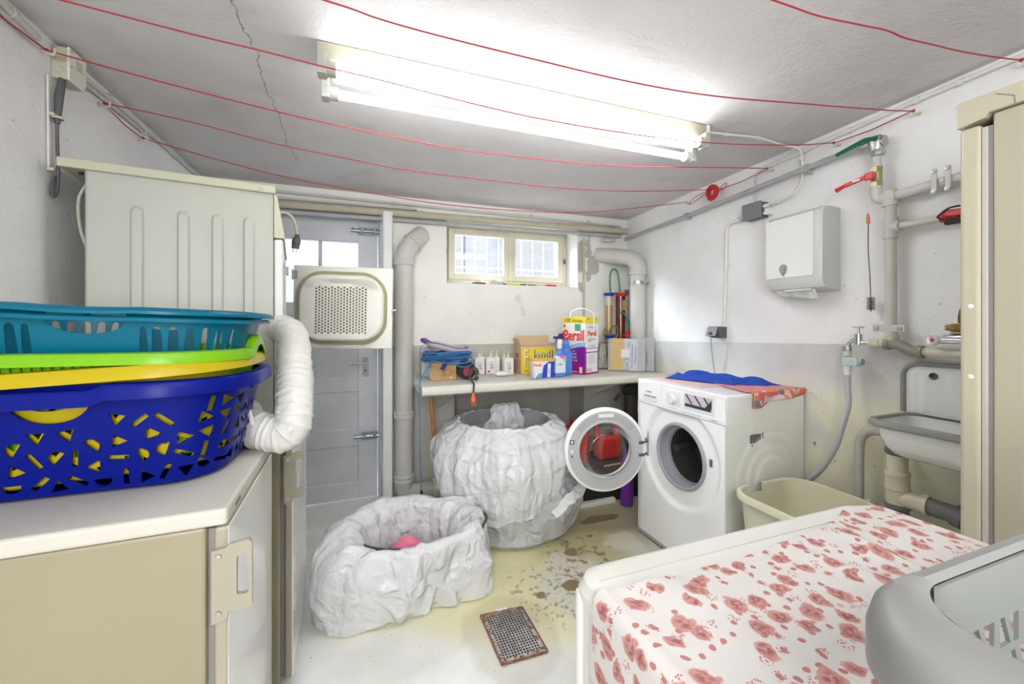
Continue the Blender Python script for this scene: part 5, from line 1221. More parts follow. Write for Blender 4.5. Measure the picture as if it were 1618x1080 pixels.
# water level tubes with coloured caps
t = thing('hose_level_tubes', 'pair of amber and clear level cylinders with blue and red caps and green hoses', 'level tubes', (1.93, 2.79, SZ))
m_amb = M('amber liquid', (.50, .33, .14), .15, coat=.7); m_brn = M('brown red liquid', (.16, .025, .015), .15, coat=.7); m_gh = M('green hose', (.03, .30, .14), .3)
obj('amber_cylinder', lathe([(0, 0), (.030, 0), (.030, .50), (0, .50)], 22, Matrix.Translation((1.87, 2.80, SZ))), m_amb, t, world=True, smooth=True)
obj('foam_band', lathe([(.0305, .50), (.0305, .575), (0, .575)], 22, Matrix.Translation((1.87, 2.80, SZ))), M('cloudy tube', (.62, .58, .46), .25), t, world=True, smooth=True)
obj('brown_cylinder', lathe([(0, 0), (.037, 0), (.037, .575), (0, .575)], 24, Matrix.Translation((1.955, 2.76, SZ))), m_brn, t, world=True, smooth=True)
obj('blue_cap', lathe([(0, 0), (.034, 0), (.046, .02), (.046, .026), (0, .026)], 20, Matrix.Translation((1.872, 2.80, SZ+.575))), m_blue, t, world=True)
obj('red_cap', lathe([(0, 0), (.04, 0), (.052, .02), (.052, .028), (0, .028)], 20, Matrix.Translation((1.96, 2.755, SZ+.575))), m_red, t, world=True)
obj('cap_clip', box(1.955, 2.0, 2.71, 2.725, SZ+.58, SZ+.625, .004), m_steel, t, world=True)
obj('hose_loop', tube(spline([(1.885, 2.795, 1.43), (1.875, 2.79, 1.53), (1.88, 2.785, 1.60), (1.905, 2.78, 1.625), (1.935, 2.775, 1.60), (1.95, 2.77, 1.52), (1.955, 2.765, 1.43)], 6), .0065, 10), m_gh, t, world=True, smooth=True)
obj('side_hose', tube(spline([(1.925, 2.71, 1.28), (1.955, 2.70, 1.25), (1.985, 2.695, 1.20), (1.995, 2.69, 1.13)], 5), .0075, 10), m_gh, t, world=True, smooth=True)
obj('tube_label', box(1.945, 1.985, 2.7195, 2.7225, SZ+.46, SZ+.54), m_card, t, world=True)
obj('bottom_cap', lathe([(0, 0), (.04, 0), (.04, .02), (.015, .024), (.012, .05), (0, .05)], 18, Matrix.Translation((1.985, 2.70, SZ+.25))), m_red, t, world=True)
t = thing('hose_funnel', 'blue capped funnel with olive hose loops left of amber tube', 'funnel', (1.83, 2.74, SZ))
obj('funnel_cap', lathe([(0, 0), (.02, 0), (.045, .022), (.047, .034), (0, .034)], 22, Matrix.Translation((1.82, 2.72, SZ+.235))), m_blue, t, world=True)
obj('funnel_stem', lathe([(0, 0), (.012, 0), (.014, .24), (0, .24)], 14, Matrix.Translation((1.82, 2.72, SZ))), m_offw, t, world=True)
m_ol = M('olive hose', (.16, .20, .04), .3)
b = tube(spline([(1.80, 2.715, SZ+.26), (1.785, 2.71, SZ+.31), (1.765, 2.71, SZ+.30), (1.77, 2.71, SZ+.25), (1.80, 2.705, SZ+.21), (1.85, 2.70, SZ+.22), (1.885, 2.70, SZ+.27), (1.88, 2.70, SZ+.325), (1.85, 2.705, SZ+.335), (1.825, 2.71, SZ+.30), (1.82, 2.715, SZ+.26)], 5), .006, 8)
obj('hose_loops', b, m_ol, t, world=True, smooth=True)
# things lying in the window recess
for nm, lb, ct, sub in (('screwdriver', 'brown handled screwdriver on the window ledge at left', 'screwdriver', 0), ('screwdriver', 'red handled screwdriver at the right end of window ledge', 'screwdriver', 1)):
    x0, x1, hm_, s = ((.75, .68, m_rust, 1), (1.33, 1.25, m_red, 1))[sub]
    t = thing(nm, lb, ct, ((x0+x1)/2, 2.862, 1.475))
    obj('handle', tube([(x0, 2.862, 1.482), (x0+.03, 2.862, 1.484), (x0+.10, 2.862, 1.482)], .007, 8, radii=[.004, .0075, .006]), hm_, t, world=True, smooth=True)
    obj('shaft', tube([(x0, 2.862, 1.482), (x1-.02, 2.862, 1.479)], .0025, 8), m_steel, t, world=True)
b = grid(lambda u, v: Vector((.925+.095*(2*u-1), 2.895+.035*math.cos(2*PI*v), 1.496+.018*math.sin(2*PI*v)*(1+.5*noise.noise(Vector((u*6, v*5, 2))))*math.sqrt(max(0, 1-(2*u-1)**2))+.012*noise.noise(Vector((u*8, 1, 1)))+.012*(1-u))), 30, 18)
tag(obj('rag', b, m_paper, smooth=True, ang=0), 'scrunched white rag on the window ledge', 'rag')
t = thing('utility_knife', 'yellow utility knife with dark slider on the window ledge', 'knife', (1.10, 2.862, 1.475))
obj('knife_body', box(1.02, 1.15, 2.855, 2.868, 1.476, 1.491, .004), M('neon yellow', (.70, .75, .05), .4), t, world=True); obj('slider', box(1.12, 1.175, 2.853, 2.870, 1.476, 1.487, .003), m_dgrey, t, world=True)
tag(obj('drill_bit', tube([(1.19, 2.862, 1.481), (1.26, 2.862, 1.481)], .005, 8, radii=[.005, .0035]), m_rust), 'rusty drill bit lying between the knife and red screwdriver', 'drill bit')
tag(obj('wood_screw', tube([(.99, 2.866, 1.482), (1.012, 2.862, 1.48)], .004, 8, radii=[.006, .002]), m_rust), 'rusty screw left of the yellow knife on window ledge', 'screw')

# ---------------------------------------------------------------- washing machine
t = thing('washing_machine', 'white front loading washing machine with its round door wide open', 'washing machine', (1.482, 1.33, 0))
wX, wY, wH, wZ = .495, .60, .848, .029      # depth, width, height, foot
m_wm = M('washing machine white', (.93, .93, .935), .22, coat=.3); m_wms = M('washing machine side', (.86, .86, .81), .35)
def side(u, v):
    x = u*wX; z = v*(wH-.02); r = math.hypot(x-.265, (z-.46))
    h = 0
    for rr, ww, am in ((.095, .004, .0055), (.145, .004, .005), (.20, .005, .005)):
        h += am/(1+math.exp((r-rr)/ww))
    return Vector((x+.0, -h*(1 if z < .62 else 1), wZ+z))
obj('side_panel', grid(side, 90, 130), m_wms, t, smooth=True, ang=0)
b = box(.004, wX, wY-.004, wY, wZ, wZ+wH-.02); b = box(wX-.004, wX, .004, wY-.004, wZ, wZ+wH-.02, bm=b); b = box(.01, wX, .004, wY-.004, wZ, wZ+.004, bm=b)
obj('body_shell', b, m_wms, t)
obj('worktop', box(.004, wX+.004, -.002, wY+.002, wZ+wH-.022, wZ+wH, .006, 3), m_wm, t)
b = box(.02, wX, .02, wY-.02, .0, wZ-.002); obj('plinth', b, M('plinth grey', (.35, .34, .31), .6), t)
b = box(.0, .012, .0, wY, .012, .026); obj('base_strip', b, m_grey, t)
# front panel with relief and porthole
oy, oz, orr = .285, .525, .166
fp0, fp1 = wZ, wZ+.715
ext_ = []
for i in range(41):
    for j in range(49):
        y = wY*i/40; z = fp0+(fp1-fp0)*j/48
        if 0 < i < 40 and 0 < j < 48 and math.hypot(y-oy, z-oz) > .19: ext_.append((y, z))
for rr in (.170, .178, .186, .196, .206, .216, .226, .236, .244, .25, .256, .262, .27):
    ext_ += [p for p in circ(oy, oz, rr, 96) if .004 < p[0] < wY-.004]
oln = [(wY*i/40, fp0) for i in range(41)]+[(wY, fp0+(fp1-fp0)*j/48) for j in range(1, 48)]+[(wY*i/40, fp1) for i in range(40, -1, -1)]+[(0, fp0+(fp1-fp0)*j/48) for j in range(47, 0, -1)]
ov, tr = sheet(oln, [circ(oy, oz, orr, 96)], ext_)
def fr(y, z):
    r = math.hypot(y-oy, z-oz); s = lambda a: 1/(1+math.exp(-max(-40, min(40, a))))
    edge = min(y, wY-y); rnd = .012*(max(0, 1-edge/.02)**2)
    dish = .016*s((.250-r)/.004)
    fl = .0
    return Vector((dish+rnd, y, z))
obj('front_panel', sheet_bm(ov, tr, fr), m_wm, t, smooth=True, ang=0)
obj('panel_seam', box(.001, .012, .002, wY-.002, fp1-.001, fp1+.0025), m_grey, t)
b = bmesh.new(); pr_ = [(.0, fp1+.003), (-.002, fp1+.02), (.004, fp1+.11), (.012, fp1+.128), (.022, wZ+wH-.003), (.05, wZ+wH-.003), (.05, fp1+.003)]
A = [b.verts.new((x+.006, -.0012, z)) for x, z in pr_]; A2 = [b.verts.new((x, .016, z)) for x, z in pr_]; B2 = [b.verts.new((x, wY-.016, z)) for x, z in pr_]; B = [b.verts.new((x+.006, wY+.0012, z)) for x, z in pr_]
for P_, Q_ in ((A, A2), (A2, B2), (B2, B)):
    for i in range(7): j = (i+1) % 7; b.faces.new((P_[i], P_[j], Q_[j], Q_[i]))
b.faces.new(A); b.faces.new(B[::-1]); bmesh.ops.recalc_face_normals(b, faces=b.faces); bmesh.ops.triangulate(b, faces=[f for f in b.faces if len(f.verts) > 4])
cp = obj('control_panel', b, m_wm, t, smooth=False)
b = box(-.0015, .0, .40, .585, fp1+.006, fp1+.120, .001); dwr = obj('detergent_drawer', b, m_wm, t)
obj('drawer_grip', box(-.004, -.001, .435, .54, fp1+.022, fp1+.052, .0015), m_white, dwr); obj('grip_shadow', box(-.0045, -.002, .44, .535, fp1+.044, fp1+.054, .001), m_grey, dwr)
text('SIEMENS', .013, (-.0026, .50, fp1+.072), (0, -1, 0), (0, 0, 1), m_grey, cp, world=False)
kb = lathe([(.031, 0), (.031, .004), (.0265, .006), (.025, .020), (.022, .024), (0, .024)], 32, axis_mat((-.001, .315, fp1+.067), (-1, 0, 0)))
kn = obj('program_knob', kb, m_white, t, smooth=True); obj('knob_ring', lathe([(.0275, .0), (.0275, .006), (.0262, .007)], 32, axis_mat((-.001, .315, fp1+.067), (-1, 0, 0))), m_steel, kn)
b = NB()
for k in range(6):
    for s in (-1, 1): b = box(-.0025, -.0015, .315+s*.042-.009, .315+s*.042+.009, fp1+.036+k*.012, fp1+.0372+k*.012, bm=b)
b = box(-.0025, -.0015, .29, .34, fp1+.018, fp1+.0195, bm=b); b = box(-.0025, -.0012, .14, .25, fp1+.014, fp1+.0155, bm=b); b = box(-.0025, -.0012, .045, .075, fp1+.010, fp1+.014, bm=b)
tag(obj('panel_printing', b, m_grey, cp), kind='stuff')
dis = obj('display_frame', box(-.003, .0, .055, .240, fp1+.030, fp1+.114, .0015), m_white, t)
b = box(-.0045, -.002, .066, .232, fp1+.045, fp1+.108, .001); obj('display', b, M('mirror display', (.80, .73, .78), .25, .3), dis)
b = box(-.0052, -.004, .075, .232, fp1+.046, fp1+.060, bm=NB())
obj('display_text_bar', b, m_ink, dis)
b = NB()
for k in range(3):
    b = box(-.001, 0, -.0035, .0035, -.028, .028, bm=b, M=Matrix.Translation((-.0047, .205-.055*k, fp1+.083)) @ Matrix.Rotation(-.75, 4, 'X'))
b.faces.new([b.verts.new((-.005, y, z)) for y, z in ((.070, fp1+.100), (.070, fp1+.058), (.108, fp1+.060))])
obj('display_marks', b, m_ink, dis)
# porthole
m_grs = M('gasket grey', (.36, .37, .40), .4)
b = lathe([(orr+.003, -.004), (orr-.004, .010), (orr-.012, .012), (orr-.018, .004), (orr-.018, -.02), (orr-.022, -.042), (orr-.030, -.046), (orr-.032, -.040), (orr-.034, -.050), (orr-.032, -.062)], 72, axis_mat((.016, oy, oz), (-1, 0, 0)))
obj('door_seal', b, m_grs, t, smooth=True)
b = lathe([(orr-.028, -.055), (.20, -.075), (.22, -.30), (0, -.31)], 48, axis_mat((.016, oy, oz), (-1, 0, 0)))
md, ntd, pd = mk('perforated drum steel'); tcd = ntd.nodes.new('ShaderNodeTexCoord')
mp = ntd.nodes.new('ShaderNodeMapping'); mp.inputs['Scale'].default_value = (110, 150, 150); mp.inputs['Rotation'].default_value = (.78, 0, 0)
ck = ntd.nodes.new('ShaderNodeTexChecker'); ck.inputs['Scale'].default_value = 1; ntd.links.new(tcd.outputs['Object'], mp.inputs[0]); ntd.links.new(mp.outputs[0], ck.inputs['Vector'])
ck.inputs['Color1'].default_value = (.34, .32, .29, 1); ck.inputs['Color2'].default_value = (.03, .03, .03, 1)
ntd.links.new(ck.outputs[0], pd.inputs['Base Color']); pd.inputs['Metallic'].default_value = .4; pd.inputs['Roughness'].default_value = .4
dm = obj('drum', b, md, t, smooth=True)
for a in (2.0, 4.1, 6.2):
    P = [(.12+.24*i/6, oy+(.185-.012*abs(i-3))*math.cos(a), oz+(.185-.012*abs(i-3))*math.sin(a)) for i in range(7)]
    obj('drum_paddle', tube(P, .022, 8), m_dgrey, dm, smooth=True)
b = box(.010, .018, .52, .545, .44, .60, .002); b = box(.004, .012, .515, .55, .455, .475, .003, bm=b); b = box(.004, .012, .515, .55, .535, .555, .003, bm=b); obj('door_hinge', b, m_steel, t)
obj('latch_slot', box(.013, .0175, .085, .10, .535, .57, .001), m_dgrey, t)
b = lathe([(.040, 0), (.0415, .0006), (.043, 0)], 32, axis_mat((-.0005, .10, .115), (-1, 0, 0))); fc = obj('filter_cover', b, m_grey, t); obj('filter_slot', box(-.001, .001, .075, .105, .128, .132), m_dgrey, fc)
b = NB()
for k in range(15): b = box(.148+k*.0042, .1495+k*.0042+.0012*(k % 4 == 0), -.0045, -.0035, .655, .695, bm=b)
b = box(.142, .146, -.0045, -.0035, .655, .692, bm=b); b = box(.15, .175, -.0045, -.0035, .640, .648, bm=b); b = box(.19, .205, -.0045, -.0035, .640, .652, bm=b); b = box(.217, .222, -.0045, -.0035, .66, .70, bm=b)
obj('barcode_sticker', b, M('sticker grey print', (.12, .12, .11), .6), t)
# open door
dn = Vector((-.215, -.977, 0)).normalized(); dc = Vector((1.254, 1.912, .497)); DMx = axis_mat(dc, dn)
b = lathe([(.148, -.004), (.150, .008), (.156, .012), (.162, .008), (.200, .012), (.215, .012), (.228, .006), (.232, -.004), (.230, -.018), (.215, -.030), (.160, -.034), (.148, -.026), (.148, -.004)], 80, DMx)
wd2 = obj('door', b, m_wm, t, world=True, smooth=True)
m_dgr = M('door inner grey', (.52, .53, .54), .35)
b = lathe([(.149, .0095), (.156, .0135), (.162, .0095), (.200, .0133), (.214, .0133)], 80, DMx); obj('inner_ring', b, m_dgr, wd2, world=True, smooth=True)
b = lathe([(.148, .002), (.138, .012), (.130, .05), (.118, .066), (.10, .07), (.06, .073), (0, .074)], 64, DMx)
m_bowl, ntb, pb2 = mk('door bowl glass'); tr_ = ntb.nodes.new('ShaderNodeBsdfTransparent'); gl_ = ntb.nodes.new('ShaderNodeBsdfGlossy'); gl_.inputs['Roughness'].default_value = .04
lw = ntb.nodes.new('ShaderNodeLayerWeight'); lw.inputs[0].default_value = .35; mx_ = ntb.nodes.new('ShaderNodeMixShader'); tr_.inputs[0].default_value = (.93, .94, .94, 1)
rm_ = ramp(ntb, lw.outputs['Facing'], .0, .9, .06, .75); ntb.links.new(rm_, mx_.inputs[0]); ntb.links.new(tr_.outputs[0], mx_.inputs[1]); ntb.links.new(gl_.outputs[0], mx_.inputs[2]); ntb.links.new(mx_.outputs[0], ntb.nodes['Material Output'].inputs[0])
obj('glass_bowl', b, m_bowl, wd2, world=True, smooth=True, ang=0)
def onD(x, y, z=.0145):
    ex2 = Vector((0, 0, 1)).cross(dn).normalized(); return dc+ex2*x+Vector((0, 0, 1))*y+dn*z
exd = Vector((0, 0, 1)).cross(dn).normalized()
pts = [(.205*math.cos(a), .205*math.sin(a)) for a in [PI*.20+PI*.60*i/20 for i in range(21)]]+[(.172*math.cos(a), .172*math.sin(a)) for a in [PI*.80-PI*.60*i/20 for i in range(21)]]
b = bmesh.new(); V = [b.verts.new(onD(x, y, .0138)) for x, y in pts]
for i in range(20): b.faces.new((V[i], V[i+1], V[40-i], V[41-i]))
obj('upper_recess', b, M('door recess grey', (.44, .45, .44), .35), wd2, world=True)
b = bmesh.new(); b.faces.new([b.verts.new(onD(x, y, .0150)) for x, y in ((-.045, .180), (.045, .180), (.045, .200), (-.045, .200))]); obj('type_plate', b, m_paper, wd2, world=True)
b = bmesh.new(); b.faces.new([b.verts.new(onD(x, y, .0150)) for x, y in ((-.205, .040), (-.180, .040), (-.180, .064), (-.205, .064))]); bl = obj('blue_symbol', b, m_navy, wd2, world=True)
b = bmesh.new(); b.faces.new([b.verts.new(onD(x, y, .0156)) for x, y in ((-.199, .045), (-.186, .045), (-.186, .059), (-.199, .059))]); obj('symbol_center', b, m_paper, bl, world=True)
b = box(-.010, .006, -.014, .006, 0, .012, .003, M=basis(onD(-.192, .006, .013), exd, (0, 0, 1))); obj('latch_hook', b, m_paper, wd2, world=True); b = box(-.004, .004, -.012, -.004, 0, .008, .002, M=basis(onD(-.192, -.018, .013), exd, (0, 0, 1))); obj('latch_pin', b, m_mg, wd2, world=True)
b = NB()
for y in (-.034, .034): b = box(.188, .218, y-.008, y+.008, 0, .004, .001, bm=b, M=basis(onD(0, 0, .013), exd, (0, 0, 1))); b = tube([onD(.21, y, .010), onD(.245, y, -.006)], .006, 8, b)
obj('hinge_arms', b, m_dgrey, wd2, world=True)
# cloths lying on the machine
TZ = wZ+wH+.002
def fabric(name, label, cat, mat_, fn, nu=60, nv=40, uv=None, th=.0025):
    return tag(obj(name, grid(fn, nu, nv, uv=uv), mat_, smooth=True, ang=0, solid=th), label, cat)
m_rb = M('royal blue towel', (.015, .07, .42), .85, bump=.9, bs=260, dist=.003)
def bluecloth(u, v):
    ax = Vector((1.60, 1.84)); bx = Vector((1.86, 1.90)); cx3 = Vector((1.94, 1.42)); dx = Vector((1.73, 1.50))
    p = (ax*(1-u)+dx*u)*(1-v)+(bx*(1-u)+cx3*u)*v
    n_ = noise.noise(Vector((u*5, v*4, 3)))*.018+abs(noise.noise(Vector((u*3, v*7, 9))))*.022
    edge = min(u, 1-u, v, 1-v); k = min(1, edge/.12)
    wob = Vector((noise.noise(Vector((v*4, u*4, 5)))*.03, noise.noise(Vector((v*4, u*4, 8)))*.03))
    return Vector((p.x+wob.x*.7, p.y+wob.y, TZ+.006+.004*k+(n_+.012)*k))
fabric('folded_towel', 'rumpled royal blue cloth on top of the washing machine', 'cloth', m_rb, bluecloth, 70, 50, th=.004)
mpat, ntp, pp = mk('red printed scarf'); tcp = ntp.nodes.new('ShaderNodeTexCoord'); o_ = tcp.outputs['Object']
v1 = ntp.nodes.new('ShaderNodeTexVoronoi'); v1.inputs['Scale'].default_value = 34; ntp.links.new(o_, v1.inputs['Vector'])
hs = ntp.nodes.new('ShaderNodeSeparateColor'); ntp.links.new(v1.outputs['Color'], hs.inputs[0])
cp1 = mixc(ntp, ramp(ntp, hs.outputs[0], .55, .6), (.75, .16, .18), (.85, .24, .06)); cp1 = mixc(ntp, ramp(ntp, hs.outputs[1], .70, .74), cp1, (.16, .22, .20)); cp1 = mixc(ntp, ramp(ntp, hs.outputs[2], .82, .86), cp1, (.78, .60, .62))
ntp.links.new(cp1, pp.inputs['Base Color']); pp.inputs['Roughness'].default_value = .85
m_salm = M('salmon cloth', (.72, .27, .26), .85, bump=.5, bs=200)
def scarf_top(u, v):
    a = Vector((1.70, 1.60)); b2 = Vector((1.97, 1.62)); c3 = Vector((1.972, 1.33)); d3 = Vector((1.62, 1.345))
    p = (a*(1-u)+d3*u)*(1-v)+(b2*(1-u)+c3*u)*v
    return Vector((p.x, p.y, TZ+.003+.004*abs(noise.noise(Vector((u*6, v*6, 1))))))
t = thing('printed_scarf', 'salmon cloth with colourful border hanging over the washer side', 'cloth', (1.8, 1.4, TZ))
obj('cloth_top', grid(scarf_top, 30, 30), m_salm, t, world=True, smooth=True, solid=.002)
def scarf_drop(u, v):
    x = 1.625+.348*u; top = Vector((x, 1.335, TZ+.006)); ln = .075*(1-.55*u)+.01*math.sin(u*9)
    if u > .78: ln *= .9
    out = min(1, v/.18)*.014+.012*math.sin(u*11+1)*v
    return Vector((x+.006*math.sin(v*4), 1.336-out-.004, TZ+.006-ln*max(0, v-.1)))
obj('patterned_border', grid(scarf_drop, 60, 16), mpat, t, world=True, smooth=True, solid=.002)
b = grid(lambda u, v: Vector((1.52+.45*u, 1.36+.5*v, TZ+.0015)), 4, 4)
tag(obj('pink_sheet', box(1.545, 1.80, 1.53, 1.90, TZ-.002, TZ+.0015), M('pale pink cloth', (.72, .50, .48), .85)), 'flat pale pink cloth under the royal blue cloth on washer', 'cloth')
# things seen behind the open door
m_rp = M('bright red plastic', (.62, .02, .02), .25, coat=.3); m_pu = M('violet plastic', (.17, .03, .36), .25, coat=.3)
t = thing('storage_crate', 'dark low crate behind the open washer door', 'crate', (1.46, 2.46, 0))
b = box(1.235, 1.80, 2.32, 2.62, 0, .02); b = box(1.235, 1.80, 2.32, 2.335, 0, .24, bm=b); b = box(1.235, 1.80, 2.605, 2.62, 0, .24, bm=b); b = box(1.235, 1.25, 2.335, 2.605, 0, .24, bm=b); b = box(1.785, 1.80, 2.335, 2.605, 0, .24, bm=b); b = box(1.24, 1.79, 2.33, 2.61, .225, .24, bm=b)
obj('crate_body', b, m_black, t, world=True)
tag(obj('red_bucket', lathe([(0, 0), (.085, 0), (.095, .03), (.10, .20), (.06, .245), (.035, .25), (.035, .28), (0, .28)], 28, Matrix.Translation((1.36, 2.44, .243))), m_rp, smooth=True), 'round red plastic container seen left through the washer door glass', 'container')
t = thing('red_jug', 'red detergent jug with looped handle seen right through washer door glass', 'jug', (1.62, 2.44, .242))
obj('jug_body', box(1.53, 1.71, 2.40, 2.50, .242, .40, .02, 3), m_rp, t, world=True)
obj('jug_handle', tube(spline([(1.55, 2.45, .39), (1.53, 2.45, .46), (1.545, 2.45, .53), (1.60, 2.45, .55), (1.67, 2.45, .53), (1.70, 2.45, .46), (1.69, 2.45, .39)], 5), .020, 12), m_rp, t, world=True, smooth=True)
t = thing('violet_bottle', 'tall violet bottle on the floor behind open washer door', 'bottle', (1.63, 2.235, 0))
obj('bottle_body', lathe([(0, 0), (.030, 0), (.040, .004), (.040, .006), (.041, .02), (.041, .26), (.03, .30), (.016, .31), (.016, .34), (0, .34)], 28, Matrix.Translation((1.63, 2.235, 0))), m_pu, t, world=True, smooth=True)
tag(obj('plank', box(1.245, 1.58, 2.285, 2.315, 0, .03, .002), m_offw), 'thin whitewashed plank on the floor in front of dark crate', 'plank')
tag(obj('wooden_stick', tube([(1.50, 2.30, .245), (1.60, 2.27, .262), (1.66, 2.25, .262)], .006, 8), m_card), 'light wooden stick seen through the washer door glass', 'stick')
# broom handle leaning
tag(obj('broom_handle', tube([(.542, 2.80, .0), (.44, 2.64, .42), (.405, 2.60, .77)], .0135, 14), M('orange wood', (.52, .24, .09), .5, var=.15, vs=15), smooth=True), 'orange wooden broom handle leaning under the left end of shelf', 'broom handle')
# ---------------------------------------------------------------- towel dispenser
t = thing('towel_dispenser', 'white paper towel dispenser with grey front edge and keyhole shield', 'towel dispenser', (1.9, 1.30, 1.33))
DYc = 1.302
m_dis = M('dispenser glossy white', (.78, .79, .78), .10, coat=.8); m_dise = M('dispenser grey', (.60, .60, .575), .35)
def wq(y, off): return wx(y)-off
# side profile (offset from the wall, z): swept along y, face leans inwards at the bottom
prof = [(0, 1.70), (.085, 1.705), (.105, 1.700), (.118, 1.688), (.124, 1.66), (.128, 1.40), (.124, 1.375), (.108, 1.352), (.085, 1.342), (0, 1.336)]
ys = [(1.168, -.030), (1.170, -.012), (1.178, -.004), (1.190, 0), (1.420, 0), (1.432, -.004), (1.438, -.012), (1.440, -.03)]
b = bmesh.new(); R = []
for y, ins in ys:
    row = []
    for o, z in prof:
        oo = max(0, o+(ins if o > .05 else 0)); zz = 1.52+(z-1.52)*(1+ins*.35)
        row.append(b.verts.new((wq(y, oo), y, zz)))
    R.append(row)
for A, B in zip(R, R[1:]):
    for i in range(len(prof)-1): b.faces.new((A[i], A[i+1], B[i+1], B[i]))
b.faces.new(R[0]); b.faces.new(R[-1][::-1]); bmesh.ops.recalc_face_normals(b, faces=b.faces)
obj('case', b, m_dise, t, world=True, smooth=True, ang=30)
b = bmesh.new(); pts = [(1.198, 1.682), (1.415, 1.682), (1.428, 1.67), (1.428, 1.405), (1.198, 1.405)]
A = [b.verts.new((wq(y, .1325), y, z)) for y, z in pts]; B = [b.verts.new((wq(y, .120), y, z)) for y, z in pts]; b.faces.new(A); b.faces.new(B[::-1])
for i in range(5): j = (i+1) % 5; b.faces.new((A[i], A[j], B[j], B[i]))
bmesh.ops.recalc_face_normals(b, faces=b.faces); obj('front_cover', b, m_dis, t, world=True)
sh_ = [(0, .030), (.012, .027), (.019, .020), (.020, .008), (.015, -.008), (.006, -.022), (0, -.026), (-.006, -.022), (-.015, -.008), (-.020, .008), (-.019, .020), (-.012, .027)]
def onW(y, z, off): return Vector((wq(y, off), y, z))
b = bmesh.new(); A = [b.verts.new(onW(1.338+x, 1.438+z, .1328)) for x, z in sh_]; B = [b.verts.new(onW(1.338+x*.85, 1.438+z*.85, .1375)) for x, z in sh_]; b.faces.new(B)
for i in range(12): j = (i+1) % 12; b.faces.new((A[i], A[j], B[j], B[i]))
bmesh.ops.recalc_face_normals(b, faces=b.faces); e = obj('shield_window', b, M('smoky shield', (.30, .31, .32), .1, coat=1), t, world=True)
b = bmesh.new(); B = [b.verts.new(onW(1.338+x, 1.438+z, .1382)) for x, z in ((0, .016), (.008, .010), (.004, -.012), (-.006, -.006), (-.009, .004))]; b.faces.new(B); bmesh.ops.recalc_face_normals(b, faces=b.faces); obj('key_mark', b, m_steel, e, world=True)
m_tow = M('pale green towel', (.66, .72, .62), .8)
def tow(u, v):
    y = 1.212+.185*u; s = .100-.03*v; z = 1.345-(.048-.020*abs(u-.15)*1.4)*v+.006*math.sin(u*3.2)*v
    return Vector((wq(y, s+.012*math.sin(u*PI)*v+.004*math.sin(u*14)), y, z))
obj('paper_towel', grid(tow, 30, 8), m_tow, t, world=True, smooth=True, solid=.002)
obj('dispenser_lip', box(wq(1.3, .118), wq(1.3, .085), 1.22, 1.345, 1.338, 1.35, .004), m_dise, t, world=True)

# ---------------------------------------------------------------- sink and its drain
t = thing('utility_sink', 'white enamel wall sink with grey rim and high back panel', 'sink', (1.82, .70, .72))
m_en = M('sink enamel', (.80, .80, .78), .15, coat=.5, var=.03, vs=12); m_rim = M('grey rubber rim', (.28, .27, .26), .5)
sy0, sy1 = .54, .918
# back panel with rounded corner and pressed ribs
out = [(sy0, .86), (sy1+.012, .86), (sy1+.012, 1.0)]+[(sy1+.012-.055+.055*math.cos(PI/2*i/6), 1.0+.045*math.sin(PI/2*i/6)) for i in range(1, 7)]+[(sy0, 1.045)]
ext_ = [(sy0+.0062*i, .868+.0105*j) for i in range(1, 64) for j in range(17)]
ext_ = [p for p in ext_ if pip(p[0], p[1], out) and pip(p[0]+.004, p[1]+.004, out)]
ov, tr = sheet(out, [circ(.838, 1.005, .0105, 14)], ext_)
def bp(y, z):
    d = max(0, min(sy1+.012-y, 1.045-z)); r = .004*min(1, max(0, (d-.024)/.005))
    rib = 0
    for c in (.865, .79, .715, .64, .58): rib = max(rib, max(0, 1-(abs(y-c)/.012)**2))
    if z > 1.0 or z < .875: rib *= max(0, 1-(max(z-1.0, .875-z)/.012))
    return Vector((wx(y)-.020+.0-r-.0035*rib, y, z))
obj('back_panel', sheet_bm(ov, tr, bp), m_en, t, world=True, smooth=True, ang=0)
ed = [(wx(y)-.022, y, z) for y, z in [(sy1+.012, .86), (sy1+.012, 1.0)]+[(sy1+.012-.055+.055*math.cos(PI/2*i/6), 1.0+.045*math.sin(PI/2*i/6)) for i in range(1, 7)]+[(sy0, 1.045)]]
obj('back_rim', tube(ed, .0085, 10), m_rim, t, world=True, smooth=True)
obj('overflow_hole', lathe([(.0125, 0), (.0125, .002), (.009, .003), (.006, -.004), (0, -.004)], 16, axis_mat((wx(.838)-.027, .838, 1.005), (-1, 0, 0))), m_dgrey, t, world=True)
def bowl(z, ins): # rounded rectangle of the bowl at height z
    x0 = 1.690; x1 = 1.945; y0_ = sy0; y1_ = sy1
    return [(x, y) for x, y in rrpoly((x0+x1)/2, (y0_+y1_)/2, (x1-x0)/2-ins, (y1_-y0_)/2-ins, max(.02, .055-ins*.2), 6)]
lv = [(.850, .0), (.842, .006), (.80, .012), (.765, .022), (.742, .038), (.730, .065), (.726, .11)]
def loft(lv):
    b = bmesh.new(); R = [[b.verts.new((x, y, z)) for x, y in bowl(z, i_)] for z, i_ in lv]
    for A, B in zip(R, R[1:]):
        for i in range(len(A)): b.faces.new((A[i], A[(i+1) % len(A)], B[(i+1) % len(A)], B[i]))
    b.faces.new(R[-1]); bmesh.ops.recalc_face_normals(b, faces=b.faces); return b
obj('bowl_outside', loft(lv), m_en, t, world=True, smooth=True, ang=60)
obj('bowl_inside', loft([(.850, .006), (.80, .018), (.77, .03), (.750, .05), (.745, .11)]), m_en, t, world=True, smooth=True, ang=60)
b = bmesh.new(); R = []
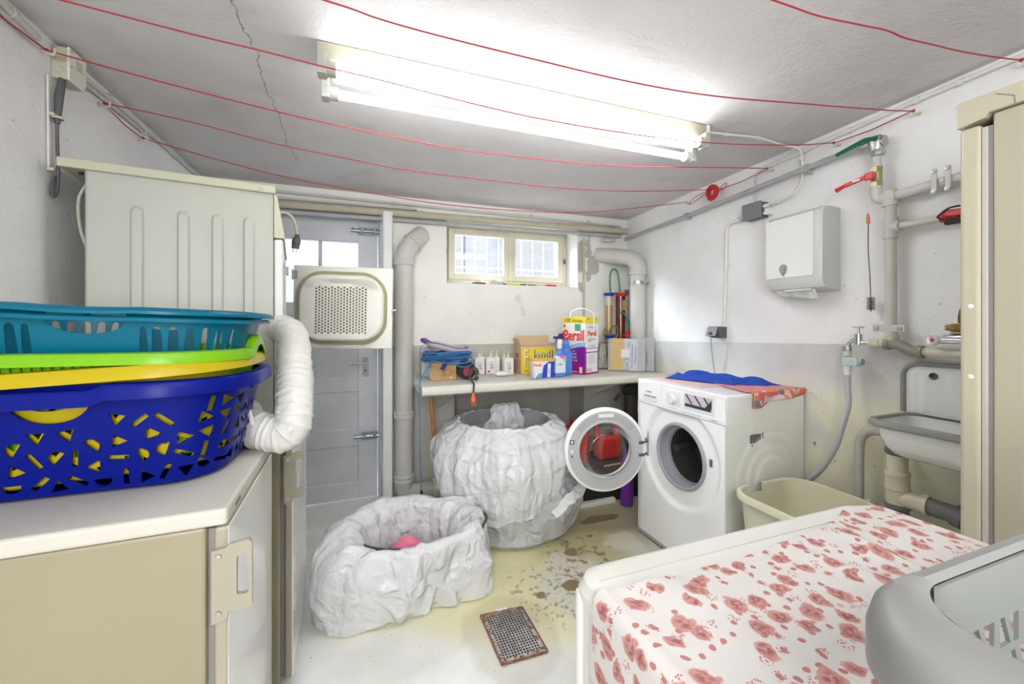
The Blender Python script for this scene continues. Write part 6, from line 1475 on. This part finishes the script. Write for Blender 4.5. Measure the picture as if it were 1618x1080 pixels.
for x, y in bowl(0, 0):
    c = Vector((1.8175, (sy0+sy1)/2, 0)); d = (Vector((x, y, 0))-c); d.normalize()
    R.append([b.verts.new(Vector((x, y, 0))+d*o+Vector((0, 0, z))) for o, z in ((-.008, .852), (-.004, .858), (.008, .858), (.014, .850), (.014, .838), (.008, .834), (.0, .836))])
for i in range(len(R)):
    A, B = R[i], R[(i+1) % len(R)]
    for k in range(7): b.faces.new((A[k], A[(k+1) % 7], B[(k+1) % 7], B[k]))
bmesh.ops.recalc_face_normals(b, faces=b.faces); obj('bowl_rim', b, m_rim, t, world=True, smooth=True)
b = lathe([(0, 0), (.03, 0), (.03, .004), (0, .004)], 20, Matrix.Translation((1.82, .80, .746))); obj('drain_strainer', b, m_steel, t, world=True)
t = thing('sink_drain', 'cream and dark grey waste pipes with tee below the sink', 'pipe', (1.86, .93, .40))
m_crp = M('cream drain plastic', (.62, .58, .44), .35); m_dgp = M('slate drain plastic', (.17, .165, .165), .38)
dx, dy = 1.845, .905
b = tube([(dx, dy, .735), (dx, dy, .645)], .030, 22); obj('waste_pipe', b, m_crp, t, world=True, smooth=True)
obj('waste_nut', lathe([(0, .02), (.034, .02), (.036, .0), (.030, -.006), (0, -.006)], 22, Matrix.Translation((dx, dy, .718))), m_dgrey, t, world=True)
b = lathe([(.030, .655), (.036, .652), (.037, .640), (.034, .635), (.035, .60), (.037, .588), (.034, .584), (.034, .53), (0, .53)], 24, Matrix.Translation((dx, dy, 0)))
b = tube([(dx, dy, .557), (dx+.005, dy-.075, .558)], .030, 22, b); b = tube([(dx+.005, dy-.07, .558), (dx+.006, dy-.088, .558)], .036, 22, b); obj('tee', b, m_crp, t, world=True, smooth=True)
b = tube([(dx+.006, dy-.083, .558), (dx+.008, dy-.14, .557), (dx+.010, dy-.16, .553)], .030, 22); b = tube([(dx+.009, dy-.148, .556), (dx+.011, dy-.172, .550)], .036, 22, b); b = tube([(dx+.011, dy-.17, .551), (dx+.022, dy-.50, .46)], .030, 22, b)
obj('side_pipe', b, m_dgp, t, world=True, smooth=True)
b = lathe([(0, .535), (.037, .535), (.038, .52), (.033, .516), (.033, .455), (0, .455)], 22, Matrix.Translation((dx, dy, 0))); b = tube(spline([(dx, dy, .47), (dx+.003, dy+.012, .445), (dx+.008, dy+.035, .44), (dx+.012, dy+.06, .445)], 5), .028, 20, b); b = tube([(dx+.011, dy+.05, .443), (dx+.012, dy+.066, .446)], .034, 20, b)
b = tube(spline([(dx, dy, .46), (dx+.01, dy, .30), (dx+.05, dy, .12), (dx+.05, dy, 0)], 4), .028, 16, b)
obj('lower_coupling', b, m_dgp, t, world=True, smooth=True)
obj('coupling_sticker', box(dx-.036, dx-.033, dy-.018, dy+.008, .475, .497), m_paper, t, world=True)
t = thing('drain_hose', 'beige and grey hose looping down the wall left of the sink', 'hose', (1.88, 1.04, .4))
obj('upper_bend', tube(spline([(1.90, .93, .772), (1.89, .975, .772), (1.885, 1.015, .765), (1.882, 1.04, .735), (1.882, 1.047, .69), (1.882, 1.047, .66)], 6), .0165, 14), M('taupe hose', (.45, .43, .38), .4), t, world=True, smooth=True)
obj('lower_run', tube(spline([(1.882, 1.047, .665), (1.882, 1.047, .55), (1.882, 1.045, .45), (1.882, 1.02, .30), (1.885, 1.0, .10), (1.89, 1.0, 0)], 5), .0150, 14), m_gpipe, t, world=True, smooth=True)

# ---------------------------------------------------------------- cream tub
t = thing('plastic_tub', 'cream rectangular plastic tub with notched rim beside washing machine', 'tub', (1.640, 1.10, 0))
m_tubc = M('cream tub plastic', (.70, .68, .50), .35, var=.04)
ta, tb_, tr2, th_ = .150, .125, .045, .50
T = rrT(ta, tb_, tr2)
def TP(s, off, z):
    (x, y), (nx, ny) = rrc(s, ta, tb_, tr2); return Vector((x+nx*off, y+ny*off, z))
toff = lambda z: .045*z/th_
cN = T/2+.055
notch = [(cN-.036, th_+.001), (cN-.036, th_-.030), (cN+.036, th_-.030), (cN+.036, th_+.001)]
outl = [(T*i/90, .26) for i in range(91)]+[(T, .26+(th_-.26)*j/8) for j in range(1, 8)]
top = [T*i/90 for i in range(90, -1, -1)]
for u in top:
    if abs(u-cN) < .036: continue
    outl.append((u, th_))
    nxt = u-T/90
    if abs(nxt-cN) < .036 and abs(u-cN) >= .036: outl += [(cN+.036, th_), (cN+.036, th_-.03), (cN-.036, th_-.03), (cN-.036, th_)]
outl += [(0, .26+(th_-.26)*j/8) for j in range(7, 0, -1)]
ov, tr = sheet(outl, [], [(T*i/90, .26+(th_-.26)*j/8) for i in range(1, 90) for j in range(1, 8) if not (abs(T*i/90-cN) < .04 and j > 6)])
obj('upper_wall', sheet_bm(ov, tr, lambda u, v: TP(u, toff(v), v)), m_tubc, t, smooth=True, solid=.004, ang=40, bake=True)
b = bmesh.new(); R = [[b.verts.new(TP(T*i/80, toff(z), z)) for i in range(80)] for z in (.27, .004)]+[[b.verts.new(TP(T*i/80, -.03, 0)) for i in range(80)]]
for A, B in zip(R, R[1:]):
    for i in range(80): b.faces.new((A[i], A[(i+1) % 80], B[(i+1) % 80], B[i]))
b.faces.new(R[-1]); bmesh.ops.recalc_face_normals(b, faces=b.faces); obj('lower_wall', b, m_tubc, t, smooth=True, ang=60)
b = bmesh.new(); R = [[b.verts.new(TP(T*i/80, o, z)) for i in range(80)] for o, z in ((toff(.30)-.003, .315), (toff(.3)-.015, .302), (toff(.3)-.035, .298))]
for A, B in zip(R, R[1:]):
    for i in range(80): b.faces.new((A[i], A[(i+1) % 80], B[(i+1) % 80], B[i]))
b.faces.new(R[-1]); bmesh.ops.recalc_face_normals(b, faces=b.faces); obj('tub_floor', b, m_tubc, t, smooth=True)
b = bmesh.new(); R = []; N_ = 150
seg = [T*i/N_ for i in range(N_)]
for s in seg:
    if abs(s-cN) < .038: R.append(None); continue
    R.append([b.verts.new(TP(s, toff(th_)+o, th_+z)) for o, z in ((-.003, .001), (.004, .005), (.012, .003), (.016, -.004), (.016, -.022), (.013, -.022), (.011, -.006), (.002, -.003))])
for i in range(N_):
    A, B = R[i], R[(i+1) % N_]
    if A and B:
        for k in range(8): b.faces.new((A[k], B[k], B[(k+1) % 8], A[(k+1) % 8]))
bmesh.ops.recalc_face_normals(b, faces=b.faces); obj('tub_rim', b, m_tubc, t, smooth=True, ang=40)
obj('rim_clip', tube(spline([(ta+.05, -.10, th_-.01), (ta+.068, -.10, th_+.002), (ta+.072, -.098, th_-.018), (ta+.06, -.095, th_-.03)], 4), .004, 8), m_paper, t, smooth=True)
obj('embossed_label', box(-.11, -.05, -tb_-.043, -tb_-.0395, .40, .43, .001), m_tubc, t)

# ---------------------------------------------------------------- tall fridge at the right
t = thing('tall_fridge', 'tall beige fridge standing at the right edge, seen from its side', 'fridge', (1.55, .2, 0))
m_tf = M('beige fridge enamel', (.40, .37, .275), .38, var=.02, vs=2); m_tfd = M('beige fridge door', (.45, .425, .31), .35)
ft = 1.705
obj('body', box(1.305, 1.82, -.12, .470, .02, ft-.045, .004), m_tf, t, world=True)
obj('door', box(1.300, 1.82, .487, .522, .06, ft-.062, .008, 3), m_tfd, t, world=True)
b = box(1.306, 1.81, .470, .479, .07, ft-.07, bm=NB()); obj('gasket', b, m_gask, t, world=True)
obj('gasket_bead', box(1.303, 1.81, .477, .487, .07, ft-.07, .002), M('light gasket', (.45, .43, .38), .5), t, world=True)
b = bmesh.new(); P = [(-.12, ft-.043), (.455, ft-.043), (.475, ft-.043), (.480, ft-.052), (.525, ft-.060), (.528, ft-.004), (.520, ft), (-.12, ft)]
A = [b.verts.new((1.296, y, z)) for y, z in P]; B = [b.verts.new((1.82, y, z)) for y, z in P]; b.faces.new(A); b.faces.new(B[::-1])
for i in range(8): j = (i+1) % 8; b.faces.new((A[i], A[j], B[j], B[i]))
bmesh.ops.recalc_face_normals(b, faces=b.faces); obj('top_cover', b, m_tfd, t, world=True, bevel=.003)
obj('cover_seam', tube([(1.2955, .462, ft-.008), (1.2955, .435, ft-.026), (1.2955, .434, ft-.042)], .0010, 6), m_gask, t, world=True)
for z in (1.235, 1.075): obj('cover_plug', lathe([(0, .002), (.004, .0015), (.0055, 0), (0, 0)], 12, axis_mat((1.300, .503, z), (-1, 0, 0))), m_offw, t, world=True)
b = NB()
for x in (1.35, 1.77):
    for y in (-.05, .42): b = cyl((x, y, 0), (x, y, .022), .02, 12, bm=b)
obj('feet', b, m_black, t, world=True)

# ---------------------------------------------------------------- floral covered machine, near right
t = thing('household_appliance', 'white appliance in the right foreground under the floral cloth', 'washing machine', (.60, .20, 0))
m_fw = M('warm white enamel', (.66, .65, .60), .25, coat=.3)
obj('body', box(.29, .905, -.10, .500, .03, .815, .006), m_fw, t, world=True)
obj('front_panel', box(.286, .909, .500, .516, .03, .82, .006, 3), m_fw, t, world=True)
b = bmesh.new(); R = []
for z, i_ in ((.812, .0), (.828, -.003), (.842, .003), (.849, .013), (.850, .020)):
    R.append([b.verts.new((x, y, z)) for x, y in rrpoly(.5975, .207, .3125-i_, .312-i_, .035, 6)])
for A, B in zip(R, R[1:]):
    for i in range(len(A)): b.faces.new((A[i], A[(i+1) % len(A)], B[(i+1) % len(A)], B[i]))
b.faces.new(R[0][::-1]); b.faces.new(R[-1]); bmesh.ops.recalc_face_normals(b, faces=b.faces)
obj('lid', b, m_fw, t, world=True, smooth=True, ang=30)
b = box(.30, .89, .470, .4715, .8499, .8512); obj('lid_groove', b, M('groove shade', (.50, .49, .45), .5), t, world=True)
obj('lid_ledge', box(.300, .895, -.08, .440, .850, .853, .002), m_fw, t, world=True)
b = NB()
for x in (.35, .85):
    for y in (-.05, .45): b = cyl((x, y, 0), (x, y, .032), .02, 12, bm=b)
obj('feet', b, m_black, t, world=True)
# floral cloth
mf, ntf, pf = mk('floral cotton'); uvn = ntf.nodes.new('ShaderNodeUVMap'); U = uvn.outputs[0]
dn_ = ntf.nodes.new('ShaderNodeTexNoise'); dn_.inputs['Scale'].default_value = 55; dn_.inputs['Detail'].default_value = 4; ntf.links.new(U, dn_.inputs['Vector'])
def warp(amt):
    s_ = ntf.nodes.new('ShaderNodeVectorMath'); s_.operation = 'SUBTRACT'; ntf.links.new(dn_.outputs['Color'], s_.inputs[0]); s_.inputs[1].default_value = (.5, .5, .5)
    k_ = ntf.nodes.new('ShaderNodeVectorMath'); k_.operation = 'SCALE'; ntf.links.new(s_.outputs[0], k_.inputs[0]); k_.inputs['Scale'].default_value = amt
    a_ = ntf.nodes.new('ShaderNodeVectorMath'); a_.operation = 'ADD'; ntf.links.new(U, a_.inputs[0]); ntf.links.new(k_.outputs[0], a_.inputs[1]); return a_.outputs[0]
def vor(scale, rnd_, vec):
    v = ntf.nodes.new('ShaderNodeTexVoronoi'); v.voronoi_dimensions = '2D'; v.inputs['Scale'].default_value = scale; v.inputs['Randomness'].default_value = rnd_; ntf.links.new(vec, v.inputs['Vector']); return v
vA = vor(26, .72, warp(.016)); vB = vor(58, 1, warp(.008)); vC = vor(260, .9, warp(.002))
nA = mathn(ntf, 'ADD', vA.outputs['Distance'], mathn(ntf, 'MULTIPLY', mathn(ntf, 'SUBTRACT', dn_.outputs['Fac'], .5), .5))
sA = ntf.nodes.new('ShaderNodeSeparateColor'); ntf.links.new(vA.outputs['Color'], sA.inputs[0])
mA = mathn(ntf, 'MULTIPLY', ramp(ntf, mathn(ntf, 'ADD', nA, mathn(ntf, 'MULTIPLY', sA.outputs[1], .10)), .315, .385, 1, 0), ramp(ntf, sA.outputs[0], .12, .13))
sB = ntf.nodes.new('ShaderNodeSeparateColor'); ntf.links.new(vB.outputs['Color'], sB.inputs[0])
mB = mathn(ntf, 'MULTIPLY', ramp(ntf, vB.outputs['Distance'], .20, .24, 1, 0), ramp(ntf, sB.outputs[0], .60, .61))
mC = mathn(ntf, 'MULTIPLY', ramp(ntf, vC.outputs['Distance'], .30, .36, 1, 0), mathn(ntf, 'MULTIPLY', ramp(ntf, vB.outputs['Distance'], .40, .42, 1, 0), ramp(ntf, sB.outputs[1], .74, .75)))
vein = noisef(ntf, U, 170, 3, .42, .60)
petal = mixc(ntf, vein, (.25, .06, .056), (.46, .20, .18)); petal = mixc(ntf, ramp(ntf, vA.outputs['Distance'], .10, .36), petal, (.48, .225, .20))
cl = mixc(ntf, mB, (.56, .535, .51), (.40, .16, .14)); cl = mixc(ntf, mathn(ntf, 'MULTIPLY', mC, .8), cl, (.40, .12, .12)); cl = mixc(ntf, mathn(ntf, 'MULTIPLY', mA, .92), cl, petal)
ntf.links.new(cl, pf.inputs['Base Color']); pf.inputs['Roughness'].default_value = .85
bumpn(ntf, pf, noisef(ntf, U, 900, 2), .15, .001)
def smst(x): x = max(0, min(1, x)); return x*x*(3-2*x)
LYb = [(.285, .452), (.305, .438), (.456, .440), (.57, .442), (.70, .447), (.79, .474), (.83, .490), (.87, .488), (.93, .47)]
def backY(x):
    if x <= LYb[0][0]: return LYb[0][1]
    for (xa_, ya_), (xb_, yb_) in zip(LYb, LYb[1:]):
        if x <= xb_: return ya_+(yb_-ya_)*(x-xa_)/(xb_-xa_)
    return LYb[-1][1]
Rr = .018; LDR = .30; LTOP = .618; RDR = .16
def cloth(u, v):
    s = -LDR+u*(LDR+LTOP+RDR)         # distance across, 0 at the left edge of the lid
    Yb = backY(.285+max(0, min(LTOP, s))); y = Yb-(1-v)*(Yb+.09)
    n_ = noise.noise(Vector((s*7, y*7, 4)))
    if s < 0:
        d = -s; a = min(d/Rr, PI/2)
        x = .288-Rr*math.sin(a)+Rr*0-.0; z = .8555-Rr*(1-math.cos(a))-max(0, d-Rr*PI/2)
        x = .298-Rr*math.sin(a)-.0015-.004*smst((d-.03)/.1)*(1+.8*math.sin(y*38)); y += .012*smst(d/.25)*(1 if v > .95 else 0)
    elif s > LTOP:
        d = s-LTOP; a = min(d/Rr, PI/2); x = .285+LTOP+Rr*math.sin(a)+.004; z = .8555-Rr*(1-math.cos(a))-max(0, d-Rr*PI/2)
    else:
        x = .298+s*(LTOP-.010)/LTOP; wr = max(0, noise.noise(Vector((s*6+y*9, y*3-s*9, 1.5))))**1.4*.012+max(0, noise.noise(Vector((s*16-y*9, y*12, 7))))*.004
        wr += .005*math.exp(-((s-.30-.5*(.45-y))/.016)**2)*smst((y-.2)/.1)+.004*math.exp(-((s-.42-.2*(.45-y))/.010)**2)*smst((y-.28)/.1)
        edge = min(s, LTOP-s); wr *= smst(edge/.03)
        z = .8545+wr+.001*n_
    return Vector((x, y, z))
b = grid(cloth, 260, 130, uv=lambda u, v: (-LDR+u*(LDR+LTOP+RDR), -(1-v)*.53))
tag(obj('floral_cloth', b, mf, smooth=True, ang=0), 'white cotton cloth with dusty red blossoms spread over right foreground appliance', 'cloth')
# grey basket on the cloth
GX, GY, GZ = .600, -.038, .868
m_gbk = M('grey basket plastic', (.22, .22, .212), .4)
ga_, gb_, gr_, gh_ = .274, .174, .028, .160
Tg = rrT(ga_, gb_, gr_); Hg = []; rnd = random.Random(9)
nh = int(Tg/.0165)
for j in range(5):
    for i in range(nh):
        c = Tg*(i+.5+(.5 if j % 2 else 0))/nh; z0 = .018+j*.0225; z1 = z0+.0175
        w1 = .0068 if (i+j) % 2 else .0034; w2 = .0034 if (i+j) % 2 else .0068; k = rnd.uniform(-.002, .002)
        Hg.append([(c-w1+k, z0), (c+w1+k, z0), (c+w2, z1), (c-w2, z1)])
rimgr = [(0, .001), (.008, .004), (.020, .003), (.027, -.003), (.030, -.014), (.030, -.034), (.027, -.034), (.026, -.014), (.020, -.004), (.008, -.003)]
basket('laundry_basket', 'light grey laundry basket at the lower right corner on floral cloth', (GX, GY, GZ), 0, (0, 0), ga_, gb_, gr_, gh_, .016, m_gbk, Hg, rimgr, du=.016, seg_v=8, n_rim=1000, rimscale=lambda n: .5+1.05*abs(n[0])**1.5)
fg = lambda cx, cy, rx, ry, sd: grid(lambda u, v: Vector((cx+rx*(2*u-1), cy+ry*(2*v-1), GZ+.008+.035*math.sqrt(max(0, (1-(2*u-1)**2)*(1-(2*v-1)**2)))*(1+.8*noise.noise(Vector((u*5, v*5, sd)))))), 30, 24)
tag(obj('green_garment', fg(.66, .02, .10, .075, 3), M('bright green fabric', (.05, .42, .06), .85, bump=.4, bs=200), smooth=True, ang=0, solid=.003), 'bright green garment lying in the light grey basket', 'garment')
tag(obj('white_garment', fg(.52, -.04, .13, .10, 8), M('white fabric', (.78, .76, .74), .85, bump=.4, bs=200), smooth=True, ang=0, solid=.003), 'white garment lying in the light grey basket', 'garment')

# ---------------------------------------------------------------- floor drain
t = thing('floor_drain', 'rusty square mesh floor drain grate in the painted floor', 'floor drain', (.543, 1.463, 0), 0)
m_grt = M('worn grate steel', (.36, .33, .32), .45, .5, bump=.4, bs=150, var=.35, vs=30); m_rst = M('rust', (.26, .13, .08), .8, bump=.6, bs=150, var=.5, vs=60)
x0, x1, y0_, y1_ = .452, .632, 1.338, 1.590
out = [(x0+.006, y0_), (x1, y0_-.004), (x1-.002, y1_-.012), (x0, y1_)]
hs_ = []
for i in range(13):
    for j in range(18):
        cx, cy = x0+.0225+i*.0113, y0_+.021+j*.0123
        hs_.append([(cx-.0036, cy-.0041), (cx+.0036, cy-.0041), (cx+.0036, cy+.0041), (cx-.0036, cy+.0041)])
ov, tr = sheet(out, hs_); obj('grate', sheet_bm(ov, tr, lambda x, y: Vector((x, y, .0045))), m_grt, t, world=True, solid=.002)
b = NB(); P = out+[out[0]]
for a, c in zip(P, P[1:]): b = tube([(a[0]+(c[0]-a[0])*k/8+.001*noise.noise(Vector((k, a[0]*50, 0))), a[1]+(c[1]-a[1])*k/8, .0045) for k in range(9)], .004, 6, b)
obj('frame_rim', b, m_rst, t, world=True)
b = bmesh.new(); b.faces.new([b.verts.new((x, y, .0015)) for x, y in out]); bmesh.ops.recalc_face_normals(b, faces=b.faces); obj('drain_pit', b, m_black, t, world=True)
rnd = random.Random(4); b = NB()
for k in range(60):
    a = k/60; side_ = k % 4
    if side_ == 0: cx, cy = x0+.006+rnd.uniform(0, .012), y0_+rnd.random()*(y1_-y0_)
    elif side_ == 1: cx, cy = x1-.006-rnd.uniform(0, .012), y0_+rnd.random()*(y1_-y0_)
    elif side_ == 2: cx, cy = x0+rnd.random()*(x1-x0), y0_+.006+rnd.uniform(0, .010)
    else: cx, cy = x0+rnd.random()*(x1-x0), y1_-.006-rnd.uniform(0, .016)
    b = lathe([(0, .0022), (rnd.uniform(.003, .006), .001), (.0065, 0)], 6, Matrix.Translation((cx, cy, .0052)), b)
tag(obj('rust_scale', b, m_rst, t, world=True), kind='stuff')
b = bmesh.new(); P = [(.518, 1.588), (.532, 1.580), (.548, 1.585), (.560, 1.580), (.566, 1.592), (.556, 1.597), (.548, 1.592), (.530, 1.592), (.520, 1.598)]; b.faces.new([b.verts.new((x, y, .0105)) for x, y in P]); bmesh.ops.recalc_face_normals(b, faces=b.faces)
tag(obj('paper_scrap', b, m_paper, solid=.0015), 'small torn white scrap on the far edge of the floor drain', 'scrap')

# ---------------------------------------------------------------- bagged bins
def bagmat(name, col, tr, al):
    m, nt, p = mk(name); p.inputs['Base Color'].default_value = (*col, 1); p.inputs['Roughness'].default_value = .27; p.inputs['Coat Weight'].default_value = .5
    tc = nt.nodes.new('ShaderNodeTexCoord'); O = tc.outputs['Object']
    v = nt.nodes.new('ShaderNodeTexVoronoi'); v.feature = 'DISTANCE_TO_EDGE'; v.inputs['Scale'].default_value = 9
    wn = nt.nodes.new('ShaderNodeTexNoise'); wn.inputs['Scale'].default_value = 7; wn.inputs['Detail'].default_value = 3; nt.links.new(O, wn.inputs['Vector'])
    s_ = nt.nodes.new('ShaderNodeVectorMath'); s_.operation = 'SCALE'; s_.inputs['Scale'].default_value = .25; nt.links.new(wn.outputs['Color'], s_.inputs[0])
    a_ = nt.nodes.new('ShaderNodeVectorMath'); a_.operation = 'ADD'; nt.links.new(O, a_.inputs[0]); nt.links.new(s_.outputs[0], a_.inputs[1]); nt.links.new(a_.outputs[0], v.inputs['Vector'])
    cre = ramp(nt, v.outputs['Distance'], 0, .30, 0, 1); fine = noisef(nt, O, 17, 3, rough=.4)
    bumpn(nt, p, mathn(nt, 'ADD', mathn(nt, 'MULTIPLY', cre, .45), mathn(nt, 'MULTIPLY', fine, .8)), .85, .017)
    tl = nt.nodes.new('ShaderNodeBsdfTranslucent'); tl.inputs[0].default_value = (*col, 1); tp = nt.nodes.new('ShaderNodeBsdfTransparent')
    m1 = nt.nodes.new('ShaderNodeMixShader'); m1.inputs[0].default_value = tr; m2 = nt.nodes.new('ShaderNodeMixShader'); m2.inputs[0].default_value = al
    nt.links.new(p.outputs[0], m1.inputs[1]); nt.links.new(tl.outputs[0], m1.inputs[2]); nt.links.new(m1.outputs[0], m2.inputs[1]); nt.links.new(tp.outputs[0], m2.inputs[2])
    nt.links.new(m2.outputs[0], nt.nodes['Material Output'].inputs[0]); return m
m_bag = bagmat('white bin liner', (.95, .95, .96), .30, .07)
m_bag2 = bagmat('sheer bin liner', (.84, .85, .87), .30, .20)
def seq(tab, t_):
    for (a, va), (b_, vb) in zip(tab, tab[1:]):
        if t_ <= b_:
            k = smst((t_-a)/(b_-a)); return va+(vb-va)*k
    return tab[-1][1]
def folds(th, k, sd):
    return noise.noise(Vector((math.cos(th)*k, math.sin(th)*k, sd)))
def bagsurf(cx, cy, prof, shape, fold, nu=220, nv=90, zf=None):
    "prof: list of (s, r, z, foldamp); shape(th, z, s): radius multipliers per direction"
    def fn(u, v):
        th = 2*PI*u
        r = seq([(p[0], p[1]) for p in prof], v); z = seq([(p[0], p[2]) for p in prof], v); fa = seq([(p[0], p[3]) for p in prof], v)
        m = shape(th, z, v); f = fold(th, z, v)*fa
        if zf: z = zf(th, z, v)
        return Vector((cx+(r*m+f)*math.cos(th), cy+(r*m+f)*math.sin(th), max(.003, z)))
    return grid(fn, nu, nv, True)
# tall bin behind
t = thing('lined_bin', 'tall bin draped in billowing white plastic bags under the shelf', 'bin', (.82, 2.30, 0))
obj('bin_body', lathe([(0, 0), (.20, 0), (.205, .01), (.262, .60), (.272, .612), (.262, .62), (.255, .60), (.20, .02), (0, .015)], 48, Matrix.Translation((.81, 2.31, 0))), M('grey bin plastic', (.30, .31, .31), .4), t, world=True, smooth=True)
def crease(p, sd):
    q = p+Vector((noise.noise(p*1.7+Vector((sd, 0, 0))), noise.noise(p*1.7+Vector((0, sd, 3))), noise.noise(p*1.7+Vector((5, 2, sd)))))*.9
    return 1-2*abs(noise.noise(q+Vector((sd, sd, sd))))
fw1 = lambda th, z, s: .8*folds(th, 2.4, z*2.5+3)+.42*crease(Vector((math.cos(th)*2.1+z*1.5, math.sin(th)*2.1, z*3.0)), 3)-.2
def shp_low(th, z, s):
    m = 1+.22*max(0, math.cos(th+.05))**2*smst((.36-z)/.2)-.06*max(0, math.cos(th-2.6)); return m
b = bagsurf(.83, 2.28, [(0, .255, .55, .004), (.25, .29, .45, .02), (.55, .335, .26, .04), (.75, .345, .14, .05), (.92, .325, .03, .03), (1, .30, .004, .015)], shp_low, fw1)
obj('inner_bag', b, m_bag2, t, world=True, smooth=True, ang=0)
def shp_up(th, z, s):
    m = 1+.10*max(0, math.cos(th-PI))*smst((.60-z)/.1)+.07*max(0, math.cos(th-.0)); return m
def zf_up(th, z, s):
    if s < .42: return z+.012*folds(th, 6, 2)*smst((s-.2)/.2)
    hem = .33-.17*math.cos(th+1.95)+.07*max(0, math.cos(th-.15))+.05*folds(th, 3, 5)      # lower towards the camera
    k = (s-.42)/.58; top = .62+.018*folds(th, 4, 2)
    return z if s < .42 else top+(hem-top)*(k**1.15)
fw2 = lambda th, z, s: .75*folds(th+z*.5, 2.8, 1.0+z*.9)+.55*(folds(th-z*.4, 7, z*.9)+.2)*(.6+.8*folds(th, 2, 9))+.22*crease(Vector((math.cos(th)*4+z, math.sin(th)*4, z*2.0)), 11)-.1
b = bagsurf(.80, 2.315, [(0, .05, .10, .0), (.08, .18, .10, .01), (.30, .245, .50, .02), (.40, .262, .615, .012), (.44, .285, .63, .018), (.55, .345, .55, .045), (.75, .375, .42, .075), (.90, .365, .30, .075), (1, .350, .25, .07)], shp_up, fw2, 260, 110, zf_up)
obj('outer_bag', b, m_bag, t, world=True, smooth=True, ang=0)
def flap(u, v):
    th = -1.25+1.30*u; bul = math.sin(PI*v); r = .375+.07*u+.045*bul+.022*folds(th, 7, v*2)-.02*v
    z = .20+.13*u*(1-u)*2+.03*u+.02*folds(th, 4, 1)-v*(.04+.11*u)
    return Vector((.82+r*math.cos(th), 2.28+r*math.sin(th), z))
obj('bag_fold', grid(flap, 70, 26), m_bag, t, world=True, smooth=True, ang=0)
obj('inner_tuft', grid(lambda u, v: Vector((.86+(.14-.06*v+.03*folds(2*PI*u, 3, v*3))*math.cos(2*PI*u), 2.44+(.07-.03*v+.02*folds(2*PI*u, 4, v*3+4))*math.sin(2*PI*u), .50+.175*v+.015*folds(2*PI*u, 3, 8))), 60, 20, True), m_bag2, t, world=True, smooth=True, ang=0)
# low wide basket in front
t = thing('lined_basket', 'low dark basket in the middle of the floor covered by a white plastic bag', 'basket', (.25, 1.9, 0))
bx, by = .235, 1.90
obj('basket_body', lathe([(0, 0), (.20, 0), (.21, .01), (.245, .25), (.255, .258), (.248, .262), (.238, .25), (.2, .02), (0, .014)], 48, Matrix.Translation((bx+.038, by+.015, 0)) @ Matrix.Scale(.98, 4, (0, 0, 1)), sx=1.19, sy=.76), M('charcoal basket', (.055, .05, .05), .45), t, world=True, smooth=True)
def sup(th, a, b_, n=2.6): return (abs(math.cos(th)/a)**n+abs(math.sin(th)/b_)**n)**(-1/n)
cxb, cyb = .215, 1.895
def zb_hem(th):
    # the bag is pulled up at the right rear, where the dark basket shows
    d = ((th-.42+PI) % (2*PI))-PI
    return .25*math.exp(-(d/.36)**4)
def lowbag(u, v):
    th = 2*PI*u; c, s = math.cos(th), math.sin(th)
    ri = sup(th, .165, .145); rc = sup(th, .262, .205); ro = sup(th, .330, .215, 3.0)
    ro += .085*max(0, math.cos(th-PI*.97))**1.5+.045*math.exp(-((((th+.55+PI) % (2*PI))-PI)/.22)**2)
    zc = .285+.018*folds(th, 3, 1)+.030*max(0, math.cos(th-1.9))-.012*max(0, math.cos(th+1.6))
    if v < .10: k = v/.10; r = ri*k*.9; z = .075+.01*noise.noise(Vector((c*k*3, s*k*3, 1)))
    elif v < .38: k = (v-.10)/.28; r = ri*.9+(rc-.052-ri*.9)*k**1.2; z = .075+(zc-.02-.075)*smst(k*.9+.1)
    elif v < .50: k = (v-.38)/.12; r = rc-.052+.092*k; z = zc-.02+.026*math.sin(PI*k*.8)
    else:
        k = (v-.50)/.50; rr0 = rc+.040; r = rr0+(ro-rr0)*math.sin(PI/2*min(1, k*1.15))*1.0; top = zc-.005; hem = zb_hem(th)+.004; z = top+(hem-top)*(k**1.05)
        left = max(0, math.cos(th-PI*.97))**2; z += .055*left*math.sin(PI*k)
        r += .012*math.sin(PI*k)
    fa = .008+.022*smst((v-.12)/.2)+.012*smst((v-.5)/.2)
    f = fa*(.9*folds(th+z*.8, 2.4, v*1.2+2)+.65*folds(th-z, 5.5, v*1.6+4)+.40*crease(Vector((c*2.2+z*2, s*2.2, z*4)), 13)-.15)
    z += .010*noise.noise(Vector((c*r*9, s*r*9, 5)))*smst((v-.3)/.1)
    return Vector((cxb+(r+f)*c, cyb+(r+f)*s, max(.003, z)))
obj('plastic_bag', grid(lowbag, 260, 130, True), m_bag, t, world=True, smooth=True, ang=0)
b = grid(lambda u, v: Vector((.190+.085*(2*u-1), 1.875+.070*(2*v-1), .100+.125*math.sqrt(max(0, (1-(2*u-1)**2)*(1-(2*v-1)**2)))+.018*abs(noise.noise(Vector((u*6, v*6, 2)))))), 40, 30)
tag(obj('pink_cloth', b, M('pink fabric', (.75, .20, .30), .85, bump=.5, bs=160), smooth=True, ang=0, solid=.003), 'crumpled pink cloth inside the low lined basket', 'cloth')
